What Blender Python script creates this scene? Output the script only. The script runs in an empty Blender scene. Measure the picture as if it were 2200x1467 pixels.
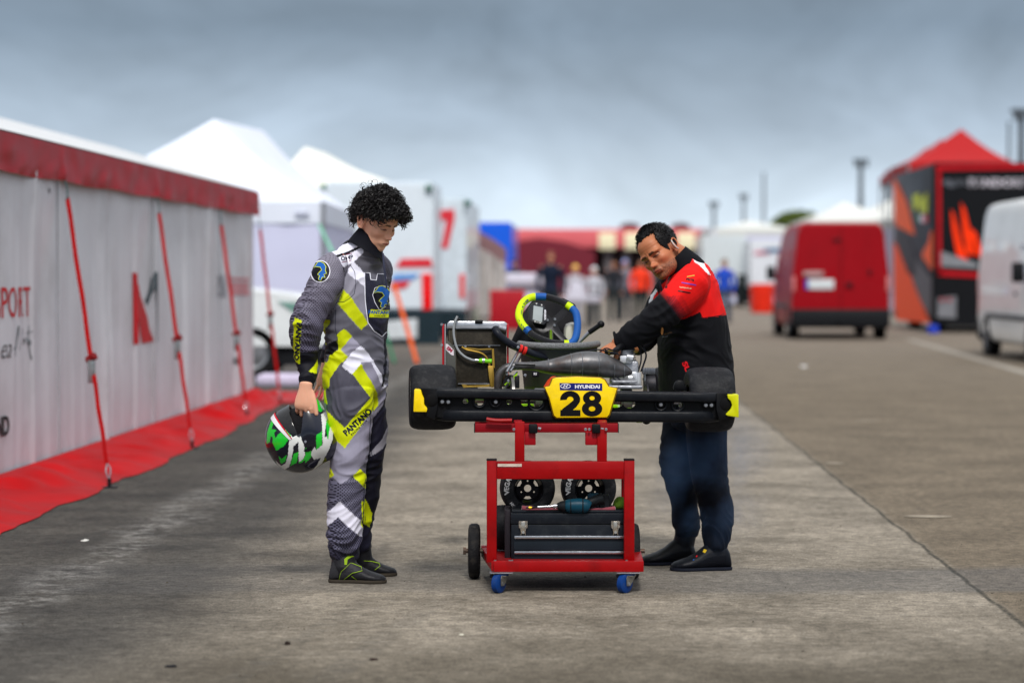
import bpy, bmesh, math, random
import numpy as np
from mathutils import Vector, Matrix, noise
from mathutils.bvhtree import BVHTree
random.seed(7)
scene = bpy.context.scene
COL = scene.collection
PI = math.pi

# ------------------------------------------------------------------ camera
F = 5194.0            # focal length in pixels of the 2200 px wide photograph (85 mm)
CAMZ = 1.316
PITCH = math.atan((733.5 - 590.0) / F)
cam_d = bpy.data.cameras.new("camera")
cam = bpy.data.objects.new("camera", cam_d)
COL.objects.link(cam)
cam.location = (0, 0, CAMZ)
cam.rotation_euler = (PI/2 - PITCH, 0, 0)
cam_d.sensor_width = 36
cam_d.lens = 85.0
cam_d.clip_start = 0.1
cam_d.clip_end = 4000
cam_d.dof.use_dof = True
cam_d.dof.focus_distance = 10.35
cam_d.dof.aperture_fstop = 1.8
scene.camera = cam

# ------------------------------------------------------------------ world and sun (overcast)
SUN_EL, SUN_AZ = math.radians(50), math.radians(176)
world = bpy.data.worlds.new("World")
scene.world = world
world.use_nodes = True
wt = world.node_tree
wt.nodes.clear()
def wn(t, **k):
    n = wt.nodes.new(t)
    for a, b in k.items(): setattr(n, a, b)
    return n
tc = wn('ShaderNodeTexCoord')
sky = wn('ShaderNodeTexSky', sky_type='NISHITA', sun_disc=False, sun_elevation=SUN_EL, sun_rotation=SUN_AZ)
skym = wn('ShaderNodeVectorMath', operation='SCALE'); skym.inputs['Scale'].default_value = 0.10
wt.links.new(sky.outputs[0], skym.inputs[0])
sep = wn('ShaderNodeSeparateXYZ'); wt.links.new(tc.outputs['Generated'], sep.inputs[0])
grad = wn('ShaderNodeValToRGB')
wt.links.new(sep.outputs['Z'], grad.inputs[0])
cr = grad.color_ramp
stops = [(0.0, (0.70,0.80,0.88)), (0.028, (0.61,0.72,0.83)), (0.060, (0.40,0.49,0.60)), (0.100, (0.20,0.26,0.335)), (0.16,(0.20,0.25,0.31)),
         (0.35, (0.66,0.70,0.76)), (1.0, (1.05,1.07,1.10))]
cr.elements[0].position = stops[0][0]; cr.elements[0].color = (*stops[0][1], 1)
cr.elements[1].position = 1.0; cr.elements[1].color = (*stops[-1][1], 1)
for p, c in stops[1:-1]:
    e = cr.elements.new(p); e.color = (*c, 1)
mp = wn('ShaderNodeMapping'); mp.inputs['Scale'].default_value = (1.0, 1.0, 1.7); mp.inputs['Location'].default_value = (3.3, 0.7, 0.4)
wt.links.new(tc.outputs['Generated'], mp.inputs[0])
nz = wn('ShaderNodeTexNoise'); nz.inputs['Scale'].default_value = 9.0; nz.inputs['Detail'].default_value = 7; nz.inputs['Roughness'].default_value = 0.56; nz.inputs['Distortion'].default_value = 0.5
wt.links.new(mp.outputs[0], nz.inputs['Vector'])
mr = wn('ShaderNodeMapRange'); mr.inputs[1].default_value = 0.32; mr.inputs[2].default_value = 0.68; mr.inputs[3].default_value = 0.78; mr.inputs[4].default_value = 1.24
wt.links.new(nz.outputs[0], mr.inputs[0])
cl = wn('ShaderNodeVectorMath', operation='SCALE')
wt.links.new(grad.outputs[0], cl.inputs[0]); wt.links.new(mr.outputs[0], cl.inputs['Scale'])
mixw = wn('ShaderNodeMix', data_type='RGBA'); mixw.inputs[0].default_value = 0.93
wt.links.new(skym.outputs[0], mixw.inputs[6]); wt.links.new(cl.outputs[0], mixw.inputs[7])
bg = wn('ShaderNodeBackground'); bg.inputs['Strength'].default_value = 1.0
wt.links.new(mixw.outputs[2], bg.inputs[0])
wo = wn('ShaderNodeOutputWorld'); wt.links.new(bg.outputs[0], wo.inputs[0])

sun_d = bpy.data.lights.new("sun", 'SUN')
sun_d.energy = 2.5; sun_d.angle = math.radians(11); sun_d.color = (1.0, 0.96, 0.90)
sun = bpy.data.objects.new("sun", sun_d); COL.objects.link(sun)
# sun direction: behind and to the left of the camera, high
sdir = Vector((math.sin(SUN_AZ)*math.cos(SUN_EL), math.cos(SUN_AZ)*math.cos(SUN_EL), math.sin(SUN_EL)))
sun.rotation_euler = sdir.to_track_quat('Z', 'Y').to_euler()
vs = scene.view_settings
vs.view_transform = 'Standard'; vs.look = 'None'; vs.exposure = 0.12; vs.gamma = 1.0; vs.use_curve_mapping = False

# ------------------------------------------------------------------ measuring helpers
_cp, _sp = math.cos(PITCH), math.sin(PITCH)
def W(x, y, Y):
    """point at world depth Y seen at photograph pixel (x, y)"""
    a = (x - 1100.0) / F; b = (733.5 - y) / F
    dy = _cp + b*_sp; dz = -_sp + b*_cp
    t = Y / dy
    return Vector((a*t, Y, CAMZ + dz*t))
def G(x, y, z=0.0):
    a = (x - 1100.0) / F; b = (733.5 - y) / F
    dy = _cp + b*_sp; dz = -_sp + b*_cp
    t = (z - CAMZ) / dz
    return Vector((a*t, dy*t, z))
def S(Y): return F / Y

def lin(c):
    c = c/255.0
    return c/12.92 if c <= 0.04045 else ((c+0.055)/1.055)**2.4
def RGB(c): return (lin(c[0]), lin(c[1]), lin(c[2]), 1.0)

# ------------------------------------------------------------------ materials
MATS = {}
def M(name, rgb, rough=0.55, metal=0.0, var=0.12, vscale=8.0, bump=0.0, bscale=60.0, coat=0.0, spec=0.18, sheen=0.0, trans=0.0, emit=0.0, alpha=1.0, dirt=None):
    """procedural surface: colour with fine variation, roughness variation and relief"""
    if name in MATS: return MATS[name]
    m = bpy.data.materials.new(name); m.use_nodes = True
    nt = m.node_tree; b = nt.nodes['Principled BSDF']
    L = nt.links.new
    t = nt.nodes.new('ShaderNodeTexCoord')
    n = nt.nodes.new('ShaderNodeTexNoise'); n.inputs['Scale'].default_value = vscale; n.inputs['Detail'].default_value = 5
    L(t.outputs['Object'], n.inputs['Vector'])
    r = nt.nodes.new('ShaderNodeMapRange'); r.inputs[1].default_value = 0.3; r.inputs[2].default_value = 0.7
    r.inputs[3].default_value = 1 - var; r.inputs[4].default_value = 1 + var
    L(n.outputs[0], r.inputs[0])
    s = nt.nodes.new('ShaderNodeVectorMath'); s.operation = 'SCALE'
    s.inputs[0].default_value = RGB(rgb)[:3]; L(r.outputs[0], s.inputs['Scale'])
    out = s.outputs[0]
    if dirt:
        n2 = nt.nodes.new('ShaderNodeTexNoise'); n2.inputs['Scale'].default_value = dirt[1]; n2.inputs['Detail'].default_value = 8; n2.inputs['Roughness'].default_value = 0.7
        L(t.outputs['Object'], n2.inputs['Vector'])
        r2 = nt.nodes.new('ShaderNodeMapRange'); r2.inputs[1].default_value = 0.5; r2.inputs[2].default_value = 0.75; r2.inputs[3].default_value = 0; r2.inputs[4].default_value = dirt[2]
        L(n2.outputs[0], r2.inputs[0])
        mx = nt.nodes.new('ShaderNodeMix'); mx.data_type = 'RGBA'
        L(r2.outputs[0], mx.inputs[0]); L(out, mx.inputs[6]); mx.inputs[7].default_value = RGB(dirt[0])
        out = mx.outputs[2]
    L(out, b.inputs['Base Color'])
    r3 = nt.nodes.new('ShaderNodeMapRange'); r3.inputs[1].default_value = 0.3; r3.inputs[2].default_value = 0.7
    r3.inputs[3].default_value = max(0.02, rough*0.85); r3.inputs[4].default_value = min(1, rough*1.15)
    L(n.outputs[0], r3.inputs[0]); L(r3.outputs[0], b.inputs['Roughness'])
    b.inputs['Metallic'].default_value = metal
    b.inputs['Coat Weight'].default_value = coat
    b.inputs['Specular IOR Level'].default_value = spec
    b.inputs['Sheen Weight'].default_value = sheen
    b.inputs['Transmission Weight'].default_value = trans
    b.inputs['Alpha'].default_value = alpha
    if emit:
        L(out, b.inputs['Emission Color']); b.inputs['Emission Strength'].default_value = emit
    if bump:
        nb = nt.nodes.new('ShaderNodeTexNoise'); nb.inputs['Scale'].default_value = bscale; nb.inputs['Detail'].default_value = 4
        L(t.outputs['Object'], nb.inputs['Vector'])
        bp = nt.nodes.new('ShaderNodeBump'); bp.inputs['Strength'].default_value = bump; bp.inputs['Distance'].default_value = 0.01
        L(nb.outputs[0], bp.inputs['Height']); L(bp.outputs[0], b.inputs['Normal'])
    MATS[name] = m
    return m

# ------------------------------------------------------------------ mesh builder
class MB:
    def __init__(s): s.v = []; s.f = []; s.mi = []
    def add(s, vs, fs, mi=0):
        o = len(s.v); s.v += [tuple(p) for p in vs]
        s.f += [tuple(i+o for i in f) for f in fs]; s.mi += [mi]*len(fs); return s
    def box(s, a, b, mi=0, bev=0.0, rot=None):
        """box between corners a and b, optional chamfer"""
        x0,x1 = sorted((a[0],b[0])); y0,y1 = sorted((a[1],b[1])); z0,z1 = sorted((a[2],b[2]))
        if bev <= 0:
            vs = [(x0,y0,z0),(x1,y0,z0),(x1,y1,z0),(x0,y1,z0),(x0,y0,z1),(x1,y0,z1),(x1,y1,z1),(x0,y1,z1)]
            fs = [(0,3,2,1),(4,5,6,7),(0,1,5,4),(1,2,6,5),(2,3,7,6),(3,0,4,7)]
        else:
            bev = min(bev, (x1-x0)/2.01, (y1-y0)/2.01, (z1-z0)/2.01)
            bm = bmesh.new(); bmesh.ops.create_cube(bm, size=1)
            for v in bm.verts: v.co = ((x0+x1)/2+v.co.x*(x1-x0), (y0+y1)/2+v.co.y*(y1-y0), (z0+z1)/2+v.co.z*(z1-z0))
            bmesh.ops.bevel(bm, geom=list(bm.edges), offset=bev, segments=2, affect='EDGES', profile=0.5)
            bm.verts.index_update()
            vs = [v.co.copy() for v in bm.verts]; fs = [[v.index for v in f.verts] for f in bm.faces]; bm.free()
        if rot is not None: vs = [rot @ Vector(p) for p in vs]
        return s.add(vs, fs, mi)
    def ring(s, c, u, v, ru, rv, n):
        return [Vector(c) + u*ru*math.cos(2*PI*k/n) + v*rv*math.sin(2*PI*k/n) for k in range(n)]
    def loft(s, rings, cap=True, closed=False, mi=0):
        n = len(rings[0]); vs = [p for r in rings for p in r]; fs = []
        m = len(rings)
        for i in range(m if closed else m-1):
            j = (i+1) % m
            for k in range(n):
                l = (k+1) % n
                fs.append((i*n+k, i*n+l, j*n+l, j*n+k))
        if cap and not closed:
            fs.append(tuple(range(n))[::-1]); fs.append(tuple((m-1)*n+k for k in range(n)))
        return s.add(vs, fs, mi)
    def tube(s, pts, r, n=10, closed=False, mi=0, smooth=0, cap=True):
        pts = [Vector(p) for p in pts]
        rs = r if isinstance(r, (list, tuple)) else [r]*len(pts)
        if smooth:
            q = []; rr = []
            m = len(pts)
            for i in range(m if closed else m-1):
                p0 = pts[(i-1) % m] if (closed or i > 0) else pts[i]
                p1 = pts[i]; p2 = pts[(i+1) % m]
                p3 = pts[(i+2) % m] if (closed or i+2 < m) else p2
                for k in range(smooth):
                    t = k/smooth
                    q.append(0.5*((2*p1)+(p2-p0)*t+(2*p0-5*p1+4*p2-p3)*t*t+(3*p1-p0-3*p2+p3)*t*t*t))
                    rr.append(rs[i]*(1-t)+rs[(i+1) % m]*t)
            if not closed: q.append(pts[-1]); rr.append(rs[-1])
            pts, rs = q, rr
        m = len(pts); rings = []
        t0 = (pts[1]-pts[0]).normalized()
        u = t0.orthogonal().normalized()
        for i, p in enumerate(pts):
            if closed: t = (pts[(i+1) % m]-pts[(i-1) % m]).normalized()
            else: t = (pts[min(i+1, m-1)]-pts[max(i-1, 0)]).normalized()
            u = (u - t*u.dot(t)).normalized(); v = t.cross(u)
            rings.append(s.ring(p, u, v, rs[i], rs[i], n))
        return s.loft(rings, cap=cap, closed=closed, mi=mi)
    def cyl(s, a, b, r, n=20, r2=None, mi=0, bev=0.0):
        a = Vector(a); b = Vector(b); r2 = r if r2 is None else r2
        t = (b-a).normalized(); u = t.orthogonal().normalized(); v = t.cross(u)
        if bev:
            rings = [s.ring(a, u, v, r-bev, r-bev, n), s.ring(a+t*bev, u, v, r, r, n), s.ring(b-t*bev, u, v, r2, r2, n), s.ring(b, u, v, r2-bev, r2-bev, n)]
        else: rings = [s.ring(a, u, v, r, r, n), s.ring(b, u, v, r2, r2, n)]
        return s.loft(rings, mi=mi)
    def lathe(s, o, axis, prof, n=32, mi=0, closed=False):
        """prof: (distance along axis, radius)"""
        o = Vector(o); t = Vector(axis).normalized(); u = t.orthogonal().normalized(); v = t.cross(u)
        return s.loft([s.ring(o+t*d, u, v, max(r, 1e-4), max(r, 1e-4), n) for d, r in prof], cap=not closed, closed=closed, mi=mi)
    def prism(s, poly, d, mi=0, bev=0.0):
        """polygon of 3D points extruded by vector d"""
        n = len(poly); d = Vector(d); a = [Vector(p) for p in poly]
        vs = a + [p+d for p in a]
        fs = [tuple(range(n)), tuple(range(2*n-1, n-1, -1))] + [(i, i+n, (i+1) % n + n, (i+1) % n) for i in range(n)]
        if bev:
            bm = bmesh.new(); bv = [bm.verts.new(p) for p in vs]
            for f in fs: bm.faces.new([bv[i] for i in f])
            bmesh.ops.recalc_face_normals(bm, faces=bm.faces)
            ed = [e for e in bm.edges if len(e.link_faces) == 2]
            bmesh.ops.bevel(bm, geom=ed, offset=bev, segments=2, affect='EDGES', profile=0.5, clamp_overlap=True)
            bm.verts.index_update()
            vs = [v.co.copy() for v in bm.verts]; fs = [[v.index for v in f.verts] for f in bm.faces]; bm.free()
        return s.add(vs, fs, mi)
    def sphere(s, c, r, n=16, m=10, mi=0, rot=None):
        r = Vector((r,)*3) if isinstance(r, (int, float)) else Vector(r)
        c = Vector(c); vs = []; fs = []
        for i in range(m+1):
            th = PI*i/m
            for k in range(n):
                ph = 2*PI*k/n
                p = Vector((r.x*math.sin(th)*math.cos(ph), r.y*math.sin(th)*math.sin(ph), r.z*math.cos(th)))
                if rot is not None: p = rot @ p
                vs.append(c+p)
        for i in range(m):
            for k in range(n):
                l = (k+1) % n; fs.append((i*n+k, (i+1)*n+k, (i+1)*n+l, i*n+l))
        return s.add(vs, fs, mi)
    def torus(s, c, axis, R, r, n=32, m=12, mi=0, rb=None):
        t = Vector(axis).normalized(); u = t.orthogonal().normalized(); v = t.cross(u); c = Vector(c)
        rings = []
        for i in range(n):
            a = 2*PI*i/n; d = u*math.cos(a)+v*math.sin(a)
            rings.append([c + d*(R + r*math.cos(2*PI*k/m)) + t*(rb or r)*math.sin(2*PI*k/m) for k in range(m)])
        return s.loft(rings, closed=True, mi=mi)
    def grid(s, fn, nu, nv, mi=0):
        vs = [fn(i/nu, j/nv) for i in range(nu+1) for j in range(nv+1)]
        fs = [(i*(nv+1)+j, (i+1)*(nv+1)+j, (i+1)*(nv+1)+j+1, i*(nv+1)+j+1) for i in range(nu) for j in range(nv)]
        return s.add(vs, fs, mi)

ORIG = {}
def origin(p): return ORIG.get(p.name, Vector((0,0,0))) if p else Vector((0,0,0))
def obj(name, mb, mat, parent=None, smooth=True, angle=35, fix=True, label=None):
    me = bpy.data.meshes.new(name)
    o0 = origin(parent)
    me.from_pydata([tuple(Vector(p)-o0) for p in mb.v], [], mb.f)
    mats = mat if isinstance(mat, (list, tuple)) else [mat]
    for m in mats: me.materials.append(m)
    if len(mats) > 1: me.polygons.foreach_set('material_index', mb.mi)
    if fix:
        bm = bmesh.new(); bm.from_mesh(me)
        bmesh.ops.remove_doubles(bm, verts=bm.verts, dist=1e-6)
        bmesh.ops.recalc_face_normals(bm, faces=bm.faces)
        bm.to_mesh(me); bm.free()
    if smooth:
        me.polygons.foreach_set('use_smooth', [True]*len(me.polygons))
        me.set_sharp_from_angle(angle=math.radians(angle))
    me.update()
    o = bpy.data.objects.new(name, me); COL.objects.link(o)
    if parent: o.parent = parent; ORIG[o.name] = o0
    if label: o['label'] = label
    return o
def thing(name, label, cat, loc=(0,0,0), group=None, local=False, rotz=0.0):
    o = bpy.data.objects.new(name, None); COL.objects.link(o)
    o.empty_display_size = 0.1
    o.location = loc; o.rotation_euler = (0,0,rotz)
    ORIG[o.name] = Vector((0,0,0)) if local else Vector(loc)
    o['label'] = label; o['category'] = cat
    if group: o['group'] = group
    return o
def tag(o, label=None, cat=None, group=None, kind=None):
    if label: o['label'] = label
    if cat: o['category'] = cat
    if group: o['group'] = group
    if kind: o['kind'] = kind
    return o
def recentre(o):
    """put the origin of a single-mesh thing at the middle of its base"""
    me = o.data; n = len(me.vertices); a = np.empty(n*3); me.vertices.foreach_get('co', a); a = a.reshape(-1,3)
    c = Vector(((a[:,0].min()+a[:,0].max())/2, (a[:,1].min()+a[:,1].max())/2, a[:,2].min()))
    me.transform(Matrix.Translation(-c)); o.location = c; return o
def copy_tree(o, parent=None):
    c = o.copy(); COL.objects.link(c)
    if parent: c.parent = parent
    for ch in o.children: copy_tree(ch, c)
    return c

# ------------------------------------------------------------------ flat lettering as meshes
def text2d(body, size=1.0, bold=0.0, shear=0.0, sx=1.0, align='CENTER', spacing=1.0):
    """2D vertices and faces of some lettering, centred on the origin, cap height = size"""
    cu = bpy.data.curves.new('t', 'FONT'); cu.body = body; cu.size = 1.0; cu.offset = bold; cu.shear = shear
    cu.align_x = 'LEFT'; cu.resolution_u = 3; cu.space_character = spacing
    o = bpy.data.objects.new('t', cu)
    me = bpy.data.meshes.new_from_object(o)
    v = np.array([(p.co.x, p.co.y) for p in me.vertices]) if len(me.vertices) else np.zeros((0,2))
    f = [tuple(p.vertices) for p in me.polygons]
    bpy.data.objects.remove(o); bpy.data.curves.remove(cu); bpy.data.meshes.remove(me)
    if len(v):
        v -= (v.min(0)+v.max(0))/2
        h = v[:,1].max()-v[:,1].min()
        v *= size/h; v[:,0] *= sx
    return v, f
def place_text(body, c, right, up, size, mat, parent, name='lettering', off=0.0, **k):
    """lettering laid flat at centre c; right and up are unit vectors"""
    v, f = text2d(body, size, **k)
    right = Vector(right).normalized(); up = Vector(up).normalized(); n = right.cross(up)
    mb = MB(); mb.add([Vector(c)+right*a+up*b+n*off for a, b in v], f)
    return obj(name, mb, mat, parent, smooth=False, fix=False)
# ================================================================== FIGURES: shared tools
def interp(chain, k=4):
    """Catmull-Rom through ring tuples (x, y, z, ru, rv)"""
    a = np.array([list(c[0])+[c[1], c[2]] for c in chain], float); out = []
    m = len(a)
    for i in range(m-1):
        p0 = a[max(i-1,0)]; p1 = a[i]; p2 = a[i+1]; p3 = a[min(i+2,m-1)]
        for j in range(k):
            t = j/k
            out.append(0.5*((2*p1)+(p2-p0)*t+(2*p0-5*p1+4*p2-p3)*t*t+(3*p1-p0-3*p2+p3)*t**3))
    out.append(a[-1])
    return [(Vector(o[:3]), max(o[3],.002), max(o[4],.002)) for o in out]
def limb(mb, chain, ref=(1,0,0), n=24, k=4, flat=False):
    """closed tapering limb; ru is measured along ref"""
    ch = interp(chain, k); ref = Vector(ref); rings = []
    m = len(ch)
    for i, (p, ru, rv) in enumerate(ch):
        t = (ch[min(i+1,m-1)][0]-ch[max(i-1,0)][0]).normalized()
        u = (ref - t*ref.dot(t)).normalized(); v = t.cross(u)
        rings.append(mb.ring(p, u, v, ru, rv, n))
    # rounded ends
    def endc(i, sgn):
        p, ru, rv = ch[i]; t = (ch[min(i+1,m-1)][0]-ch[max(i-1,0)][0]).normalized()*sgn
        u = (ref - t*ref.dot(t)).normalized(); v = (t*sgn).cross(u)
        e = min(ru, rv)*(0.12 if flat else 0.6)
        return [mb.ring(p+t*e*math.sin(a), u, v, ru*math.cos(a), rv*math.cos(a), n) for a in (0.5, 1.0, 1.4)]
    rings = endc(0,-1)[::-1] + rings + endc(m-1,1)
    return mb.loft(rings)
def remesh(mb, voxel, smooth=6, fac=0.5):
    me = bpy.data.meshes.new('r'); me.from_pydata([tuple(p) for p in mb.v], [], mb.f)
    bm = bmesh.new(); bm.from_mesh(me); bmesh.ops.recalc_face_normals(bm, faces=bm.faces); bm.to_mesh(me); bm.free()
    o = bpy.data.objects.new('r', me); COL.objects.link(o)
    r = o.modifiers.new('r', 'REMESH'); r.mode = 'VOXEL'; r.voxel_size = voxel
    if smooth:
        s = o.modifiers.new('s', 'SMOOTH'); s.factor = fac; s.iterations = smooth
    dg = bpy.context.evaluated_depsgraph_get(); dg.update()
    out = bpy.data.meshes.new_from_object(o.evaluated_get(dg))
    bpy.data.objects.remove(o); bpy.data.meshes.remove(me)
    return out
def mcoords(me):
    n = len(me.vertices); a = np.empty(n*3); me.vertices.foreach_get('co', a); return a.reshape(-1,3)
def mnormals(me):
    n = len(me.vertices); a = np.empty(n*3); me.vertices.foreach_get('normal', a); return a.reshape(-1,3)
def set_coords(me, a): me.vertices.foreach_set('co', a.ravel()); me.update()
def link_mesh(name, me, mat, parent, label=None):
    me.transform(Matrix.Translation(-origin(parent))); me.name = name
    me.materials.clear(); me.materials.append(mat)
    me.polygons.foreach_set('use_smooth', [True]*len(me.polygons)); me.update()
    o = bpy.data.objects.new(name, me); COL.objects.link(o); o.parent = parent; ORIG[o.name] = origin(parent)
    if label: o['label'] = label
    return o
def seg_label(co, chains):
    """index of the nearest chain (distance divided by radius) and arc position"""
    best = np.full(len(co), 1e9); idx = np.zeros(len(co), int)
    for ci, ch in enumerate(chains):
        pts = interp(ch, 2)
        for i in range(len(pts)-1):
            a = np.array(pts[i][0]); b = np.array(pts[i+1][0]); r = 0.25*(pts[i][1]+pts[i][2]+pts[i+1][1]+pts[i+1][2])
            ab = b-a; t = np.clip(((co-a)@ab)/(ab@ab+1e-9), 0, 1)
            d = np.linalg.norm(co-(a+t[:,None]*ab), axis=1)/r
            k = d < best; best[k] = d[k]; idx[k] = ci
    return idx
def inpoly(u, v, poly):
    r = np.zeros(len(u), bool); n = len(poly)
    for i in range(n):
        x1,y1 = poly[i]; x2,y2 = poly[(i+1) % n]
        if y1 == y2: continue
        c = ((y1 > v) != (y2 > v)) & (u < (x2-x1)*(v-y1)/(y2-y1)+x1)
        r ^= c
    return r
def paint_attr(me, cols, name='paint'):
    at = me.color_attributes.new(name, 'FLOAT_COLOR', 'POINT')
    a = np.ones((len(me.vertices),4)); a[:,:cols.shape[1]] = cols
    at.data.foreach_set('color', a.ravel())
def linarr(c): return np.array([lin(x) for x in c])
def paint_mat(name, rough=0.6, dots=False, bump=0.15, bscale=300, sheen=0.0, sss=0.0, dot_sz=0.0136, spec=0.22, coat=0.0):
    """painted cloth or skin: printed colours from the mesh, optional halftone print, weave relief"""
    m = bpy.data.materials.new(name); m.use_nodes = True; nt = m.node_tree; b = nt.nodes['Principled BSDF']; L = nt.links.new
    a = nt.nodes.new('ShaderNodeAttribute'); a.attribute_name = 'paint'
    out = a.outputs['Color']
    t = nt.nodes.new('ShaderNodeTexCoord')
    if dots:
        sp = nt.nodes.new('ShaderNodeSeparateXYZ'); L(t.outputs['Object'], sp.inputs[0])
        def math_(op, x, y=None):
            n = nt.nodes.new('ShaderNodeMath'); n.operation = op
            for i, q in enumerate((x, y)):
                if q is None: continue
                if isinstance(q, (int,float)): n.inputs[i].default_value = q
                else: L(q, n.inputs[i])
            return n.outputs[0]
        sx = math_('DIVIDE', math_('ADD', sp.outputs['X'], math_('MULTIPLY', sp.outputs['Y'], 0.9)), dot_sz)
        sz = math_('DIVIDE', sp.outputs['Z'], dot_sz)
        p = math_('SUBTRACT', math_('FRACT', math_('ADD', sx, sz)), 0.5); q = math_('SUBTRACT', math_('FRACT', math_('SUBTRACT', sx, sz)), 0.5)
        d = math_('SQRT', math_('ADD', math_('MULTIPLY', p, p), math_('MULTIPLY', q, q)))
        k = math_('LESS_THAN', d, a.outputs['Alpha'])
        mx = nt.nodes.new('ShaderNodeMix'); mx.data_type = 'RGBA'; L(k, mx.inputs[0]); L(out, mx.inputs[6]); mx.inputs[7].default_value = RGB((22,20,34))
        out = mx.outputs[2]
    n = nt.nodes.new('ShaderNodeTexNoise'); n.inputs['Scale'].default_value = 14; n.inputs['Detail'].default_value = 6; L(t.outputs['Object'], n.inputs['Vector'])
    r = nt.nodes.new('ShaderNodeMapRange'); r.inputs[1].default_value = .3; r.inputs[2].default_value = .7; r.inputs[3].default_value = .9; r.inputs[4].default_value = 1.08
    L(n.outputs[0], r.inputs[0])
    s = nt.nodes.new('ShaderNodeVectorMath'); s.operation = 'SCALE'; L(out, s.inputs[0]); L(r.outputs[0], s.inputs['Scale'])
    L(s.outputs[0], b.inputs['Base Color']); b.inputs['Roughness'].default_value = rough; b.inputs['Sheen Weight'].default_value = sheen
    b.inputs['Specular IOR Level'].default_value = spec; b.inputs['Coat Weight'].default_value = coat
    b.inputs['Subsurface Weight'].default_value = sss
    if sss: b.inputs['Subsurface Scale'].default_value = 0.01; b.inputs['Subsurface Radius'].default_value = (1.0,0.35,0.2)
    nb = nt.nodes.new('ShaderNodeTexNoise'); nb.inputs['Scale'].default_value = bscale; L(t.outputs['Object'], nb.inputs['Vector'])
    bp = nt.nodes.new('ShaderNodeBump'); bp.inputs['Strength'].default_value = bump; bp.inputs['Distance'].default_value = 0.003
    L(nb.outputs[0], bp.inputs['Height']); L(bp.outputs[0], b.inputs['Normal'])
    return m
def decal(name, v2, f, target_bvh, Yref, mat, parent, off=0.0012, step=0.006, ydir=1.0):
    """lay a flat print (photograph pixels mapped orthographically at depth Yref) onto the cloth"""
    s = S(Yref)
    bm = bmesh.new(); vs = [bm.verts.new(((x-1100)/s, 0, CAMZ-(y-590)/s)) for x, y in v2]
    for q in f:
        try: bm.faces.new([vs[i] for i in q])
        except ValueError: pass
    for _ in range(7):
        es = [e for e in bm.edges if e.calc_length() > step]
        if not es: break
        bmesh.ops.subdivide_edges(bm, edges=es, cuts=1)
        bmesh.ops.triangulate(bm, faces=[f_ for f_ in bm.faces if len(f_.verts) > 4])
    dead = []
    for v in bm.verts:
        h = target_bvh.ray_cast(Vector((v.co.x, Yref-ydir*3, v.co.z)), Vector((0, ydir, 0)))
        if h[0] is None: dead.append(v)
        else:
            n = h[1]; n = n if n.y*ydir < 0 else -n
            v.co = h[0] + n*off
    bmesh.ops.delete(bm, geom=dead, context='VERTS')
    # drop faces torn across a jump in depth
    bad = [f_ for f_ in bm.faces if max(e.calc_length() for e in f_.edges) > 0.03]
    bmesh.ops.delete(bm, geom=bad, context='FACES')
    me = bpy.data.meshes.new(name); bm.to_mesh(me); bm.free()
    return link_mesh(name, me, mat, parent)
def text_px(body, c, size, rot=0.0, **k):
    """lettering in photograph pixels: centre, cap height and rotation (degrees clockwise in the picture)"""
    v, f = text2d(body, size, **k); a = math.radians(rot)
    x = v[:,0]; y = -v[:,1]
    return np.stack([c[0]+x*math.cos(a)-y*math.sin(a), c[1]+x*math.sin(a)+y*math.cos(a)], 1), f
def stroke_px(pts, w, closed=True):
    """outline of a polyline as quads, width w"""
    p = np.array(pts, float); n = len(p); v = []; f = []
    m = n if closed else n-1
    for i in range(n):
        a = p[(i-1) % n] if closed or i else p[i]; b = p[(i+1) % n] if closed or i < n-1 else p[i]
        t = b-a; t /= (np.linalg.norm(t)+1e-9); q = np.array([-t[1], t[0]])*w/2
        v += [p[i]+q, p[i]-q]
    for i in range(m):
        j = (i+1) % n; f.append((2*i, 2*i+1, 2*j+1, 2*j))
    return np.array(v), f
def poly_px(pts):
    """triangulated outline"""
    from mathutils.geometry import tessellate_polygon
    t = tessellate_polygon([[Vector((x, y, 0)) for x, y in pts]])
    return np.array(pts, float), [tuple(q) for q in t]
def bvh_of(o):
    me = o.data; off = origin(o)
    return BVHTree.FromPolygons([v.co+off for v in me.vertices], [tuple(p.vertices) for p in me.polygons])

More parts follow.
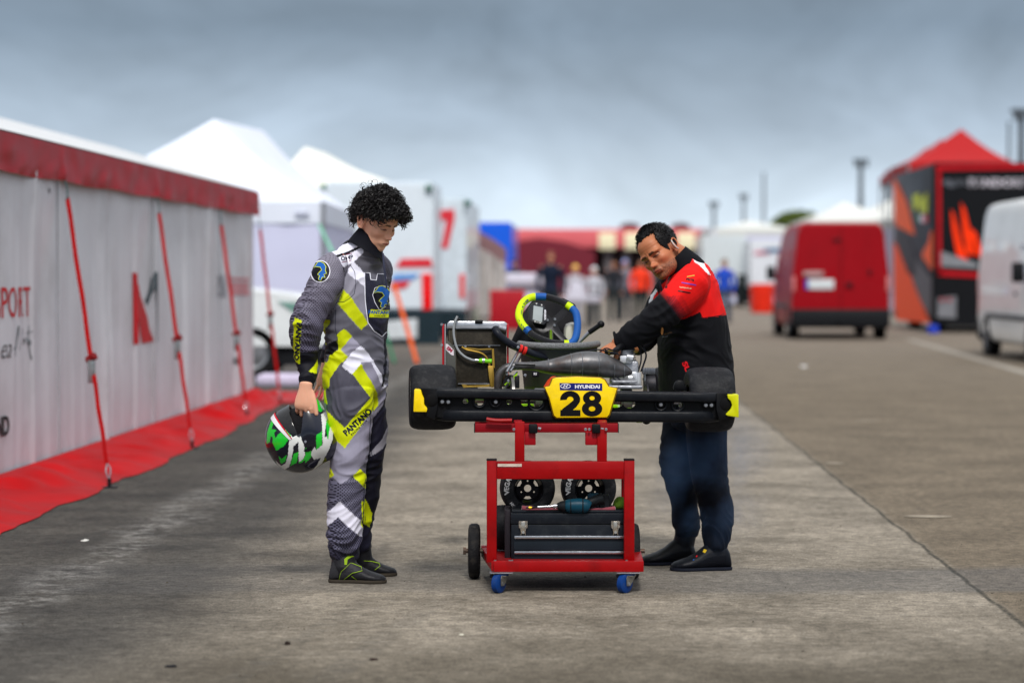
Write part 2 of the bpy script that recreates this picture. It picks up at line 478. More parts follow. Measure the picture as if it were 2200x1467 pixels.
# ---------------- head
def ell(p, c, r):
    q = (p-np.array(c))/np.array(r); l = np.linalg.norm(q, axis=1); return (l-1)*min(r)
def smin(a, b, k):
    h = np.clip(0.5+0.5*(b-a)/k, 0, 1); return b*(1-h)+a*h-k*h*(1-h)
def seg_d(m, a, b):
    a = np.array(a); b = np.array(b); ab = b-a; t = np.clip(((m-a)@ab)/(ab@ab), 0, 1); return np.linalg.norm(m-(a+t[:,None]*ab), axis=1)
def head_field(p, jaw=1.0, nose=1.0, age=0.0):
    p = p.copy(); m = p.copy(); m[:,1] = np.abs(m[:,1])
    d = ell(m, (-.014,0,.030), (.098,.077,.090))
    d = smin(d, ell(m, (.030,0,-.030), (.062,.058,.080)), .03)
    d = smin(d, ell(m, (.028,.022*jaw,-.078), (.050,.034,.030)), .025)
    d = smin(d, ell(m, (.073,0,-.100), (.019,.022*jaw,.016)), .018)
    d = smin(d, ell(m, (.056,.042,-.028), (.030,.022,.020)), .018)
    d = smin(d, ell(m, (.078,.024,.014), (.016,.030,.009)), .012)
    d = smin(d, ell(m, (.066,0,.045), (.030,.048,.035)), .02)
    d = -smin(-d, ell(m, (.101,.031,-.007), (.017,.019,.011)), .010)
    d = smin(d, ell(m, (.0775,.031,-.009), (.0125,.0165,.0095)), .003)
    d = smin(d, ell(m, (.091*1,0,-.014), (.013,.0075,.028)), .010)
    d = smin(d, ell(m, (.1065+.004*(nose-1),0,-.039), (.0125*nose,.0105*nose,.0100)), .010)
    d = smin(d, ell(m, (.0965,.0115,-.043), (.0105,.0075,.0075)), .005)
    d = smin(d, ell(m, (.088,0,-.067), (.015,.027,.014)), .012)
    d = smin(d, ell(m, (.0975,0,-.0640), (.0085,.020,.0045)), .004)
    d = smin(d, ell(m, (.0960,0,-.0735), (.0085,.018,.0055)), .004)
    if age:
        d = smin(d, ell(m, (.084,.024,.011), (.014,.026,.0075)), .008)
        for a, b, k, s_ in (((.104,.017,-.046),(.084,.034,-.078),.0034,.0035), ((.098,.007,.022),(.100,.0045,.004),.0030,.003), ((.090,.020,-.026),(.082,.042,-.020),.0018,.003), ((.094,.004,-.086),(.088,.022,-.088),.0022,.0035)):
            d = d + age*k*np.exp(-(seg_d(m, a, b)/s_)**2)
        for zz in (.034,.046): d = d + age*.0010*np.exp(-((m[:,2]-zz)/.0022)**2)*(m[:,0]>.05)
    return d
def head_radius(dirs, **k):
    lo = np.full(len(dirs), .03); hi = np.full(len(dirs), .17)
    for _ in range(22):
        mid = (lo+hi)/2; d = head_field(dirs*mid[:,None], **k)
        ins = d < 0; lo = np.where(ins, mid, lo); hi = np.where(ins, hi, mid)
    return (lo+hi)/2
def add_head(mb, c, R, scale=1.0, ears=True, **k):
    nu, nv = 150, 110
    th = np.linspace(0.001, PI-0.001, nv+1); ph = np.linspace(0, 2*PI, nu, endpoint=False)
    T, P = np.meshgrid(th, ph, indexing='ij')
    # pole along the head's own y axis would pinch the ears; keep it vertical
    d = np.stack([np.sin(T)*np.cos(P), np.sin(T)*np.sin(P), np.cos(T)], -1).reshape(-1,3)
    r = head_radius(d, **k)
    Rn = np.array(R); pts = (d*r[:,None]*scale)@Rn.T + np.array(c)
    fs = []
    for i in range(nv):
        for j in range(nu):
            l = (j+1) % nu; fs.append((i*nu+j, (i+1)*nu+j, (i+1)*nu+l, i*nu+l))
    mb.add([Vector(p) for p in pts], fs)
    if ears:
        for sgn in (-1, 1):
            loc = lambda x, y, z: Vector(c) + R @ Vector((x*scale, y*scale, z*scale))
            e = []
            for a in range(18):
                t = 2*PI*a/18
                rr = 1.0 if math.sin(t) > 0 else 0.78
                e.append(loc(-.014+.016*rr*math.cos(t)-.006*math.sin(t), sgn*(.079+.006*(1-math.cos(t))*.5), -.010+.030*math.sin(t)))
            mb.tube(e, .0042*scale, n=7, closed=True)
            mb.sphere(loc(-.006, sgn*.074, -.012), (.016*scale, .009*scale, .024*scale), 14, 10, rot=R)
            mb.sphere(loc(-.001, sgn*.077, -.036), (.008*scale, .005*scale, .008*scale), 10, 8, rot=R)
# ---------------- hand
def hand(mb, wrist, x, z, side, scale=1.0, curls=None, thumb=(0.75,0.62,-0.25), spread=1.0, thumb_curl=0.25):
    """x: wrist to knuckles, z: out of the back of the hand; side=+1 puts the thumb at +y = z cross x"""
    x = Vector(x).normalized(); z = Vector(z); z = (z-x*z.dot(x)).normalized(); y = z.cross(x)*side
    w = Vector(wrist)
    P = lambda a, b, c: w + (x*a + y*b + z*c)*scale
    ch = [(P(-.015,0,0), .027*scale, .021*scale), (P(.012,0,0), .029*scale, .020*scale), (P(.045,.001,0), .038*scale, .019*scale), (P(.075,0,.001), .041*scale, .016*scale), (P(.090,0,0), .037*scale, .011*scale)]
    limb(mb, ch, ref=y, n=18)
    curls = curls or [(.5,.6,.4)]*4
    for i, (by, ln, r, st) in enumerate(((.030,.074,.0086,.086), (.0105,.082,.0088,.090), (-.0105,.076,.0084,.087), (-.030,.060,.0076,.080))):
        c = curls[i]; p = Vector((st-.02, by, 0)); pts = [P(*p)]; rs = [r*scale*1.05]
        a = 0; yaw = by*spread*4.0
        p = Vector((st, by, .002)); pts.append(P(*p)); rs.append(r*scale*1.08)
        for seg, fr in enumerate((.45,.31,.24)):
            a += c[seg]
            q = Vector((math.cos(a)*math.cos(yaw), math.sin(yaw)*math.cos(a), -math.sin(a)))
            mid = p + q*ln*fr*0.5; p = p + q*ln*fr
            pts += [P(*mid), P(*p)]; rs += [r*scale*(.93-.06*seg), r*scale*(1.0-.09*seg)]
        mb.tube(pts, rs, n=10)
        mb.sphere(pts[-1], rs[-1]*1.0, 10, 8)
    t = Vector(thumb).normalized(); p = Vector((.018,.020,-.006)); pts = [P(*p)]; rs = [.016*scale]
    for k, (ln, r) in enumerate(((.036,.0125), (.032,.0105), (.026,.0092))):
        p = p + t*ln; pts.append(P(*p)); rs.append(r*scale)
        t = (t + Vector((thumb_curl,-thumb_curl*1.1,-.08))).normalized()
    mb.tube(pts, rs, n=10, smooth=3); mb.sphere(pts[-1], rs[-1], 10, 8)
def folds(me, amp, idx_scale, seed=0, weight=None):
    """cloth creases: stretched ridged noise pushed along the normals"""
    co = mcoords(me); nr = mnormals(me); d = np.zeros(len(co))
    for i in range(len(co)):
        p = co[i]
        q = Vector((p[0]*idx_scale[0]+seed, p[1]*idx_scale[1], p[2]*idx_scale[2]))
        w_ = noise.noise(Vector((p[0]*5, p[1]*5, p[2]*4+seed)))*1.5
        q.z += w_*2.2; q.x += w_
        n1 = noise.noise(q)
        d[i] = (1-abs(n1)*2.6)*0.55 + noise.noise(q*0.45)*0.9
    if weight is not None: d = d*weight
    set_coords(me, co+nr*(d*amp)[:,None])
def skin_paint(co, heads, hands_tint, base):
    """colours for the skin mesh: lips, brows, eyes, stubble by position on the head"""
    col = np.tile(linarr(base), (len(co),1))
    for (c, R, sc, opt) in heads:
        loc = ((co-np.array(c))@np.array(R))/sc
        near = (np.linalg.norm(loc, axis=1) < .15) & (loc[:,2] > -.125)
        x,y,z = loc.T; ay = np.abs(y)
        def mixc(mask, c2, f):
            f = (f*mask)[:,None] if not np.isscalar(f) else (mask*f)[:,None]
            col[:] = col*(1-f) + linarr(c2)*f
        g = lambda cx,cy,cz,sx,sy,sz: np.exp(-(((x-cx)/sx)**2+((ay-cy)/sy)**2+((z-cz)/sz)**2))*near
        mixc(g(.085,.045,-.035,.03,.018,.016), opt.get('cheek',(205,120,100)), .45)
        mixc(g(.107,0,-.04,.014,.013,.012), opt.get('cheek',(205,120,100)), .40)
        mixc(g(-.012,.080,-.012,.02,.014,.03), opt.get('cheek',(205,120,100)), .5)
        if 'stubble' in opt:
            st = np.clip((-.045-z)/.02, 0, 1)*np.clip((x+.01)/.03,0,1)*near
            st = np.maximum(st, np.clip((.02-x)/.02,0,1)*np.clip((x+.005)/.01,0,1)*np.clip((.02-z)/.02,0,1)*near*(ay>.05))
            lipm = g(.100,0,-.069,.014,.022,.008) > .45
            rn = np.array([noise.noise(Vector((a*220,b*220,c_*220))) for a,b,c_ in loc[st>0]])
            ff = np.zeros(len(co)); ff[st>0] = np.clip(.48+rn*.55, .1, .85)
            mixc(st*(~lipm), opt['stubble'], ff)
            mixc(g(.098,.006,-.053,.012,.020,.0045), opt['stubble'], .55)
        mixc((g(.098,0,-.0685,.014,.021,.0080) > .42).astype(float), opt.get('lip',(170,82,78)), .8)
        mixc(((np.abs(z+.0688+ .08*ay*ay/ .03) < .0016)&(ay<.022)&(x>.085)&near).astype(float), (70,28,28), .85)
        bz = .0135+opt.get('browlift',0)+ .10*(ay-.012) - 4.5*np.clip(ay-.034,0,1)**1.3
        mixc(((np.abs(z-bz) < opt.get('browth',.0048)*np.clip(1.25-(ay-.012)/.05,.45,1))&(ay>.009)&(ay<.050)&(x>.055)&near).astype(float), opt.get('brow',(38,24,18)), .85)
        # eyes: lids almost closed looking down, or open
        ez = -.0095; w = .0155
        open_ = opt.get('open', .0028)
        dz = z-ez; inside = (1-((ay-.031)/w)**2)
        lens_ = open_*np.clip(inside,0,1)
        eye = (np.abs(dz) < lens_)&(inside>0)&(x>.065)&near
        mixc(eye.astype(float), opt.get('white',(150,130,122)), 1.0)
        iris = eye&(np.abs(ay-.031+opt.get('look',0)*np.sign(y)) < .0058)
        mixc(iris.astype(float), (30,18,14), 1.0)
        lash = (np.abs(dz-lens_-.0008) < .0013)&(inside>-.1)&(x>.065)&near
        mixc(lash.astype(float), (22,14,12), .95)
        mixc(g(.090,.031,-.010,.018,.017,.012), (104,58,46), .42)
        mixc(g(.104,.0065,-.0475,.005,.0036,.0028), (50,20,18), .8)
    return np.clip(col, 0, 1)
SKIN = paint_mat('skin', rough=0.50, bump=0.10, bscale=500, sss=0.10, spec=.35)
def shoe_mesh(heel, toe, width, height, ankle_r, col_up):
    """low boot outline: sole on the ground, closed vamp, collar round the ankle"""
    heel = Vector(heel); toe = Vector(toe); d = (toe-heel); L_ = d.length; x = d.normalized(); y = Vector((-x.y, x.x, 0)); z = Vector((0,0,1))
    mb = MB(); prof = [(0.0,.55,.30),(.03,.80,.62),(.12,.98,.98),(.28,.96,1.0),(.42,.92,.86),(.55,.96,.62),(.70,1.06,.44),(.84,1.0,.34),(.94,.72,.27),(1.0,.38,.17)]
    rings = []
    for t, w, h in prof:
        c = heel + x*(L_*t) ; w_ = width/2*w; h_ = height*h; r = []
        for k in range(24):
            a = 2*PI*k/24; ca, sa = math.cos(a), math.sin(a)
            px = math.copysign(abs(ca)**.8, ca)*w_*(1.0 if sa < 0 else (1-.25*sa))
            pz = h_*.5 + math.copysign(abs(sa)**.75, sa)*h_*.5
            r.append(c + y*px + z*(pz+.006))
        rings.append(r)
    mb.loft(rings)
    return mb, (heel, x, y, z, L_)
def sole_mesh(fr, width):
    heel, x, y, z, L_ = fr; pts = []
    prof = [(-.02,.35),(0,.62),(.05,.84),(.15,.95),(.3,.86),(.45,.84),(.6,1.0),(.75,1.12),(.88,.95),(.96,.66),(1.015,.25)]
    poly = [heel+x*(L_*t)+y*(w*width/2) for t,w in prof] + [heel+x*(L_*t)-y*(w*width/2) for t,w in prof[::-1]]
    for p in poly: p.z = .001
    mb = MB(); mb.prism(poly, (0,0,.014), bev=.004); return mb
mSteel = M('steel', (176,178,184), .32, .95, var=.15, bump=.05, dirt=((60,55,50),20,.5))
mDark = M('dark_metal', (40,40,44), .45, .7, var=.3, bump=.1, dirt=((90,70,50),18,.35))
mW = M('print_white', (232,232,245), .55, var=.03)
# ================================================================== GROUND
def ground_mat():
    m = bpy.data.materials.new('ground_dusty_asphalt'); m.use_nodes = True; nt = m.node_tree; b = nt.nodes['Principled BSDF']; L = nt.links.new
    t = nt.nodes.new('ShaderNodeTexCoord'); sp = nt.nodes.new('ShaderNodeSeparateXYZ'); L(t.outputs['Object'], sp.inputs[0]); X, Y = sp.outputs['X'], sp.outputs['Y']
    def ma(op, *a, clamp=False):
        n = nt.nodes.new('ShaderNodeMath'); n.operation = op; n.use_clamp = clamp
        for i, q in enumerate(a):
            if isinstance(q, (int,float)): n.inputs[i].default_value = q
            else: L(q, n.inputs[i])
        return n.outputs[0]
    def nz(scale, det=5, ro=.55, sc=(1,1,1), off=(0,0,0)):
        mp = nt.nodes.new('ShaderNodeMapping'); mp.inputs['Scale'].default_value = sc; mp.inputs['Location'].default_value = off; L(t.outputs['Object'], mp.inputs[0])
        n = nt.nodes.new('ShaderNodeTexNoise'); n.inputs['Scale'].default_value = scale; n.inputs['Detail'].default_value = det; n.inputs['Roughness'].default_value = ro
        L(mp.outputs[0], n.inputs['Vector']); return n.outputs[0]
    def mr(v, a, b_, c=0., d=1., sm=False):
        n = nt.nodes.new('ShaderNodeMapRange'); n.inputs[1].default_value = a; n.inputs[2].default_value = b_; n.inputs[3].default_value = c; n.inputs[4].default_value = d
        if sm: n.interpolation_type = 'SMOOTHSTEP'
        L(v, n.inputs[0]); return n.outputs[0]
    def mix(f, a, b_):
        n = nt.nodes.new('ShaderNodeMix'); n.data_type = 'RGBA'
        if isinstance(f, (int,float)): n.inputs[0].default_value = f
        else: L(f, n.inputs[0])
        for i, q in ((6,a),(7,b_)):
            if isinstance(q, tuple): n.inputs[i].default_value = (*q,1)
            else: L(q, n.inputs[i])
        return n.outputs[2]
    big = nz(.35, 5, .6); mid = nz(1.6, 6, .65, off=(3,1,0)); wob = nz(1.1, 3, .5, off=(9,2,0)); fine = nz(22, 5, .75); grit = nz(110, 3, .7); strk = nz(9, 7, .72, sc=(1,1,1), off=(2,5,0))
    wobx = ma('MULTIPLY', ma('SUBTRACT', wob, .5), .5)
    # local lane coordinate: the lanes converge on the same distant point
    xl = ma('SUBTRACT', X, ma('MULTIPLY', Y, .0279)); xw = ma('ADD', xl, wobx)
    dust = mix(mr(mid, .35, .65), (.135,.116,.090), (.275,.240,.192))
    dust = mix(ma('MULTIPLY', mr(strk, .54, .66), .35), dust, (.35,.315,.265))
    # brownish clean asphalt right of the joint
    right = mix(mr(mid, .35,.65), (.112,.090,.064), (.172,.140,.102))
    seamx = ma('SUBTRACT', ma('ADD', xl, ma('MULTIPLY', ma('SUBTRACT', nz(1.6,5,.6), .5), .075)), 1.665)
    col = mix(mr(seamx, -.03, .05, sm=True), dust, right)
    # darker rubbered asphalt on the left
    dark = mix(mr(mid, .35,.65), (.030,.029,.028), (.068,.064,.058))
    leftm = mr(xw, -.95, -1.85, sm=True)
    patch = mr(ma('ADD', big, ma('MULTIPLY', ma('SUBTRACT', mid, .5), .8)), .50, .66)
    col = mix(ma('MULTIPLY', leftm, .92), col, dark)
    # dusty line where the tents' edge begins
    dl = ma('ABSOLUTE', ma('ADD', xw, 2.22)); lm = ma('MULTIPLY', mr(dl, .20, .02), mr(nz(7,6,.75), .44, .62))
    col = mix(ma('MULTIPLY', lm, .75), col, (.25,.24,.225))
    # the lanes lose their edges far away
    col = mix(mr(Y, 26, 60, 0, .8), col, (.215,.185,.155))
    mot = nz(12,8,.80,off=(4,4,0)); sc_ = nt.nodes.new('ShaderNodeVectorMath'); sc_.operation = 'SCALE'; L(col, sc_.inputs[0]); L(mr(mot, .32,.68,.66,1.30), sc_.inputs['Scale']); col = sc_.outputs[0]
    # near the camera: browner surface, with a lens vignette painted into the colour
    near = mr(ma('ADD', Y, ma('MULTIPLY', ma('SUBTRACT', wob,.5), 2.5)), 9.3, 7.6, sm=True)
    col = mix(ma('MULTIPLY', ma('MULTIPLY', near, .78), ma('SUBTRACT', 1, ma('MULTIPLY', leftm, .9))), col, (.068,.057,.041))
    # darker band crossing behind the feet
    bd = ma('ADD', Y, ma('MULTIPLY', ma('SUBTRACT', nz(1.3,5,.6,sc=(.35,1,1)), .5), 1.1)); 
    band = ma('MULTIPLY', mr(bd, 9.9, 10.15, sm=True), mr(bd, 11.05, 10.75, sm=True)); band = ma('MULTIPLY', band, mr(X, -2.0, .8, .15, .52))
    col = mix(band, col, (.100,.098,.098))
    # tyre tracks towards the camera
    for cx, w_ in ((-.325,.045),(-.62,.035)):
        d = ma('ABSOLUTE', ma('SUBTRACT', ma('SUBTRACT', X, ma('MULTIPLY', ma('SUBTRACT', Y, 9.6), .16)), cx)); tr = mr(d, w_+.02, w_)
        wv = nt.nodes.new('ShaderNodeTexWave'); wv.inputs['Scale'].default_value = 6; wv.inputs['Distortion'].default_value = 5; wv.inputs['Detail'].default_value = 3; L(t.outputs['Object'], wv.inputs['Vector'])
        tr = ma('MULTIPLY', tr, ma('MULTIPLY', mr(nz(9,4,.7,sc=(.5,2,1)), .42,.62), mr(Y, 9.9, 9.5)))
        col = mix(ma('MULTIPLY', tr, .5), col, (.11,.10,.085))
    # fine aggregate
    col2 = nt.nodes.new('ShaderNodeVectorMath'); col2.operation = 'SCALE'; L(col, col2.inputs[0]); L(ma('MULTIPLY', mr(fine, .28,.72,.55,1.48), mr(grit, .28,.72,.40,1.64)), col2.inputs['Scale'])
    col = col2.outputs[0]
    # crack along the joint
    cd = ma('ABSOLUTE', seamx); crk = ma('MULTIPLY', mr(cd, .017, .004), mr(fine, .36,.54))
    col = mix(ma('MULTIPLY', crk, .85), col, (.022,.024,.020))
    # oil spots
    sp2 = nz(3.1, 2, .5, off=(5,7,0)); col = mix(ma('MULTIPLY', mr(sp2, .73,.77), .5), col, (.06,.055,.05))
    L(col, b.inputs['Base Color']); L(mr(mid, .3,.7,.78,.95), b.inputs['Roughness']); b.inputs['Specular IOR Level'].default_value = .12
    h = ma('ADD', ma('MULTIPLY', grit, .7), ma('ADD', ma('MULTIPLY', fine, 1.0), ma('MULTIPLY', crk, -2.0)))
    bp = nt.nodes.new('ShaderNodeBump'); bp.inputs['Strength'].default_value = .5; bp.inputs['Distance'].default_value = .006; L(h, bp.inputs['Height']); L(bp.outputs[0], b.inputs['Normal'])
    return m
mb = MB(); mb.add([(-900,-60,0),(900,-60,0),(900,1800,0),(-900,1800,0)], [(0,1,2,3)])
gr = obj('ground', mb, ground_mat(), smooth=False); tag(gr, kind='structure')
# painted marks
mb = MB(); a, b = G(1950,728,.004), G(2260,817,.004); d = (b-a).normalized(); q = Vector((-d.y,d.x,0))*.09
n = 30; mb.grid(lambda i,j: a+(b-a)*i+q*(j*2-1), n, 1)
ml = obj('painted_line', mb, M('line_paint',(150,144,134),.8,var=.2,vscale=2,dirt=((96,90,82),3,.8)), smooth=False); tag(ml, kind='structure')
for x0,x1,y in ((1942,2046,1108),(1836,1886,903),(1770,1815,994)):
    mb = MB(); a, b = G(x0,y,.004), G(x1,y+1,.004); mb.grid(lambda i,j: a+(b-a)*i+Vector((0,1,0))*((j-.5)*(.14*math.sin(PI*(.06+.88*i)))), 12, 1)
    m_ = obj('painted_mark', mb, M('mark_paint',(150,140,124),.85,var=.2,vscale=12,dirt=((110,100,86),22,.8)), smooth=False); tag(m_, kind='structure')
# loose grit and small stones
rng = random.Random(11); mb = MB()
for k in range(900):
    Yg = 7.2+rng.random()**1.4*9; Xg = rng.uniform(-2.7, 2.6)*Yg/9; r = rng.choice((.0015,.002,.003,.004,.006 if rng.random()<.2 else .002))
    vs = [Vector((rng.uniform(-1,1),rng.uniform(-1,1),0)).normalized()*r*rng.uniform(.7,1.2) for _ in range(2)]
    bm = [(Xg+r*math.cos(a)*rng.uniform(.7,1.3), Yg+r*math.sin(a)*rng.uniform(.7,1.3), .0005) for a in (0,1.3,2.5,3.8,5.0)]
    mb.add(bm+[(Xg,Yg,r*rng.uniform(.6,1.1))], [(i,(i+1)%5,5) for i in range(5)])
st = obj('grit', mb, M('grit_dark',(70,64,56),.9,var=.6,vscale=3), smooth=False); tag(st, kind='stuff')
for x,y,s_,c,lab in ((1233/2,1382,.030,(40,34,30),'small dark clod on the ground in front of the driver\'s feet, nearest the camera'),):
    pass
def litter(x, y, sx, sy, h, rgb, label, cat, name, seed):
    p = G(x,y); rg = random.Random(seed); mb = MB(); n = 9
    top = []; bot = []
    for i in range(n):
        a = 2*PI*i/n; k = rg.uniform(.75,1.15); bot.append((p.x+sx*k*math.cos(a), p.y+sy*k*math.sin(a), .001)); top.append((p.x+sx*.7*k*math.cos(a), p.y+sy*.7*k*math.sin(a), h*rg.uniform(.6,1.2)))
    mb.loft([[Vector(q) for q in bot],[Vector(q) for q in top]]); o = obj(name, mb, M('litter_%d_%d_%d'%rgb, rgb, .85, var=.3, vscale=40), smooth=False); tag(o, label, cat); recentre(o)
litter(183,1161,.020,.04,.006,(206,204,198),'crumpled scrap of white paper beside the red tent skirt','paper scrap','paper_scrap',1)
litter(617,1383,.011,.02,.010,(38,30,26),'dark clod of dirt on the ground between the driver\'s shoes and the camera','dirt clod','dirt_clod',2)
litter(992,1363,.011,.012,.004,(190,186,170),'pale flat chip on the ground below the trolley\'s left castor','stone chip','stone_chip',3)
litter(1727,788,.05,.12,.02,(206,206,206),'white scrap lying alone on the road towards the vans','paper scrap','paper_scrap',4)
litter(368,1432,.022,.02,.006,(26,26,28),'flat black shred near the bottom edge of the ground','rubber shred','rubber_shred',5)
litter(802,1417,.017,.012,.006,(46,34,30),'dark brown shred on the ground straight in front of the driver','rubber shred','rubber_shred',6)
litter(770,1240-0,.0,.0,.0,(1,1,1),'','','',7) if False else None
# ================================================================== LEFT AWNING TENT
TXa, TXk = -3.683, .0358           # wall line X = TXa + TXk*Z
def wz(x): return 3.683/(TXk-(x-1100)/F)        # depth where the wall crosses column x
def wp(Z, z, out=0.0): return Vector((TXa+TXk*Z+out, Z, z))
def wpx(x, y, out=0.0):
    Z = wz(x); p = W(x, y, Z); return Vector((p.x+out, Z, p.z))
tent = thing('awning_tent', 'long white tent wall with red valance and red ground skirt at the left', 'tent', (TXa+TXk*17, 17, 0))
pvc = M('pvc_white', (212,213,218), .5, var=.05, vscale=2, dirt=((150,148,146),1.6,.35))
pred = M('pvc_red', (170,0,6), .5, var=.2, vscale=2.5, spec=.08, dirt=((120,12,14),2,.4))
pval = M('valance_red', (166,14,28), .45, var=.15, vscale=3, bump=.1, bscale=8)
# panels between the legs, each slightly folded
def wall_f(Z, z):
    bi = max(0, min(len(bays)-2, sum(1 for b_ in bays if b_ <= Z)-1)); z0 = bays[bi]-.04; i = (Z-z0)/(bays[bi+1]-z0); j = (z-.075)/(2.05-.075)
    f = .013*noise.noise(Vector((Z*3.1,0,z*.25)))+.008*noise.noise(Vector((Z*9,0,z*.5)))+.012*math.exp(-((i-.03)/.03)**2)
    f += .030*math.exp(-((i-.46-.03*j)/.025)**2)*(1-.6*j)-.02*math.exp(-((i-.51-.03*j)/.03)**2)*(1-.5*j)+.02*math.exp(-((i-.8)/.015)**2)
    # slack drape: shallow diagonal pulls from the top corners
    f += .012*math.sin(6*i+3.0*j)*math.exp(-((j-.9)/.4)**2)+.010*noise.noise(Vector((Z*1.6+j*2.2, j*2.4, 7)))
    return f*1.3*min(1, max(0,i)/.03, max(0,1-i)/.03)
def drape(mb, d=.006, step=.10):
    bm = bmesh.new(); vs = [bm.verts.new((0,p[0],p[1])) for p in mb.v]
    for q in mb.f:
        try: bm.faces.new([vs[i] for i in q])
        except ValueError: pass
    for _ in range(6):
        es = [e for e in bm.edges if e.calc_length() > step]
        if not es: break
        bmesh.ops.subdivide_edges(bm, edges=es, cuts=1); bmesh.ops.triangulate(bm, faces=[f for f in bm.faces if len(f.verts) > 4])
    bm.verts.index_update(); o = MB(); o.add([wp(v.co.y, v.co.z, wall_f(v.co.y, v.co.z)+d) for v in bm.verts], [[v.index for v in f.verts] for f in bm.faces]); bm.free(); return o
bays = [9.4, 12.9, 16.4, 19.9, 23.4, 25.75]
for bi, (z0, z1_) in enumerate(zip(bays, bays[1:])):
    mb = MB()
    def fn(i, j, z0=z0, z1_=z1_, bi=bi):
        Z = z0-.04+(z1_-z0+.04)*i; z = .075+.06*math.sin(PI*i)*0+ (2.05-.075)*j
        return wp(Z, z, wall_f(Z, z))
    mb.grid(fn, 90, 14)
    obj('wall_panel', mb, pvc, tent, angle=80)
# skirt lying out on the ground
mb = MB()
def skf(i, j):
    Z = 8.6+(25.9-8.6)*i; k = (Z-12.9)/3.5
    wav = noise.noise(Vector((Z*1.4, j*1.4, 3)))*.9+noise.noise(Vector((Z*4.2, j*2.2, 1)))*.45
    out = .02+.62*(1-.35*max(0,(Z-19)/7))*j**1.25+.06*wav*j; z = .075*(1-j)**1.3+.010+.085*max(0,wav)*math.sin(PI*j)*1.6 + .05*math.exp(-((abs(k-round(k)))/.06)**2)*math.sin(PI*min(1,j*1.1))
    if j > .97: z = .006
    return wp(Z, z+.012*(1-j), out)
mb.grid(skf, 300, 18); sk = obj('ground_skirt', mb, pred, tent, angle=80)
# valance
mb = MB()
def vf(i, j):
    Z = 8.6+(25.9-8.6)*i; k = (Z-12.9)/3.5; d = abs(k-round(k))
    return wp(Z, 2.19-.235*j-.018*math.sin(PI*min(1,d*2))*j*0.8, .05+.022*noise.noise(Vector((Z*2.2,j*1.2,0)))*j+.02*noise.noise(Vector((Z*6+j*4,j*2,5)))*j+.03*math.exp(-(d/.02)**2)*j)
mb.grid(vf, 300, 8); obj('valance', mb, pval, tent, angle=80)
mb = MB(); mb.add([wp(25.9,2.19,.05), wp(25.9,1.96,.05), wp(25.9,1.96,-3.3), wp(25.9,2.19,-3.3)], [(0,1,2,3)]); obj('valance', mb, pval, tent, smooth=False)
# roof
mb = MB()
def rf(i, j):
    Z = 8.6+(25.9-8.6)*i; return wp(Z, 2.20+.475*j-.045*math.sin(PI*j), .05-1.55*j)
mb.grid(rf, 40, 6); mb.grid(lambda i,j: wp(8.6+17.3*i, 2.675-.475*j, -1.50-1.7*j), 20, 4); mb.add([wp(25.9,2.2,.05), wp(25.9,2.675,-1.5), wp(25.9,2.2,-3.2)], [(0,1,2)])
obj('roof', mb, M('roof_white',(206,208,210),.55,var=.05,vscale=2,bump=.05), tent, angle=80)
mb = MB(); mb.add([wp(25.8,.1,0), wp(25.8,2.1,0), wp(25.8,2.1,-3.2), wp(25.8,.1,-3.2)], [(0,1,2,3)]); obj('end_panel', mb, pvc, tent, smooth=False)
for Z in (12.9,16.4,19.9,23.4):
    mb = MB(); mb.box(wp(Z,0,-.06), wp(Z,2.1,-.10)+Vector((0,.05,0))); obj('pole', mb, M('pole_alu',(150,152,156),.4,.8), tent)
    mb = MB(); mb.tube([wp(Z-.06,.10,.035), wp(Z-.05,1.0,.028), wp(Z-.05,2.0,.03)], .006, n=5); obj('panel_hem', mb, M('hem_grey',(150,152,158),.6), tent)
# prints on the wall
def wall_print(polys, m, name='print'):
    mb = MB()
    for v, f in polys: mb.add([(wpx(x,y).y, wpx(x,y).z) for x,y in v], f)
    return obj(name, drape(mb), m, tent, smooth=False, fix=False)
pr, pt_, pg = M('print_wall_red',(196,22,32),.5), M('print_wall_teal',(34,62,70),.5), M('print_wall_black',(20,22,28),.5)
wall_print([poly_px([(285,585),(291,588),(327,733),(305,738),(290,640),(290,739),(284,740)])], pr, 'logo')
wall_print([poly_px([(327,584),(331,586),(335,734),(331,735),(327.5,622),(314,656),(310,646)])], pt_, 'logo')
def wall_text(body, xr, yb, height, m, xl=None, **k):
    """lettering on the wall ending at column xr with baseline row yb; size in metres"""
    v, f = text2d(body, height, **k); Zr = wz(xr); zb = W(xr, yb, Zr).z; mb = MB()
    wv = v[:,0].max()
    mb.add([(Zr-(wv-a), zb+b+height/2) for a,b in v], f); return obj('lettering', drape(mb), m, tent, smooth=False, fix=False)
wall_text('SPORT', 62, 680, .195, pr, bold=.0, sx=.98)
wall_text('ea', 22, 768, .085, pg, shear=.4, sx=1.3, bold=-.012)
wall_text('ND', 18, 934, .125, pg, bold=.03, sx=1.25)
mb = MB()
for pts in (((30,766),(37,700),(38,752),(47,704),(46,742),(50,726)), ((50,738),(53,726),(56,730),(56,742)), ((57,742),(59,700)), ((52,716),(64,712)), ((61,730),(61,742)), ((58,742),(62,772)), ((26,752),(33,742))):
    v, f = stroke_px(pts, 1.3, closed=False); mb.add([(wpx(x,y).y, wpx(x,y).z) for x,y in v], f)
obj('signature', drape(mb), pt_, tent, smooth=False, fix=False)
pf = M('print_faded_pink',(196,140,146),.5); pf2 = M('print_faded_grey',(150,152,160),.5)
wall_print([poly_px([(463,591),(478,591),(481,638),(465,638)])], pf2); wall_print([poly_px([(488,594),(532,597),(531,603),(488,601)]), poly_px([(494,606),(530,607),(529,634),(496,634)])], pf)
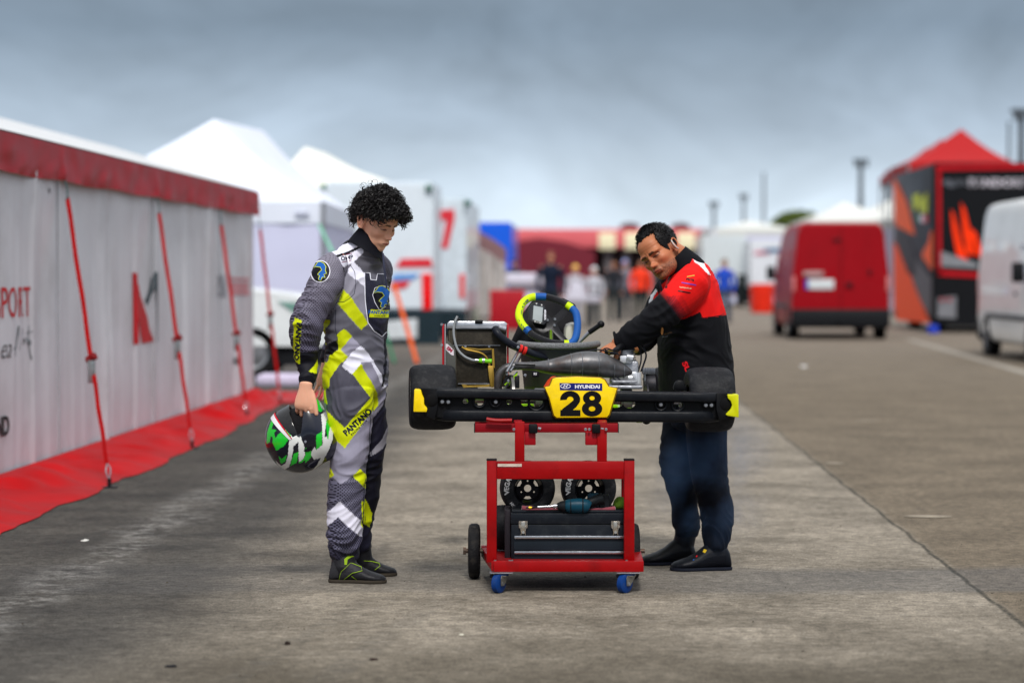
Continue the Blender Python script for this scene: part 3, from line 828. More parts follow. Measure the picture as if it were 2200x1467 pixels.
wall_text('JANTIL', 510, 786, .10, pg, bold=.03, sx=1.0); wall_text('bm', 103, 415, .040, pg, bold=.03)
# guy straps with ratchets
def strap(top, bot, rat, label, w_=.018, m=None):
    t_, b_ = Vector(top), Vector(bot); r = thing('ratchet_strap', label, 'strap', b_, 'straps holding down the white tent wall')
    m = m or M('strap_red',(164,4,6),.6,var=.15,vscale=6,bump=.1)
    d = (b_-t_).normalized(); sd = d.cross(Vector((.5,1,0))).normalized(); n_ = sd.cross(d)
    def seg(p, q, w_):
        mb = MB(); sag = 8
        mb.grid(lambda i,j: p+(q-p)*i + sd*(j-.5)*w_*2 + n_*.004*math.sin(12*i), sag, 1); o = obj('webbing', mb, m, r, smooth=False); o.modifiers.new('thick','SOLIDIFY').thickness = .003
    p0 = t_+(b_-t_)*.07; p1 = t_+(b_-t_)*rat; p2 = t_+(b_-t_)*(rat+.055); p3 = t_+(b_-t_)*.955
    seg(p0, p1, w_); seg(p2, p3, w_*.9)
    mb = MB(); mb.tube([t_, t_+(p0-t_)*.5+sd*.01, p0], .005, n=6); mb.torus(p0, n_, .012, .004, 12, 6); obj('top_cord', mb, M('cord_teal',(46,74,78),.8), r)
    mb = MB(); mb.box(p1-Vector((.022,.02,.0)), p1+Vector((.022,.02,-.16)), bev=.006, rot=None); rt_ = obj('ratchet', mb, M('ratchet_steel',(150,156,158),.35,.8,dirt=((60,56,50),10,.4)), r)
    mb = MB(); mb.cyl(p1+sd*.035, p1-sd*.035, .026, 14, bev=.004); obj('spool', mb, M('spool_red',(120,18,22),.6), rt_)
    mb = MB(); mb.tube([p3, p3+d*.05+sd*.02, b_, p3+d*.05-sd*.02, p3], .0045, n=6, smooth=3); obj('hook', mb, mSteel, r)
    mb = MB(); g = Vector((b_.x, b_.y, 0)); mb.cyl(g, g+Vector((0,0,.06)), .012, 10); mb.box(g+Vector((-.10,-.03,.001)), g+Vector((.05,.03,.010)), bev=.003); obj('anchor', mb, mDark, r)
def gp(x, y): g = G(x,y+8); return Vector((g.x, g.y, .06))
for (tx,ty),(bx_,by),rt_,lab in (((120,386),(235,1040),.62,'nearest of the red ratchet straps on the white tent wall'),
                             ((321,425),(413,955),.60,'red ratchet strap crossing the tent wall just right of the M logo'),
                             ((458,455),(531,888),.62,'third red strap along the tent wall, over the faded pink print'),
                             ((556,468),(602,858),.55,'farthest red strap at the end corner of the white tent wall')):
    p = wpx(tx,ty,.06) if tx < 545 else W(tx,ty,26.0)
    strap(p, gp(bx_,by), rt_, lab)
# ================================================================== KART on its stand
KY = 10.16
def K(x, y, d=0.0):
    Y = KY+d
    for _ in range(3):
        X = (x-1100)/F*Y; Y = KY+d+0.080*(X-.27)
    return W(x, y, Y)
def kr(px, d=0.0): return px*(KY+d)/F
kfw = Vector((-.08,1,0)).normalized(); krt = Vector((kfw.y,-kfw.x,0)); UP = Vector((0,0,1))
from mathutils.geometry import tessellate_polygon
def plate(mb, outer, holes, dvec, mi=0):
    """slab with openings; outer and holes are lists of 3D points in one plane"""
    loops = [[Vector(p) for p in outer]]+[[Vector(p) for p in h] for h in holes]
    tri = tessellate_polygon(loops); vs = [p for l in loops for p in l]; n = len(vs); d = Vector(dvec)
    fs = [tuple(t) for t in tri]+[tuple(i+n for i in t[::-1]) for t in tri]; o = 0
    for l in loops:
        m = len(l)
        for i in range(m): fs.append((o+i, o+(i+1)%m, o+(i+1)%m+n, o+i+n))
        o += m
    mb.add(vs+[p+d for p in vs], fs, mi); return mb
def circ_px(x, y, r, d, n=18, ry=None): return [K(x+r*math.cos(2*PI*i/n), y+(ry or r)*math.sin(2*PI*i/n), d) for i in range(n)]
kart = thing('racing_kart', 'racing kart number 28 seen from behind, raised on the red trolley', 'kart', K(1240,905,.6))
mPl = M('bumper_plastic', (15,18,24), .42, var=.2, bump=.12, bscale=50, dirt=((60,60,62),9,.25))
mPlD = M('dark_plastic', (9,10,14), .5, var=.2, bump=.1)
mYel = M('plate_yellow', (250,214,6), .35, var=.04, coat=.4, dirt=((90,70,30),14,.25))
mLimeP = M('lime_paint', (160,212,10), .35, coat=.4, var=.06)
mSteel = M('steel', (176,178,184), .32, .95, var=.15, bump=.05, dirt=((60,55,50),20,.5))
mAlu = M('aluminium_cast', (158,160,166), .45, .8, var=.2, bump=.2, bscale=90, dirt=((48,44,40),16,.6))
mDark = M('dark_metal', (40,40,44), .45, .7, var=.3, bump=.1, dirt=((90,70,50),18,.35))
mRub = M('tyre_rubber', (24,25,29), .62, var=.25, vscale=14, bump=.35, bscale=70, dirt=((80,80,80),28,.4))
mHose = M('rubber_hose', (24,27,36), .38, var=.15)
mGold = M('gold_anodised', (196,158,72), .35, .8, var=.1)
# --- rear bumper: upper and lower rail, pierced web between them
bump_ = bpy.data.objects.new('x', None); bpy.data.objects.remove(bump_)
def rail(ytop, ybot, x0, x1, d0, d1, seg=28):
    mb = MB(); rings = []
    for i in range(seg+1):
        t = i/seg; x = x0+(x1-x0)*t
        a = ytop(x); b = ybot(x); e = min(t, 1-t)
        cy = (a+b)/2; hh = (b-a)/2*(1 if e > .02 else .8); r = []
        for k in range(20):
            an = 2*PI*k/20; c_, s_ = math.cos(an), math.sin(an)
            yy = cy + math.copysign(abs(s_)**.45, s_)*hh; dd = (d0+d1)/2 + math.copysign(abs(c_)**.5, c_)*(d1-d0)/2 + (.05 if e<.02 else .05*max(0,1-e*14))
            r.append(K(x, yy, dd))
        rings.append(r)
    return mb.loft(rings)
top_y = lambda x: 832+ (x-900)*.0165; lo_y = lambda x: 905+(x-900)*.004
beam = obj('bumper', rail(top_y, lambda x: top_y(x)+25-3*abs(x-1240)/340, 894, 1574, .0, .075), mPl, kart, angle=50)
obj('lower_rail', rail(lambda x: 879+(x-900)*.006, lo_y, 940, 1545, .004, .07), mPl, beam, angle=50)
mb = MB()
hl = [circ_px(1030,862,9.5,.04,18,9), circ_px(1094,863,6,.04), circ_px(1128,864,9,.04), circ_px(1152,864,14,.04,18,10), circ_px(1323,866,16,.04,18,10), circ_px(1352,867,13,.04,18,10), circ_px(1456,870,9,.04), circ_px(1000,862,6,.04)]
plate(mb, [K(912,838,.04), K(1570,848,.04), K(1570,898,.04), K(912,896,.04)], hl, (0,.012,0))
obj('web', mb, mPlD, beam, smooth=False)
mb = MB()
for x,y,r in ((1030,862,12.5),(1064,862,11),(1456,870,12.5),(1420,869,12),(1152,864,17)):
    mb.torus(K(x,y,.032), (0,1,0), kr(r), .0045, 26, 8)
obj('hole_rim', mb, mPl, beam)
for sgn, pts, hole in ((-1, ((900,833),(941,834),(941,858),(940,878),(934,902),(912,892),(918,878),(913,870),(911,852),(904,837)), (926,860)), (1, ((1576,845),(1540,844),(1539,866),(1539,880),(1545,903),(1566,896),(1560,890),(1571,877),(1571,863),(1562,848)), (1558,868))):
    mb = MB(); mb.prism([K(x,y,.005) for x,y in pts], (0,.07,0), bev=.005); e = obj('bumper_end', mb, mPlD, kart)
    mb = MB(); mb.sphere(K(hole[0],hole[1],.010), (kr(15), .012, kr(15)), 20, 12); obj('recess', mb, M('deep_black',(6,6,8),.8), e)
mb = MB(); mb.prism([K(x,y,-.012) for x,y in ((890,836),(904,836.6),(907,848),(911,856),(911,869),(918,877),(917,885),(888,884.6))], (0,.09,0), bev=.004); obj('corner_plate', mb, mYel, kart, label='yellow scuffed end piece on the left end of the bumper')
mb = MB(); mb.prism([K(x,y,-.012) for x,y in ((1562.5,847),(1587,847),(1587.5,897),(1562,893),(1559,890),(1570,879),(1573,870),(1570,861),(1564,856))], (0,.09,0), bev=.004); obj('corner_plate', mb, M('end_yellow',(206,208,10),.35,coat=.4,var=.04), kart, label='yellow-green end piece on the right end of the bumper')
def bolt(x, y, d, r=4.2, parent=beam, m=mSteel):
    mb = MB(); p = K(x,y,d); mb.cyl(p, p-kfw*.008, kr(r), 16, bev=.0015); mb.cyl(p-kfw*.0081, p-kfw*.0095, kr(r*.45), 6)
    return obj('bolt', mb, m, parent)
for x,y in ((950,862.5),(963,863),(1065,863),(1419.5,869),(1516,870),(1528,870)):
    mb = MB(); mb.cyl(K(x,y,.038), K(x,y,.024), kr(7.5), 20, bev=.002); obj('boss', mb, mPlD, beam); bolt(x,y,.024)
mb = MB(); mb.prism([K(x,y,.09) for x,y in ((1374,860),(1381,859),(1382,882),(1370,882))], (0,.01,0)); obj('lime_bracket', mb, mLimeP, kart)
# --- number plate
pl = [(1187,814),(1194,811.5),(1240,809.5),(1290,812),(1299,816.5),(1303,823),(1307.5,831),(1325.6,834.4),(1309,890),(1304,896.5),(1196,897.5),(1190,892),(1180,854),(1170.5,832),(1181,829.7),(1185,820)]
mb = MB(); mb.prism([K(x,y,-.022) for x,y in pl], (0,.02,0), bev=.003); npl = obj('number_plate', mb, mYel, kart, label='yellow number plate with black 28')
mb = MB(); mb.prism([K(1246+(x-1246)*1.035, 854+(y-854)*1.05, -.012) for x,y in pl], (0,.01,0), bev=.002); obj('plate_backing', mb, M('plate_edge',(120,90,8),.5), kart)
def Kd(body, x, y, size, m, parent, d, name='lettering', **k):
    v, f = text2d(body, size, **k); mb = MB(); mb.add([K(x+a, y-b, d) for a,b in v], f); return obj(name, mb, m, parent, smooth=False, fix=False)
mNum = M('number_black', (12,12,16), .35)
def num28():
    # heavy grotesque figures drawn as overlapping strokes
    mb = MB(); n_ = [0]
    def put(v, f):
        n_[0] += 1; d = -.0228-.00012*n_[0]; mb.add([K(a,b,d) for a,b in v], f)
    def ringp(cx, cy, rx, ry, ix, iy, a0=0, a1=360, n=40):
        v = []; f = []
        for i in range(n+1):
            a = math.radians(a0+(a1-a0)*i/n); v += [(cx+rx*math.cos(a), cy-ry*math.sin(a)), (cx+ix*math.cos(a), cy-iy*math.sin(a))]
        for i in range(n): f.append((2*i,2*i+1,2*i+3,2*i+2))
        put(v, f)
    ringp(1272,855,19.6,15.2,5.6,4.6); ringp(1272,877.8,22,16.6,7.0,5.4)
    ringp(1225,857.5,21.5,18,7.0,6.0,-30,186)
    put(*poly_px([(1230.5,860.5),(1243.8,866.0),(1238,874),(1228,882.5),(1218,888),(1204,893),(1204,885),(1209,877.5),(1221,868.5)])); put(*poly_px([(1204,880.5),(1247,880.5),(1247,893.6),(1203.5,893.6)]))
    return mb
obj('number_28', num28(), mNum, npl, smooth=False, fix=False)
mb = MB(); mb.prism([K(x,y,-.0225) for x,y in ((1202,822.5),(1294,823.5),(1294,839.5),(1203,838))], (0,.002,0)); stp = obj('sponsor_strip', mb, M('strip_navy',(26,34,112),.35), npl)
mPw = M('print_plate_white', (236,236,244), .4, var=.03)
Kd('HYUNDAI', 1262, 830.5, 7.8, mPw, npl, -.0235, bold=.045, sx=1.22)
mb = MB(); v, f = stroke_px([(1215+10.5*math.cos(a*PI/12), 829.3+4.6*math.sin(a*PI/12)) for a in range(24)], 1.3); mb.add([K(a,b,-.0235) for a,b in v], f)
for pts in (((1210,832.5),(1213.5,826)), ((1216.5,832.5),(1220,826)), ((1211.5,829.8),(1218.5,828.7))):
    v, f = stroke_px(pts, 1.4, closed=False); mb.add([K(a,b,-.0235) for a,b in v], f)
obj('maker_emblem', mb, mPw, npl, smooth=False, fix=False)
# --- wheels
def tyre(name, c, axis, R, w, rim_r, parent, mat=mRub, writing=None, spokes=True):
    prof = [(-.5,rim_r/R),(-.52,.72),(-.53,.82),(-.51,.88),(-.475,.925),(-.42,.960),(-.34,.983),(-.2,.997),(0,1.0),(.2,.997),(.34,.983),(.42,.960),(.475,.925),(.51,.88),(.53,.82),(.52,.72),(.5,rim_r/R)]
    mb = MB(); inner = [(.42,rim_r/R*.96),(0,rim_r/R*.92),(-.42,rim_r/R*.96)]
    mb.lathe(c, axis, [(a*w, r*R) for a, r in prof+inner], 56, closed=True)
    t = obj(name, mb, mat, parent, angle=60)
    mb = MB(); rr = rim_r*1.0
    mb.lathe(c, axis, [(-w*.48,rr),(-w*.48,rr*.93),(-w*.40,rr*.90),(-w*.1,rr*.78),(w*.2,rr*.78),(w*.40,rr*.90),(w*.48,rr*.93),(w*.48,rr),(w*.40,rr*.97),(w*.2,rr*.84),(-w*.1,rr*.84),(-w*.40,rr*.97)], 40, closed=True)
    rim = obj('rim', mb, M('rim_black',(18,18,22),.3,.6,var=.1), t)
    if spokes:
        ax = Vector(axis).normalized(); u = Vector((0,0,1)); v = ax.cross(u).normalized(); cc = Vector(c)+ax*(w*.05)
        hole = lambda a, r, q, n=14: [cc+u*(a*math.cos(r)+q*math.cos(2*PI*i/n))+v*(a*math.sin(r)+q*math.sin(2*PI*i/n)) for i in range(n)]
        outer = [cc+u*rr*.80*math.cos(2*PI*i/40)+v*rr*.80*math.sin(2*PI*i/40) for i in range(40)]
        holes = [hole(0,0,rr*.235,20)]
        for k in range(3):
            a = 2*PI*k/3+PI/3; r1 = rr*.54
            hh = []
            for i in range(9): b = a+(-.36+.72*i/8); hh.append(cc+u*rr*.70*math.cos(b)+v*rr*.70*math.sin(b))
            for i in range(5): b = a+(.22-.44*i/4); hh.append(cc+u*rr*.52*math.cos(b)+v*rr*.52*math.sin(b))
            holes.append(hh); holes.append(hole(rr*.48, 2*PI*k/3, rr*.055, 10))
        mb = MB(); plate(mb, outer, holes, ax*.006); obj('wheel_disc', mb, M('rim_black',(18,18,22)), t, smooth=False)
    return t
TL = K(929,853,.20); TRt = K(1523,858,.20)
tl = tyre('tyre', TL, krt, .140, .185, .066, kart); tr = tyre('tyre', TRt, krt, .140, .185, .066, kart)
# sidewall lettering on the left tyre
def tyre_text(body, t0, c, axis, R, side, size, m, parent, span):
    v, f = text2d(body, size, bold=.04); ax = Vector(axis).normalized()*side; u = Vector((0,0,1)); w = ax.cross(u).normalized(); mb = MB()
    pts = []
    for a, b in v:
        an = t0 + a/(R); r = R+b; pts.append(Vector(c)+ax*(.185*.532)+ (u*math.sin(an)+w*math.cos(an))*r)
    mb.add(pts, f); return obj('lettering', mb, m, parent, smooth=False, fix=False)
mTw = M('tyre_print', (206,206,206), .6, var=.3, vscale=80)
for t0 in (2.9, .4): tyre_text('VEGA', PI-t0, TL, krt, .112, -1, .028, mTw, tl, 1)
mb = MB(); mb.cyl(TL, TRt, .025, 20); obj('rear_axle', mb, M('axle_steel',(150,152,158),.25,.95), kart)
for x, dd in ((1160,.2),(1345,.2)):
    mb = MB(); mb.cyl(K(x-12,856,dd), K(x+12,856,dd), .045, 24, bev=.004); obj('axle_bearing', mb, mAlu, kart)
mb = MB(); mb.lathe(K(1100,856,.2), krt, [(-.006,.025),(-.006,.095),(.006,.095),(.006,.025)], 40, closed=True); obj('brake_disc', mb, M('disc_steel',(120,118,116),.35,.9,dirt=((80,60,50),20,.4)), kart)
mb = MB(); mb.lathe(K(1388,856,.2), krt, [(-.004,.02),(-.004,.075),(.004,.075),(.004,.02)], 60, closed=True); obj('sprocket', mb, mDark, kart)
FLw = K(992,842,1.22); FRw = K(1436,846,1.22)
tyre('tyre', FLw, krt, .130, .13, .066, kart); tyre('tyre', FRw, krt, .130, .13, .066, kart)
for p in (TL-krt*-.10, TRt-krt*.10):
    mb = MB(); mb.cyl(p-krt*.03, p+krt*.03, .035, 20, bev=.004); obj('wheel_hub', mb, mAlu, kart)
# --- chassis tubes and floor tray
mb = MB(); rt = .0155
def kt(*pts, r=rt): mb.tube([K(*p) for p in pts], r, n=12, smooth=5)
kt((1010,880,.12),(1020,884,.3),(1080,876,.8),(1090,870,1.25)); kt((1400,882,.12),(1395,886,.3),(1340,878,.8),(1330,872,1.25))
kt((1010,880,.12),(1240,884,.10),(1400,882,.12)); kt((1020,884,.4),(1200,880,.42),(1395,886,.4)); kt((1085,873,1.2),(1210,868,1.3),(1330,872,1.2))
obj('chassis_frame', mb, mLimeP, kart)
mb = MB(); mb.prism([K(x,y,d) for x,y,d in ((1090,903,.30),(1375,905,.30),(1350,880,1.2),(1105,880,1.2))], (0,0,-.004)); obj('floor_tray', mb, mLimeP, kart, smooth=False)
mb = MB(); mb.prism([K(x,y,.12) for x,y in ((1028,895),(1090,897),(1101,900),(1101,907),(1060,906),(1030,899))], (0,.02,0), bev=.002); mb.prism([K(x,y,.1) for x,y in ((1178,897),(1310,898),(1305,905),(1182,905))], (0,.03,0), bev=.002); mb.prism([K(x,y,.1) for x,y in ((1367,899),(1380,900),(1380,908),(1367,908))], (0,.03,0), bev=.002)
obj('lime_skirt', mb, mLimeP, kart)
for x,y in ((1084,900),(1389,901)):
    mb = MB(); mb.lathe(K(x,y,.06), kfw, [(0,.004),(0,.012),(.01,.015),(.03,.015)], 18); b_ = obj('frame_end', mb, mSteel, kart)
    mb = MB(); mb.torus(K(x,y,.065), kfw, .017, .004, 20, 8); obj('rubber_ring', mb, mPlD, b_)
mb = MB(); mb.box(K(1052,905,.14), K(1390,897,.5)); 
# --- side pods
for x0,x1,d0,d1 in ((935,985,.55,1.0),(1470,1530,.55,1.0)):
    pass
# --- seat
def seat():
    mb = MB()
    def fn(i, j):
        a = -1.15+2.3*i; h = j
        x = 1200+ 92*math.sin(a)*(1.0-.12*(1-h)) ; dd = .62-.22*math.cos(a)+.10*(1-h)
        y = 838 - h*(94-5*math.cos(a)) + (1-math.cos(a))*(-4)
        return K(x, y, dd)
    mb.grid(fn, 36, 12); return mb
st_ = obj('seat', seat(), M('seat_shell', (66,68,72), .45, var=.15, bump=.1), kart); st_.modifiers.new('thick','SOLIDIFY').thickness = .008
mb = MB()
pts = []
for i in range(37):
    a = -1.15+2.3*i/36; pts.append(K(1200+92*math.sin(a), 744+5*math.cos(a)-5+(1-math.cos(a))*(-4), .62-.22*math.cos(a)))
mb.tube(pts, kr(7.5,.4), n=12); obj('seat_edge_pad', mb, M('pad_mesh', (120,122,124), .8, var=.6, vscale=240, bump=.8, bscale=260), st_)
mb = MB(); mb.box(K(1143,811,.385), K(1158,797,.40), bev=.002); obj('seat_sticker', mb, M('sticker_black',(18,18,24),.4), st_)
Kd('RS', 1150, 803, 5, mPw, st_, .382, bold=.03)
mb = MB(); 
for a,b in (((1115,752,.40),(1088,800,.16)),((1122,760,.42),(1096,798,.2)),((1084,835,.2),(1110,800,.38))): mb.cyl(K(*a), K(*b), .006, 10)
obj('seat_stay', mb, mSteel, kart)
mb = MB(); mb.prism([K(x,y,.25) for x,y in ((1083,826),(1112,800),(1110,812),(1092,830))], (0,.01,0)); obj('lime_bracket', mb, mLimeP, kart)
for x,y in ((1089,803),(1113,746),(1092,818),(1128,806)): bolt(x,y,.2,3.2,kart)
# --- exhaust: header bend and welded cone chamber
mb = MB()
ex = [((1071,842),8.6),((1070,822),8.8),((1074,803),9),((1086,791),9),((1104,786.5),8.6),((1130,786),8.6),((1152,786.5),9.5),((1178,788),15),((1210,786),21.5),((1240,783.5),27),((1262,783),29),((1288,784.5),28),((1312,789.5),23),((1334,795),17),((1350,799),9),((1358,801),3)]
mb.tube([K(p[0],p[1],.27+.03*(i>6)) for i,(p,r) in enumerate(ex)], [kr(r,.27) for p,r in ex], n=32, smooth=4)
exm = M('exhaust_steel', (92,92,94), .40, .7, var=.42, vscale=11, bump=.12, bscale=40, dirt=((84,62,50),12,.7))
exh = obj('exhaust', mb, exm, kart)
for x,r in ((1152,10.6),(1178,15.8),(1226,25.2),(1249,28.8),(1284,28.8),(1318,22.2),(1340,15.8)):
    mb = MB(); cy = 786.5 if x<1180 else (784 if x<1290 else 784+(x-1285)*.23)
    mb.torus(K(x,cy,.30), krt, kr(r-1.0,.3), .0022, 36, 6); obj('weld_seam', mb, M('weld_bead',(120,122,126),.4,.8), exh)
mb = MB(); mb.tube([K(1106,783,.24), K(1150,784,.24)], .004, n=6, mi=0); mb.torus(K(1140,785,.28), krt, kr(9.6,.28), .0025, 24, 6); obj('spring', mb, mDark, exh)
mb = MB(); mb.cyl(K(1176,836,.2), K(1186,820,.2), .020, 18); mb.sphere(K(1190,820,.2), .024, 14, 10); obj('silencer', mb, M('silencer_orange',(196,62,24),.5), kart)
# --- fuel tank behind the wheel, black fairing panel
mb = MB(); mb.box(K(1212,762,1.0), K(1246,692,1.08), bev=.03); obj('fuel_tank', mb, M('tank_white',(206,204,198),.4,trans=0,var=.05), kart)
mb = MB(); fp = [K(x,y,d) for x,y,d in ((1094,742,1.10),(1108,712,1.12),(1124,672,1.14),(1146,642,1.16),(1178,637,1.16),(1212,641,1.16),(1236,654,1.15),(1246,680,1.13),(1247,712,1.11),(1243,745,1.10))]
mb.prism(fp, (0,.03,0), bev=.006); obj('front_fairing', mb, M('fairing_black',(5,5,12),.6,spec=.15), kart)
# --- steering wheel
def SWp(x, y): 
    return K(x, y, .92+(690-y)/468*.75)
ring = [((1150,637.5),'b'),((1173,638),'k'),((1190,642),'k'),((1207,649),'k'),((1218,655),'l'),((1228,662),'b'),((1237,672),'b'),((1240.5,690),'b'),((1240,710),'b'),((1236,727),'b'),((1229,736),'b'),((1222,738.5),'l'),((1212,738.5),'k'),((1190,737),'k'),((1168,731),'k'),((1148,722),'k'),((1138,714),'b'),((1130,706),'l'),((1121,695),'l'),((1115,680),'l'),((1117,664),'l'),((1124,650),'l'),((1135,641.5),'l'),((1143,638.5),'l')]
mgr = {'l': M('grip_lime',(200,232,14),.55,bump=.1,var=.04), 'b': M('grip_blue',(24,84,160),.5,bump=.1,var=.06), 'k': M('grip_suede_black',(22,22,28),.9,bump=.5,bscale=220,sheen=.3)}
cs = [np.array(p[0], float) for p in ring]; n = len(cs); dense = []; kinds = []
for i in range(n):
    p0,p1,p2,p3 = cs[i-1],cs[i],cs[(i+1)%n],cs[(i+2)%n]
    for k in range(6):
        t = k/6; dense.append(.5*((2*p1)+(p2-p0)*t+(2*p0-5*p1+4*p2-p3)*t*t+(3*p1-p0-3*p2+p3)*t**3)); kinds.append(ring[i][1])
P3 = [SWp(*p) for p in dense]; m = len(P3)
wheel_core = MB(); wheel_core.tube(P3, .0155, n=14, closed=True); swo = obj('steering_wheel', wheel_core, mgr['k'], kart)
i = 0; start = next(k for k in range(m) if kinds[k] != kinds[k-1]); seq = [(start+k) % m for k in range(m)]; run = [seq[0]]
runs = []
for a in seq[1:]:
    if kinds[a] == kinds[run[-1]]: run.append(a)
    else: runs.append(run); run = [a]
runs.append(run)
for r in runs:
    if kinds[r[0]] == 'k': continue
    mb = MB(); mb.tube([P3[a] for a in r]+[P3[(r[-1]+1)%m]], .0172, n=16); obj('grip', mb, mgr[kinds[r[0]]], swo)
mb = MB()
hub = SWp(1184,690)
for poly in (((1168,668),(1186,684),(1200,672),(1213,660),(1225,668),(1210,684),(1196,694),(1205,712),(1222,732),(1210,736),(1194,720),(1184,708),(1168,716),(1150,708),(1144,692)),):
    mb.prism([SWp(x,y)+kfw*.004 for x,y in poly], kfw*.006, bev=.0015)
obj('spoke_plate', mb, M('carbon_black',(26,26,30),.35,.2), swo)
mb = MB(); 
dsp = ((1140,652),(1150,649),(1166,654),(1172,664),(1174,690),(1168,698),(1150,694),(1136,688),(1133,668))
mb.prism([SWp(x,y)-kfw*.035 for x,y in dsp], kfw*.03, bev=.005); dso = obj('lap_timer', mb, M('timer_case',(30,32,38),.4), swo)
mb = MB(); mb.prism([SWp(x,y)-kfw*.0365 for x,y in ((1145,656),(1165,660),(1163,692),(1143,686))], kfw*.003); obj('screen', mb, M('lcd_grey',(150,158,160),.25), dso)
for x,y in ((1151,652),(1162,655),(1148,690),(1159,693)):
    mb = MB(); mb.cyl(SWp(x,y)-kfw*.034, SWp(x,y)-kfw*.040, .0035, 10); obj('button', mb, M('button_white',(226,226,226),.4), dso)
v_, f_ = text2d('MYCHRON', 4.0, bold=.03, sx=.8); mb = MB(); mb.add([SWp(1169.5+b*.98, 676+a)-kfw*.0366 for a,b in v_], f_); obj('lettering', mb, mPw, dso, smooth=False, fix=False)
for x,y in ((1176,688),(1192,686),(1191,699)):
    mb = MB(); p = SWp(x,y)-kfw*.002; mb.cyl(p, p-kfw*.006, .0062, 16, bev=.001); obj('bolt', mb, mSteel, swo)
mb = MB(); mb.cyl(SWp(1184,692)+kfw*.02, K(1184,790,1.1), .011, 14); obj('steering_column', mb, mSteel, kart)
v, f = text2d('PANTANO', 9.5, bold=.03, sx=.8); mb = MB(); pts = []
path = [np.array(p, float) for p in ((1132,707),(1121,695),(1115,680),(1117,664),(1124,650),(1134,642))]
cum = [0]
for a,b in zip(path, path[1:]): cum.append(cum[-1]+np.linalg.norm(b-a))
x0 = v[:,0].min(); L_ = v[:,0].max()-x0
for a, b in v:
    s_ = (1-(a-x0)/L_)*cum[-1]*.98+.5; i = max(k for k in range(len(path)-1) if cum[k] <= s_+1e-6); t = (s_-cum[i])/(cum[i+1]-cum[i]); q = path[i]*(1-t)+path[i+1]*t
    tan = (path[i+1]-path[i]); tan /= np.linalg.norm(tan); nn = np.array([-tan[1], tan[0]]); q = q + nn*b*.8
    pts.append(SWp(*q)-kfw*.0188)
mb.add(pts, f); obj('lettering', mb, M('print_grip_navy',(30,50,70),.6), swo, smooth=False, fix=False)
# --- gear lever
mb = MB(); mb.cyl(K(1240,740,.62), K(1268,712,.60), .006, 12, r2=.010); lv = obj('gear_lever', mb, mSteel, kart)
mb = MB(); mb.cyl(K(1266,714,.60), K(1288,699,.58), .0115, 14); mb.sphere(K(1291,696.5,.58), .0165, 16, 12); obj('lever_grip', mb, M('lever_black',(20,20,24),.4), lv)
# --- radiator
RD = .40
mb = MB(); mb.box(K(962,831,RD), K(1088,704,RD+.035), bev=.003); rad = obj('radiator', mb, M('radiator_core',(46,42,36),.6,.2,var=.15,vscale=60,bump=.1,bscale=120,dirt=((90,84,74),30,.35)), kart)
finm = M('radiator_fin', (96,90,78), .5, .2, var=.3, vscale=50, dirt=((150,140,120),40,.7))
for k in range(36):
    x = 965+k*3.4; mb = MB(); mb.box(K(x,829,RD-.003), K(x+1.5,708,RD+.001)); obj('fin', mb, finm, rad, smooth=False)
mb = MB(); mb.prism([K(x,y,RD-.012) for x,y in ((959,706),(961,694),(966,689.5),(1084,691),(1090,696),(1091,708))], (0,.06,0), bev=.005); tank = obj('top_tank', mb, M('tank_alu',(196,198,204),.3,.85,var=.1,bump=.08,dirt=((90,84,80),18,.4)), rad)
mb = MB(); mb.box(K(980,706,RD-.016), K(1085,703,RD-.010)); mb.box(K(974,742.5,RD-.012), K(1075,741,RD-.003)); mb.box(K(984,825,RD-.012), K(1052,823,RD-.003)); obj('tie_bar', mb, mSteel, rad)
for x in (1000,1051):
    mb = MB(); mb.cyl(K(x,744,RD-.010), K(x,744,RD-.018), .005, 12); obj('bolt', mb, mSteel, rad)
mb = MB(); mb.cyl(K(1029,690,RD+.015), K(1029,702,RD+.015), .017, 18, bev=.003); mb.box(K(1020,696,RD-.02), K(1038,687,RD+.04), bev=.006); obj('filler_cap', mb, mPlD, rad)
mb = MB(); mb.cyl(K(982,694,RD+.012), K(981,684,RD+.012), .016, 16, bev=.003); mb.cyl(K(982,686,RD+.01), K(982,677,RD+.01), .005, 10); mb.box(K(974,690,RD-.005), K(990,685,RD+.03), bev=.004); obj('pressure_valve', mb, mPlD, rad)
for x0,x1,m_ in ((950,955,M('side_red',(170,30,40),.4)),(955.5,958,M('side_white',(206,206,210),.35,.6)),(1089,1093,M('side_red',(170,30,40)))):
    mb = MB(); mb.box(K(x0,832,RD-.02), K(x1,696,RD+.05), bev=.002); obj('side_plate', mb, m_, rad)
for y in (697,741):
    mb = MB(); mb.cyl(K(949,y,RD-.024), K(949,y,RD-.016), .006, 10); obj('bolt', mb, mSteel, rad)
mb = MB(); mb.prism([K(x,y,RD-.022) for x,y in ((958,724),(964,734),(979,748),(979,831),(958,831))], (0,.012,0), bev=.002); sp_ = obj('side_bracket', mb, M('bracket_grey',(92,92,88),.4,.4,dirt=((150,150,60),10,.2)), rad)
mb = MB(); mb.prism([K(x,y,RD-.0235) for x,y in ((957.5,738),(962,739),(975,752),(975,764),(969,762),(957.5,751))], (0,.002,0)); obj('sticker', mb, M('sticker_white',(216,206,214),.4), sp_)
v, f = text2d('EM', 7.5, bold=.05, sx=1.1); a_ = math.radians(38); mb = MB(); mb.add([K(966+x*math.cos(a_)+y*math.sin(a_), 750.5+x*math.sin(a_)-y*math.cos(a_), RD-.0242) for x,y in v], f); obj('lettering', mb, M('print_crimson',(160,24,60),.4), sp_, smooth=False, fix=False)
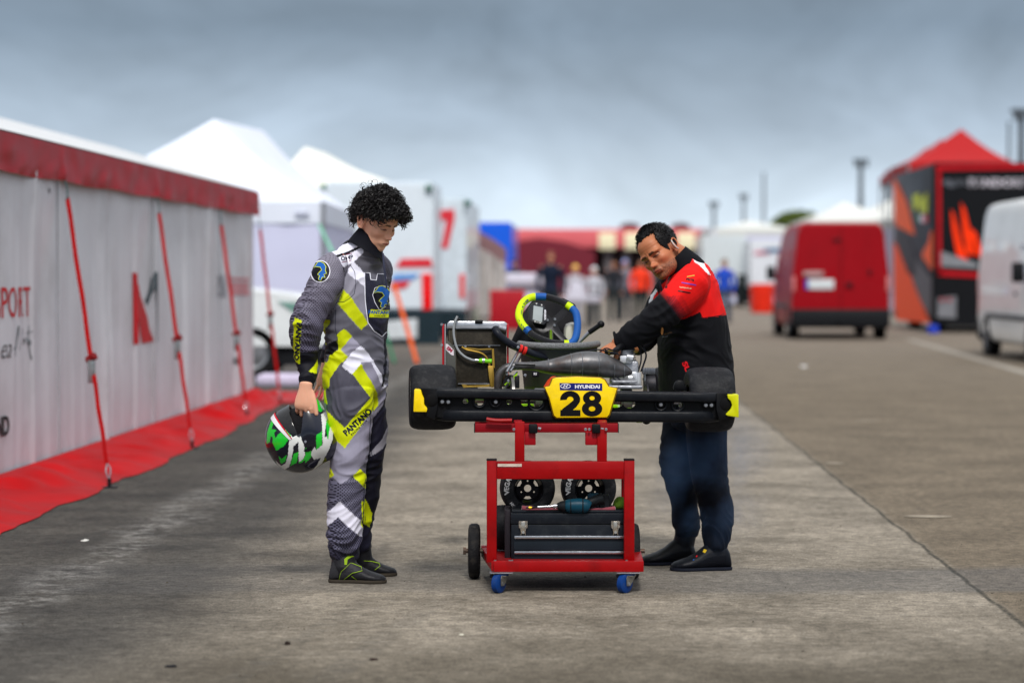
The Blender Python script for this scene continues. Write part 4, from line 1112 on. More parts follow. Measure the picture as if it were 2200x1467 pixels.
mb = MB(); mb.tube([K(x,y,RD-.03) for x,y in ((983,679),(976,696),(975,720),(982,748),(997,765),(1014,773),(1024,774))], .0052, n=10, smooth=5); obj('clear_hose', mb, M('hose_clear',(150,154,158),.2,var=.05), rad)
mb = MB(); mb.cyl(K(1020,774,RD-.03), K(1029,774.5,RD-.03), .008, 12); mb.cyl(K(1036,775,RD-.03), K(1041,775,RD-.03), .013, 16); obj('hose_union', mb, mSteel, rad)
mb = MB(); mb.cyl(K(1028,774.5,RD-.03), K(1037,775,RD-.03), .008, 14, r2=.012); mb.cyl(K(1041,775,RD-.03), K(1056,776,RD-.03), .0105, 14); obj('green_filter', mb, M('filter_green',(120,206,30),.35,coat=.4), rad)
mb = MB()
mb.tube([K(x,y,RD-.034) for x,y in ((992,745),(1000,750),(1012,753),(1030,757),(1042,764),(1050,777),(1052,790))], .0042, n=8, smooth=5)
mb.prism([K(x,y,RD-.04) for x,y in ((1048,786),(1060,786),(1062,812),(1061,832),(1054,832),(1050,808))], (0,.012,0), bev=.002)
mb.prism([K(x,y,RD-.036) for x,y in ((1057,749),(1061,749),(1063,790),(1058,790))], (0,.01,0)); mb.prism([K(x,y,RD-.036) for x,y in ((1000,746),(1030,749),(1056,748),(1056,751),(1030,752),(1000,749))], (0,.006,0))
mb.prism([K(x,y,RD-.03) for x,y in ((992,826),(1000,826),(1004,828),(1044,827),(1052,825),(1052,831),(1006,832),(996,833))], (0,.012,0))
obj('gold_bracket', mb, mGold, rad)
mb = MB(); mb.tube([K(x,y,d) for x,y,d in ((1064,706,RD-.03),(1069,716,RD-.05),(1082,729,RD-.05),(1100,741,RD-.04),(1120,750,RD),(1150,762,.42),(1178,769,.45),(1215,778,.5))], kr(8.2,RD), n=16, smooth=5); hose = obj('coolant_hose', mb, mHose, kart)
for x,y in ((1115,748),(1124,752)):
    mb = MB(); mb.cyl(K(x,y,RD-.012), K(x+6,y+2.2,RD-.010), kr(9.4,RD), 20, bev=.002); obj('hose_clamp', mb, M('clamp_red',(206,40,34),.4), hose)
mb = MB(); mb.cyl(K(1070,703,RD-.025), K(1086,708,RD-.02), .015, 16, bev=.002); obj('outlet', mb, mSteel, rad)
# --- engine
ED = .42
eng = MB(); eng.box(K(1312,835,ED), K(1368,772,ED+.16), bev=.012); eo = obj('crankcase', eng, mAlu, kart)
mb = MB()
mb.cyl(K(1342,790,ED+.07), K(1342,752,ED+.07), .040, 28)
for k in range(7): mb.cyl(K(1342,784-k*5,ED+.07), K(1342,782-k*5,ED+.07), .052-.001*k, 28)
obj('cylinder', mb, mAlu, eo)
mb = MB(); mb.cyl(K(1342,752,ED+.07), K(1342,744,ED+.07), .047, 24, r2=.040, bev=.004); mb.cyl(K(1342,744,ED+.07), K(1341,738,ED+.07), .024, 16, bev=.003); obj('cylinder_head', mb, M('head_grey',(112,114,118),.4,.6,dirt=((40,40,40),20,.5)), eo)
for a in range(5):
    an = a*2*PI/5; p = K(1342,744,ED+.07)+Vector((.036*math.cos(an), .036*math.sin(an), 0)); mb = MB(); mb.cyl(p, p+UP*.012, .0055, 6); obj('nut', mb, mSteel, eo)
mb = MB(); mb.cyl(K(1326,731,ED+.04), K(1349,729,ED+.06), .0095, 14, bev=.003); cap_ = obj('spark_plug_cap', mb, M('cap_red',(214,34,34),.4), kart)
mb = MB(); mb.tube([K(1348,729,ED+.06), K(1362,731,ED+.05), K(1379,743,ED+.03), K(1388,762,ED+.02), K(1383,782,ED+.02), K(1377,798,ED+.02)], .0042, n=8, smooth=6); mb.tube([K(1366,737,ED+.05), K(1376,754,ED+.04), K(1377,775,ED+.02), K(1371,798,ED+.02)], .0036, n=8, smooth=6); obj('ignition_lead', mb, mHose, cap_)
mb = MB(); mb.tube([K(1318,757,ED-.02), K(1332,745,ED), K(1346,738,ED+.04)], .013, n=12, smooth=4); obj('intake_duct', mb, mPlD, kart)
mb = MB(); mb.box(K(1300,762,ED-.04), K(1326,750,ED+.02), bev=.006); cb = obj('carburettor', mb, M('carb_dark',(38,36,36),.45,.5,dirt=((160,120,50),24,.5)), kart)
mb = MB(); mb.prism([K(x,y,ED-.045) for x,y in ((1303,754),(1313,750),(1318,756),(1308,760))], (0,.004,0)); obj('gold_clip', mb, mGold, cb)
mb = MB()
for pts in (((1298,748),(1306,756),(1318,757),(1330,762)), ((1266,754),(1285,751),(1302,755),(1322,760)), ((1288,757),(1302,748),(1316,752),(1330,748))): mb.tube([K(x,y,ED-.05) for x,y in pts], .003, n=6, smooth=4)
obj('cable', mb, mHose, kart)
mb = MB()
for k in range(5): mb.box(K(1381+k*5.4,804,ED-.02), K(1384.6+k*5.4,790,ED+.04), bev=.001)
mb.box(K(1379,799,ED-.01), K(1407,796,ED+.03)); wp = obj('finned_pump', mb, M('pump_alu',(120,122,128),.35,.85), kart)
mb = MB(); mb.cyl(K(1386,804,ED), K(1386,826,ED), .008, 14); mb.cyl(K(1386,812,ED-.002), K(1386,817,ED-.002), .0115, 16); mb.cyl(K(1394,822,ED-.02), K(1394,836,ED-.02), .007, 12); obj('pump_pipe', mb, mSteel, wp)
mb = MB(); mb.cyl(K(1372,834,ED-.04), K(1372,800,ED-.04), .012, 14); mb.box(K(1354,836,ED-.06), K(1368,798,ED-.02), bev=.005); mb.box(K(1359,812,ED-.068), K(1365,800,ED-.05), bev=.002); mb.cyl(K(1349,812,ED-.05), K(1364,812,ED-.05), .014, 14); obj('engine_bracket', mb, M('white_alu',(214,216,222),.3,.5,var=.2), eo)
mb = MB(); mb.lathe(K(1400,830,ED+.02), krt, [(-.03,.01),(-.03,.06),(-.01,.066),(.01,.066),(.02,.05),(.02,.01)], 32); obj('clutch_cover', mb, mDark, kart)
mb = MB(); mb.box(K(1332,780,ED-.02), K(1358,764,ED+.0), bev=.004); mb.cyl(K(1346,766,ED-.03), K(1360,768,ED-.03), .012, 12); obj('reed_block', mb, M('white_alu',(214,216,222)), eo)
mb = MB(); mb.box(K(1300,836,.12), K(1375,823,.32), bev=.006); mb.box(K(1315,823,.14), K(1365,814,.3), bev=.004); obj('engine_mount', mb, mAlu, kart)
mb = MB()
for pts in (((1318,812),(1330,822),(1345,826)), ((1325,810),(1338,820),(1352,823)), ((1096,806),(1104,818),(1100,832))): mb.tube([K(x,y,.2) for x,y in pts], .003, n=6, smooth=3)
obj('cable', mb, mHose, kart)
mb = MB(); mb.prism([K(x,y,.13) for x,y in ((1446,838),(1450,822),(1458,816),(1468,817),(1474,830),(1476,840))], (0,.05,0), bev=.008); obj('chain_guard', mb, mPlD, kart)
mb = MB(); mb.lathe(K(1096,822,.26), kfw, [(0,.01),(0,.03),(.03,.034),(.05,.02)], 20); mb.box(K(1104,834,.25), K(1116,806,.30), bev=.003); obj('brake_caliper', mb, mDark, kart)
mb = MB(); mb.box(K(1104,738,.75), K(1112,832,.8)); 
# grey fuel line and tie rods seen through the bumper
mb = MB(); mb.cyl(K(1130,850,.95), K(1000,846,1.2), .006, 8); mb.cyl(K(1280,850,.95), K(1425,848,1.2), .006, 8); obj('tie_rod', mb, mSteel, kart)
# ================================================================== TROLLEY
TY = 10.02
red = M('trolley_red', (150,0,5), .42, var=.10, coat=.08, bump=.05, dirt=((70,6,8),7,.6))
def T(x, y, d=0.0): return W(x, y, TY+d)
tro = thing('kart_trolley', 'red steel kart trolley on blue castors and two black wheels, carrying the kart', 'trolley', (T(1213,0).x, 10.25, 0))
def tbox(name, x0, y0, x1, y1, d0, d1, m=red, parent=tro, bev=.003, **k):
    """steel section spanning picture rectangle at depth d0, reaching back to d1"""
    a = T(x0,y0,d0); b = T(x1,y1,d0); mb = MB(); mb.box(a, (b.x, TY+d1, b.z), bev=bev); return obj(name, mb, m, parent, **k)
for x0,x1 in ((1045.5,1067),(1341,1363)):
    u = tbox('upright', x0, 988, x1, 1208, 0, .045); tbox('end_cap', x0-.5, 986, x1+.5, 989.5, -.002, .047, M('cap_black',(24,20,22),.6), u)
bar = tbox('cross_bar', 1067.3, 991, 1340.7, 1029, .002, .04)
mb = MB(); a = T(1069,999,.0); b = T(1121,1002.5,.0); a2 = T(1069,995.5,0); mb.box((T(1069,0,0).x, TY-.0005, T(0,1002,0).z), (T(1121,0,0).x, TY+.0025, T(0,996,0).z)); obj('tape_strip', mb, M('tape_cream',(206,190,178),.7,dirt=((110,80,70),30,.5)), bar)
for x0,x1 in ((1106,1127),(1283,1304)): tbox('post', x0, 906, x1, 991, .005, .040)
for x0,x1 in ((1127.2,1151),(1257.5,1282.8)): tbox('gusset', x0, 928, x1, 956, .012, .05, m=M('gusset_red',(150,8,22),.45,coat=.2))
dkred = M('arm_red', (132,10,22), .45, var=.12, dirt=((60,10,14),10,.3))
tb = tbox('carrying_arm', 1020, 910, 1328, 929, .045, .085, m=dkred)
tbox('end_cap', 1018.5, 909.5, 1021, 929.5, .044, .086, M('cap_black',(24,20,22)), tb); tbox('end_cap', 1327.5, 909.5, 1329.5, 929.5, .044, .086, M('cap_black',(24,20,22)), tb)
tbox('carrying_arm', 1020, 905, 1328, 921, .60, .64, m=dkred)
for x0,x1 in ((1104,1122),(1286,1304)): tbox('rail', x0, 904, x1, 911, .05, .62, m=dkred, bev=.002)
for x0,x1 in ((1136,1155),(1272,1290)):
    c_ = tbox('clamp', x0, 911, x1, 931, -.01, .03, m=mPlD, bev=.006)
    mb = MB(); mb.cyl(T(x1+1,920,.01), T(x1+7,921,.01), .006, 10); obj('bolt', mb, mSteel, c_)
for x in (1104,1258,1266,1302):
    mb = MB(); mb.cyl(T(x,922,.0), T(x,922,-.0)+Vector((0,-.008,0)), .006, 12, bev=.001); obj('bolt', mb, mSteel, tro)
mb = MB(); mb.tube([T(1045,900,.02), T(1065,903,.02), T(1100,903,.02)], .008, n=8, smooth=3); obj('red_handle', mb, red, tro)
# base frame
lowbar = tbox('base_bar', 1061, 1205, 1383, 1228, -.045, -.008)
FZ0 = T(0,1228,-.045).z; FZ1 = T(0,1205,-.045).z
def side_rail(xf, xb):
    a = T(xf,1215,-.008); mb = MB(); X0 = a.x; X1 = xb
    mb.prism([(X0-.02,a.y,FZ0),(X0+.02,a.y,FZ0),(X0+.02,a.y,FZ1-.004),(X0-.02,a.y,FZ1-.004)], (X1-X0, .52, 0.0), bev=.002); return mb
obj('side_rail', side_rail(1066, T(1043,0,.45).x), red, tro); obj('side_rail', side_rail(1372, T(1368,0,.45).x), red, tro)
mb = MB(); mb.box((T(1043,0,.45).x-.02, TY+.512, FZ0), (T(1368,0,.45).x+.02, TY+.55, FZ1)); obj('base_bar', mb, red, tro)
mb = MB(); mb.box((T(1066,0,.0).x, TY+.0, FZ1-.006), (T(1362,0,0).x, TY+.5, FZ1-.002)); obj('shelf', mb, M('shelf_red',(120,10,14),.5), tro)
for x in (1050,1352):
    for z0,z1 in ((988,1208),):
        a = T(x,1010,0).z; mb = MB(); X = T(x+6,0,.0).x; mb.box((X-.02, TY+.46, FZ1), (X+.02, TY+.5, a), bev=.003); obj('upright', mb, red, tro)
mb = MB(); X0 = T(1052,0,0).x; X1 = T(1360,0,0).x; a = T(0,991,0).z; mb.box((X0-.02,TY+.46,a-.075),(X1+.02,TY+.50,a-.004), bev=.003)
for x in (1064,1095,1100,1346):
    mb2 = MB(); p = T(x,1205,-.03); mb2.cyl(p, p+UP*.006, .006, 8); obj('bolt', mb2, mSteel, tro)
# big wheels
def big_wheel(cx):
    mb = MB(); c = Vector((cx, TY+.44, .119)); R = .119
    mb.lathe(c, (1,0,.0), [(-.022,.075),(-.026,.095),(-.022,.112),(-.012,R),(.012,R),(.022,.112),(.026,.095),(.022,.075)], 48, closed=True)
    w = obj('wheel', mb, M('solid_rubber',(24,24,27),.7,bump=.4,bscale=90,dirt=((90,84,76),20,.5)), tro)
    mb = MB(); mb.lathe(c, (1,0,0), [(-.018,.012),(-.012,.03),(-.016,.066),(-.022,.075),(.022,.075),(.016,.066),(.012,.03),(.018,.012)], 40); obj('rim', mb, M('rim_zinc',(150,152,156),.35,.8,dirt=((60,50,44),14,.5)), w)
    mb = MB(); mb.cyl(c-Vector((.045,0,0)), c+Vector((.05,0,0)), .010, 14); mb.cyl(c-Vector((.048,0,0)), c-Vector((.036,0,0)), .017, 6); obj('axle_nut', mb, M('rusty_steel',(96,84,76),.6,.6,dirt=((120,70,40),30,.7)), w)
big_wheel(W(1018.5,0,TY+.44).x); big_wheel(W(1362,0,TY+.44).x)
# castors
blue = M('castor_blue', (8,52,116), .4, var=.15, dirt=((60,70,80),20,.5))
def castor(px, ang):
    x = T(px,0,-.03).x; c = Vector((x, TY-.025, 0)); R = .040
    R3 = Matrix.Rotation(ang, 3, 'Z'); ax = R3@Vector((1,0,0)); fw_ = R3@Vector((0,-1,0))
    wc = c+fw_*.022+Vector((0,0,R))
    mb = MB(); mb.box(c+Vector((-.048,-.035,FZ0-.006)), c+Vector((.048,.035,FZ0-.001)), bev=.001); pt = obj('castor_plate', mb, mSteel, tro)
    mb = MB(); mb.cyl(c+Vector((0,0,FZ0-.016)), c+Vector((0,0,FZ0-.006)), .030, 24); obj('swivel', mb, M('dust_ring_blue',(26,60,110),.5), pt)
    mb = MB()
    for s_ in (-1,1):
        o = ax*(.019*s_); zz = FZ0-.014
        pl_ = [c+o+Vector((0,0,zz))-fw_*.030, c+o+Vector((0,0,zz))+fw_*.030, c+o+fw_*.036+Vector((0,0,zz-.012)), wc+o+fw_*.012+Vector((0,0,-.008)), wc+o-fw_*.010+Vector((0,0,-.010))]
        mb.prism(pl_, ax*(.0025*s_))
    mb.box(c+Vector((-.02,-.03,FZ0-.018)), c+Vector((.02,.03,FZ0-.0145)))
    obj('fork', mb, M('fork_zinc',(150,146,136),.4,.8,dirt=((70,62,50),16,.6)), pt, smooth=False)
    mb = MB(); mb.lathe(wc, ax, [(-.015,.008),(-.015,R-.006),(-.011,R),(.011,R),(.015,R-.006),(.015,.008)], 36, closed=True); w = obj('castor_wheel', mb, blue, tro)
    mb = MB(); mb.cyl(wc-ax*.024, wc+ax*.024, .007, 10); obj('axle_bolt', mb, mSteel, w)
    mb = MB(); mb.box(c+Vector((-.050,-.02,FZ0-.024)), c+Vector((-.030,.01,FZ0-.012)), bev=.004); obj('brake_pedal', mb, mDark, pt)
castor(1077, -.55); castor(1351, -.7)
# ================================================================== TOOLBOX and things on the trolley
BX = .06
tool = thing('toolbox', 'black steel toolbox with two drawers and silver latches on the trolley base', 'toolbox', (T(1225,0,BX).x, TY+BX+.1, FZ1))
navy = M('toolbox_black', (17,22,30), .42, var=.12, bump=.1, bscale=200, coat=.08, dirt=((60,64,66),14,.35))
Bz = lambda y: T(0,y,BX).z
def bb(name, x0,y0,x1,y1,d0,d1,m=navy,parent=tool,bev=.004): 
    a = T(x0,y0,BX+d0); b = T(x1,y1,BX+d0); mb = MB(); mb.box(a, (b.x, TY+BX+d1, b.z), bev=bev); return obj(name, mb, m, parent)
case = bb('case', 1098, 1126, 1349, 1205, 0, .22)
bb('lid', 1097, 1102, 1350, 1125.5, -.004, .224)
mb = MB(); a = T(1099,1102,BX); b = T(1348,1102,BX); mb.prism([(a.x,TY+BX+.012,a.z-.002),(b.x,TY+BX+.012,a.z-.002),(b.x,TY+BX+.21,a.z-.002),(a.x,TY+BX+.21,a.z-.002)], (0,0,.014), bev=.006); obj('lid_top', mb, navy, tool)
mb = MB(); mb.box((T(1084,0,BX).x, TY+BX+.03, T(0,1203,BX).z), (T(1097,0,BX).x, TY+BX+.22, T(0,1096,BX).z), bev=.006); obj('side_handle_box', mb, M('toolbox_side',(36,32,38),.5,bump=.1), tool)
for y0,y1 in ((1151,1181),(1184,1204)):
    dr_ = bb('drawer', 1104, y0, 1345, y1, -.006, .0, M('drawer_front',(28,36,44),.4,var=.1), tool, .002)
    bb('drawer_handle', 1105, y0-.5, 1344, y0+5.8, -.018, -.0065, M('handle_chrome',(190,192,198),.22,.95,var=.1,bump=.1,dirt=((110,110,112),26,.4)), dr_, .003)
chrome = M('latch_chrome', (196,188,176), .25, .95, var=.12)
for x in (1124,1322.5):
    l_ = bb('latch', x-4.5, 1120, x+4.5, 1146, -.014, -.005, chrome, tool, .002)
    mb = MB()
    for sx_ in (-6.5, 6.5):
        for y in (1121.5, 1131):
            p = T(x+sx_, y, BX-.006); mb.cyl(p, p+Vector((0,-.006,0)), .0062, 12, bev=.0015)
    mb.box(T(x-9.5,1134,BX-.008), T(x+9.5,1119,BX-.0045)+Vector((0,.0,0)), bev=.001)
    mb.tube([T(x-6,1132,BX-.012), T(x-4,1144,BX-.014), T(x-5,1149,BX-.012)], .0018, n=6); mb.tube([T(x+6,1132,BX-.012), T(x+4,1144,BX-.014), T(x+5,1149,BX-.012)], .0018, n=6)
    mb.cyl(T(x,1143,BX-.016), T(x,1143,BX-.008), .006, 12)
    obj('latch_plate', mb, chrome, l_)
LZ = T(1100,1096,BX).z   # top of lid
# spare tyres standing on the lid behind the tools
def spare(px, label):
    c = W(px,1048,TY+.37); r = thing('spare_wheel', label, 'wheel', c-Vector((0,0,.118)))
    t = tyre('tyre', c, (.10,-1,.0), .118, .115, .066, r); return r, c
s1, c1 = spare(1133, 'spare kart wheel standing on the toolbox under the left half of the trolley bar')
s2, c2 = spare(1264, 'spare kart wheel standing on the toolbox behind the cordless impact wrench')
for so, c in ((s1,c1),(s2,c2)):
    ax = Vector((.10,-1,0)).normalized(); u = UP; w_ = ax.cross(u)
    for t0, body, sz in ((.15,'VEGA',.022),(-.75,'XH',.012)):
        v, f = text2d(body, sz, bold=.04); mb = MB(); mb.add([c+ax*(.115*.535)+(u*math.sin(t0+a/.096)+w_*math.cos(t0+a/.096))*(.096+b) for a,b in v], f); obj('lettering', mb, mTw, so.children[0], smooth=False, fix=False)
t3 = thing('spare_wheel', 'dark tyre on edge behind the left end of the toolbox', 'wheel', (T(1088,0,.3).x, TY+.36, FZ1))
tyre('tyre', (T(1090,0,.3).x, TY+.37, FZ1+.097), (1,.1,0), .097, .12, .058, t3, spokes=False)
t4_ = thing('spare_wheel', 'dark tyre on edge behind the right end of the toolbox', 'wheel', (T(1325,0,.3).x, TY+.37, FZ1)); tyre('tyre', (T(1300,0,.3).x, TY+.37, FZ1+.097), (1,.1,0), .097, .12, .058, t4_, spokes=False)
# rag roll, impact wrench, green bag
ragm = M('rag_pink', (128,62,72), .9, var=.2, bump=.6, bscale=60, sheen=.3, dirt=((60,40,50),12,.5))
mb = MB(); mb.tube([T(1121,1091,BX+.03), T(1150,1094,BX+.035), T(1185,1096,BX+.04), T(1235,1098,BX+.04), T(1290,1096,BX+.035), T(1322,1092,BX+.03)], [.010,.0125,.011,.012,.012,.011], n=14, smooth=5)
rag = obj('rag', mb, ragm); tag(rag, 'rolled pink rag lying along the front of the toolbox lid', 'rag'); 
me = rag.data
for v in me.vertices: v.co += v.normal*noise.noise(v.co*60)*.003
zmin = min(v.co.z for v in me.vertices); me.transform(Matrix.Translation((0,0,LZ+.013-zmin))) if False else None
recentre(rag)
wr = thing('impact_wrench', 'teal and black cordless impact wrench lying on the pink rag', 'tool', T(1235,1098,BX+.02))
teal = M('tool_teal', (8,56,74), .4, var=.1, bump=.1)
WD = BX+.0
mb = MB(); mb.tube([T(x,y,WD) for x,y in ((1212,1090),(1220,1087),(1240,1086),(1258,1087),(1266,1090))], [.018,.028,.031,.030,.024], n=22, smooth=3); wb = obj('motor_housing', mb, teal, wr)
mb = MB(); mb.tube([T(x,y,WD) for x,y in ((1197,1087),(1204,1086.5),(1214,1087))], [.012,.019,.026], n=18, smooth=3); obj('nose', mb, M('tool_black',(20,24,28),.5,bump=.2), wr)
mb = MB(); mb.cyl(T(1155,1089,WD), T(1192,1087,WD), .0062, 12); mb.cyl(T(1188,1087,WD), T(1198,1086.5,WD), .0105, 14); obj('shaft', mb, mSteel, wr)
mb = MB(); mb.cyl(T(1136,1090,WD), T(1142,1090,WD), .006, 12); obj('bit_collar', mb, M('bit_yellow',(236,186,40),.3,.5), wr)
mb = MB(); mb.cyl(T(1130,1090,WD), T(1136,1090,WD), .004, 8); mb.cyl(T(1142,1090,WD), T(1156,1089,WD), .0048, 10); obj('bit', mb, mDark, wr)
mb = MB(); mb.tube([T(x,y,WD+.03) for x,y in ((1252,1086),(1266,1080),(1282,1074),(1296,1070))], [.024,.021,.021,.026], n=16, smooth=3); obj('grip', mb, M('tool_black',(20,24,28)), wr)
mb = MB(); mb.box(T(1288,1096,WD+.03), T(1309,1060,WD+.10), bev=.008); obj('battery', mb, M('battery_black',(26,28,32),.5), wr)
mb = MB(); mb.box(T(1262,1080,WD+.04), T(1290,1058,WD+.09), bev=.012); obj('tool_foot', mb, teal, wr)
mb = MB(); mb.torus(T(1226,1087,WD), (1,0,0), .0275, .003, 24, 8); mb.torus(T(1252,1087,WD), (1,0,0), .030, .003, 24, 8); obj('rubber_band', mb, M('tool_black',(20,24,28)), wb)
mb = MB(); mb.sphere(T(1332,1082,BX+.08), (.030,.05,.034), 18, 12)
gb = obj('glove', mb, M('glove_green',(78,110,24),.8,bump=.6,bscale=60,var=.4,vscale=30,dirt=((20,22,20),8,.8)))
for v in gb.data.vertices: v.co += v.normal*noise.noise(v.co*25)*.012
tag(gb, 'crumpled green and black glove at the right end of the toolbox lid', 'glove'); recentre(gb)
# ================================================================== DRIVER
DY = 10.42
def dpt(x, y, dy=0.0):
    s = S(DY); return Vector(((x-1100)/s, DY+dy, CAMZ-(y-590)/s))
def dr(px): return px/S(DY)
driver = thing('person', 'young curly-haired kart driver in a grey, white and lime racing suit, looking down', 'person', (dpt(755,1245).x, DY, 0))
# ---- head frame
dfw = Vector((math.cos(math.radians(36)), -math.sin(math.radians(36)), 0))
def frame(f, upish):
    f = Vector(f).normalized(); u = Vector(upish); u = (u-f*u.dot(f)).normalized(); l = u.cross(f)
    return Matrix((f, l, u)).transposed()
DR = frame((.72,-.56,-.42), (.12,-.05,1))
DHC = dpt(808,474,-.02)
HL = Vector((.6,.8,0)); HF = Vector((.8,-.6,0))
torso = [(dpt(789,527,.0), .070, .060), (dpt(786,536,.0), .080, .080), (dpt(778,549,.01), .105, .090), (dpt(770,563,.015), .138, .092), (dpt(764,585,.02), .165, .098), (dpt(763,620,.01), .183, .112), (dpt(765,670,0), .180,.112), (dpt(766,730,0), .160,.105), (dpt(764,780,0), .165,.108), (dpt(764,828,0), .172,.110), (dpt(763,850,0), .135,.085), (dpt(763,862,0), .09,.05)]
armR = [(dpt(738,558,-.12), dr(22),dr(24)), (dpt(716,578,-.155), dr(33),dr(30)), (dpt(706,610,-.17), dr(36),dr(33)), (dpt(690,645,-.175), dr(34),dr(33)), (dpt(671,678,-.175), dr(35),dr(33)), (dpt(664,708,-.165), dr(32),dr(30)), (dpt(663,740,-.15), dr(28),dr(27)), (dpt(664,770,-.135), dr(25),dr(24)), (dpt(667,796,-.155), dr(19),dr(18)), (dpt(667,814,-.185), dr(16),dr(15))]
armL = [(dpt(800,562,.12), dr(22),dr(24)), (dpt(812,580,.16), dr(26),dr(28)), (dpt(800,620,.2), dr(30),dr(30)), (dpt(775,665,.24), dr(30),dr(30)), (dpt(745,705,.24), dr(30),dr(30)), (dpt(722,735,.20), dr(26),dr(26)), (dpt(704,762,.15), dr(20),dr(20)), (dpt(698,778,.135), dr(15),dr(15))]
legR = [(dpt(750,838,-.06), dr(52),.098), (dpt(752,880,-.07), dr(52),.095), (dpt(754,920,-.07), dr(46),.09), (dpt(754,960,-.075), dr(40),.085), (dpt(751,1000,-.08), dr(37),.08), (dpt(747,1050,-.08), dr(38),.08), (dpt(744,1100,-.08), dr(38),.078), (dpt(743,1140,-.08), dr(36),.074), (dpt(742,1168,-.08), dr(33),.066), (dpt(742,1186,-.08), dr(31),.06), (dpt(742,1196,-.08), dr(27),.054)]
legL = [(dpt(778,840,.06), dr(48),.095), (dpt(784,880,.07), dr(44),.09), (dpt(788,920,.08), dr(40),.085), (dpt(788,960,.085), dr(38),.08), (dpt(784,1000,.09), dr(36),.075), (dpt(778,1050,.1), dr(36),.072), (dpt(770,1100,.11), dr(34),.07), (dpt(764,1140,.115), dr(31),.066), (dpt(764,1170,.12), dr(28),.06), (dpt(770,1190,.12), dr(24),.052)]
def shrink(ch, f): return [(p, a*f, b*f) for p, a, b in ch]
# ---- continuous skin body
mb = MB()
add_head(mb, DHC, DR, scale=.98, jaw=.95, nose=1.0)
limb(mb, [(dpt(784,560,.0), .055,.055), (dpt(790,535,-.005), .050,.052), (dpt(797,505,-.015), .048,.052), (DHC+DR@Vector((-.015,0,-.03)), .046,.05)], ref=(0,1,0))
limb(mb, shrink(torso,.88), ref=HL); limb(mb, shrink(armR,.7)[:-1]+[(dpt(666,824,-.195), .026,.021)]); limb(mb, shrink(armL,.7)[:-1]+[(dpt(697,786,.13), .022,.021)])
limb(mb, shrink(legR,.8)); limb(mb, shrink(legL,.8))
# right hand over the helmet, thumb towards the front
hand(mb, dpt(665,826,-.20), (-.10,.02,-1), (-.20,-.97,.05), 1, scale=1.04, curls=[(.42,.35,.3),(.45,.5,.3),(.5,.5,.3),(.55,.5,.35)], thumb=(.80,.42,.05), thumb_curl=.10, spread=.55)
hand(mb, dpt(697,788,.13), (-.12,-.1,-1), (.2,.95,.1), -1, scale=.95, curls=[(.3,.3,.3)]*4, thumb=(.8,.5,-.3))
bme = remesh(mb, .0030, smooth=2)
co = mcoords(bme)
paint_attr(bme, skin_paint(co, [(DHC, DR, .97, dict(cheek=(226,148,126), lip=(178,84,82), brow=(22,14,14), open=.0016, browlift=.000))], None, (236,176,146)))
dbody = link_mesh('body', bme, SKIN, driver)
# ---- racing suit
mb = MB()
limb(mb, torso, ref=HL, n=32); limb(mb, armR, flat=True); limb(mb, armL, flat=True); limb(mb, legR, flat=True); limb(mb, legL, flat=True)
sme = remesh(mb, .0046, smooth=5)
co = mcoords(sme); chains = [torso, armR, armL, legR, legL]; lab = seg_label(co, chains)
s0 = S(DY); U = 1100+co[:,0]*s0; V = 590+(CAMZ-co[:,2])*s0
wgt = np.full(len(co), .75)
def bumpw(cx, cy, sx, sy, a):
    global wgt; wgt = wgt + a*np.exp(-((U-cx)/sx)**2-((V-cy)/sy)**2)
bumpw(672,690,40,40,1.4); bumpw(740,880,80,50,.6); bumpw(745,1165,50,32,1.8); bumpw(760,760,90,40,.5); bumpw(750,1010,50,50,.5)
folds(sme, .0100, (9,9,24), seed=3.1, weight=wgt)
z1 = lambda *p: [(560+a/3.26, 370+b/3.26) for a, b in p]
z2 = lambda *p: [(560+a/2.935, 780+b/2.935) for a, b in p]
GREY, DGREY, LILAC, WHITE, LIME, BLACK = (96,95,106), (76,75,88), (146,143,162), (232,231,247), (203,214,0), (8,8,18)
cols = np.tile(np.append(linarr(GREY), 0.0), (len(co),1))
def pnt(poly, c, sel, dots=0.0):
    m = inpoly(U, V, poly)
    if sel is not None: m &= np.isin(lab, sel)
    cols[m, :3] = linarr(c); cols[m, 3] = dots
front = co[:,1] < DY+.06
# legs base
lg = np.isin(lab, [3]); cols[lg,:3] = linarr(GREY)
ll = (lab == 4); cols[ll,:3] = linarr((26,26,44)); cols[ll,3] = .30
TR = [0,3]
pnt(z2((380,-30),(900,-30),(900,300),(700,620),(380,620)), LILAC, [3,0])
pnt(z2((500,-40),(600,70),(730,215),(545,395),(430,280),(425,170),(440,110)), DGREY, [3,0])
# torso
pnt(z1((600,680),(740,790),(745,960),(770,1060),(700,1100),(560,900)), (138,136,150), [0])
pnt(z1((480,900),(715,1100),(860,1150),(900,1467),(440,1467),(440,1050)), GREY, [0])
pnt(z1((640,560),(735,700),(740,800),(690,760),(600,690),(590,640)), WHITE, [0])
pnt(z1((690,540),(860,600),(850,720),(735,705),(660,620)), (92,90,100), [0])
pnt(z1((585,812),(640,860),(765,1055),(715,1100),(500,850),(540,800)), LIME, [0])
pnt(z1((438,1020),(500,1035),(455,1150),(470,1200),(430,1280),(420,1100)), LIME, [0,2])
pnt(z1((600,1088),(655,1143),(578,1235),(630,1290),(560,1345),(495,1500),(425,1500),(450,1400),(500,1270),(555,1240),(553,1130)), LIME, TR)
pnt(z1((655,1143),(705,1208),(650,1255),(630,1290),(578,1235)), LILAC, TR)
pnt(z1((420,1200),(470,1200),(555,1168),(558,1230),(520,1270),(420,1280)), BLACK, TR)
pnt(z1((585,1345),(655,1410),(705,1460),(650,1500),(500,1500),(500,1440),(555,1360)), DGREY, TR)
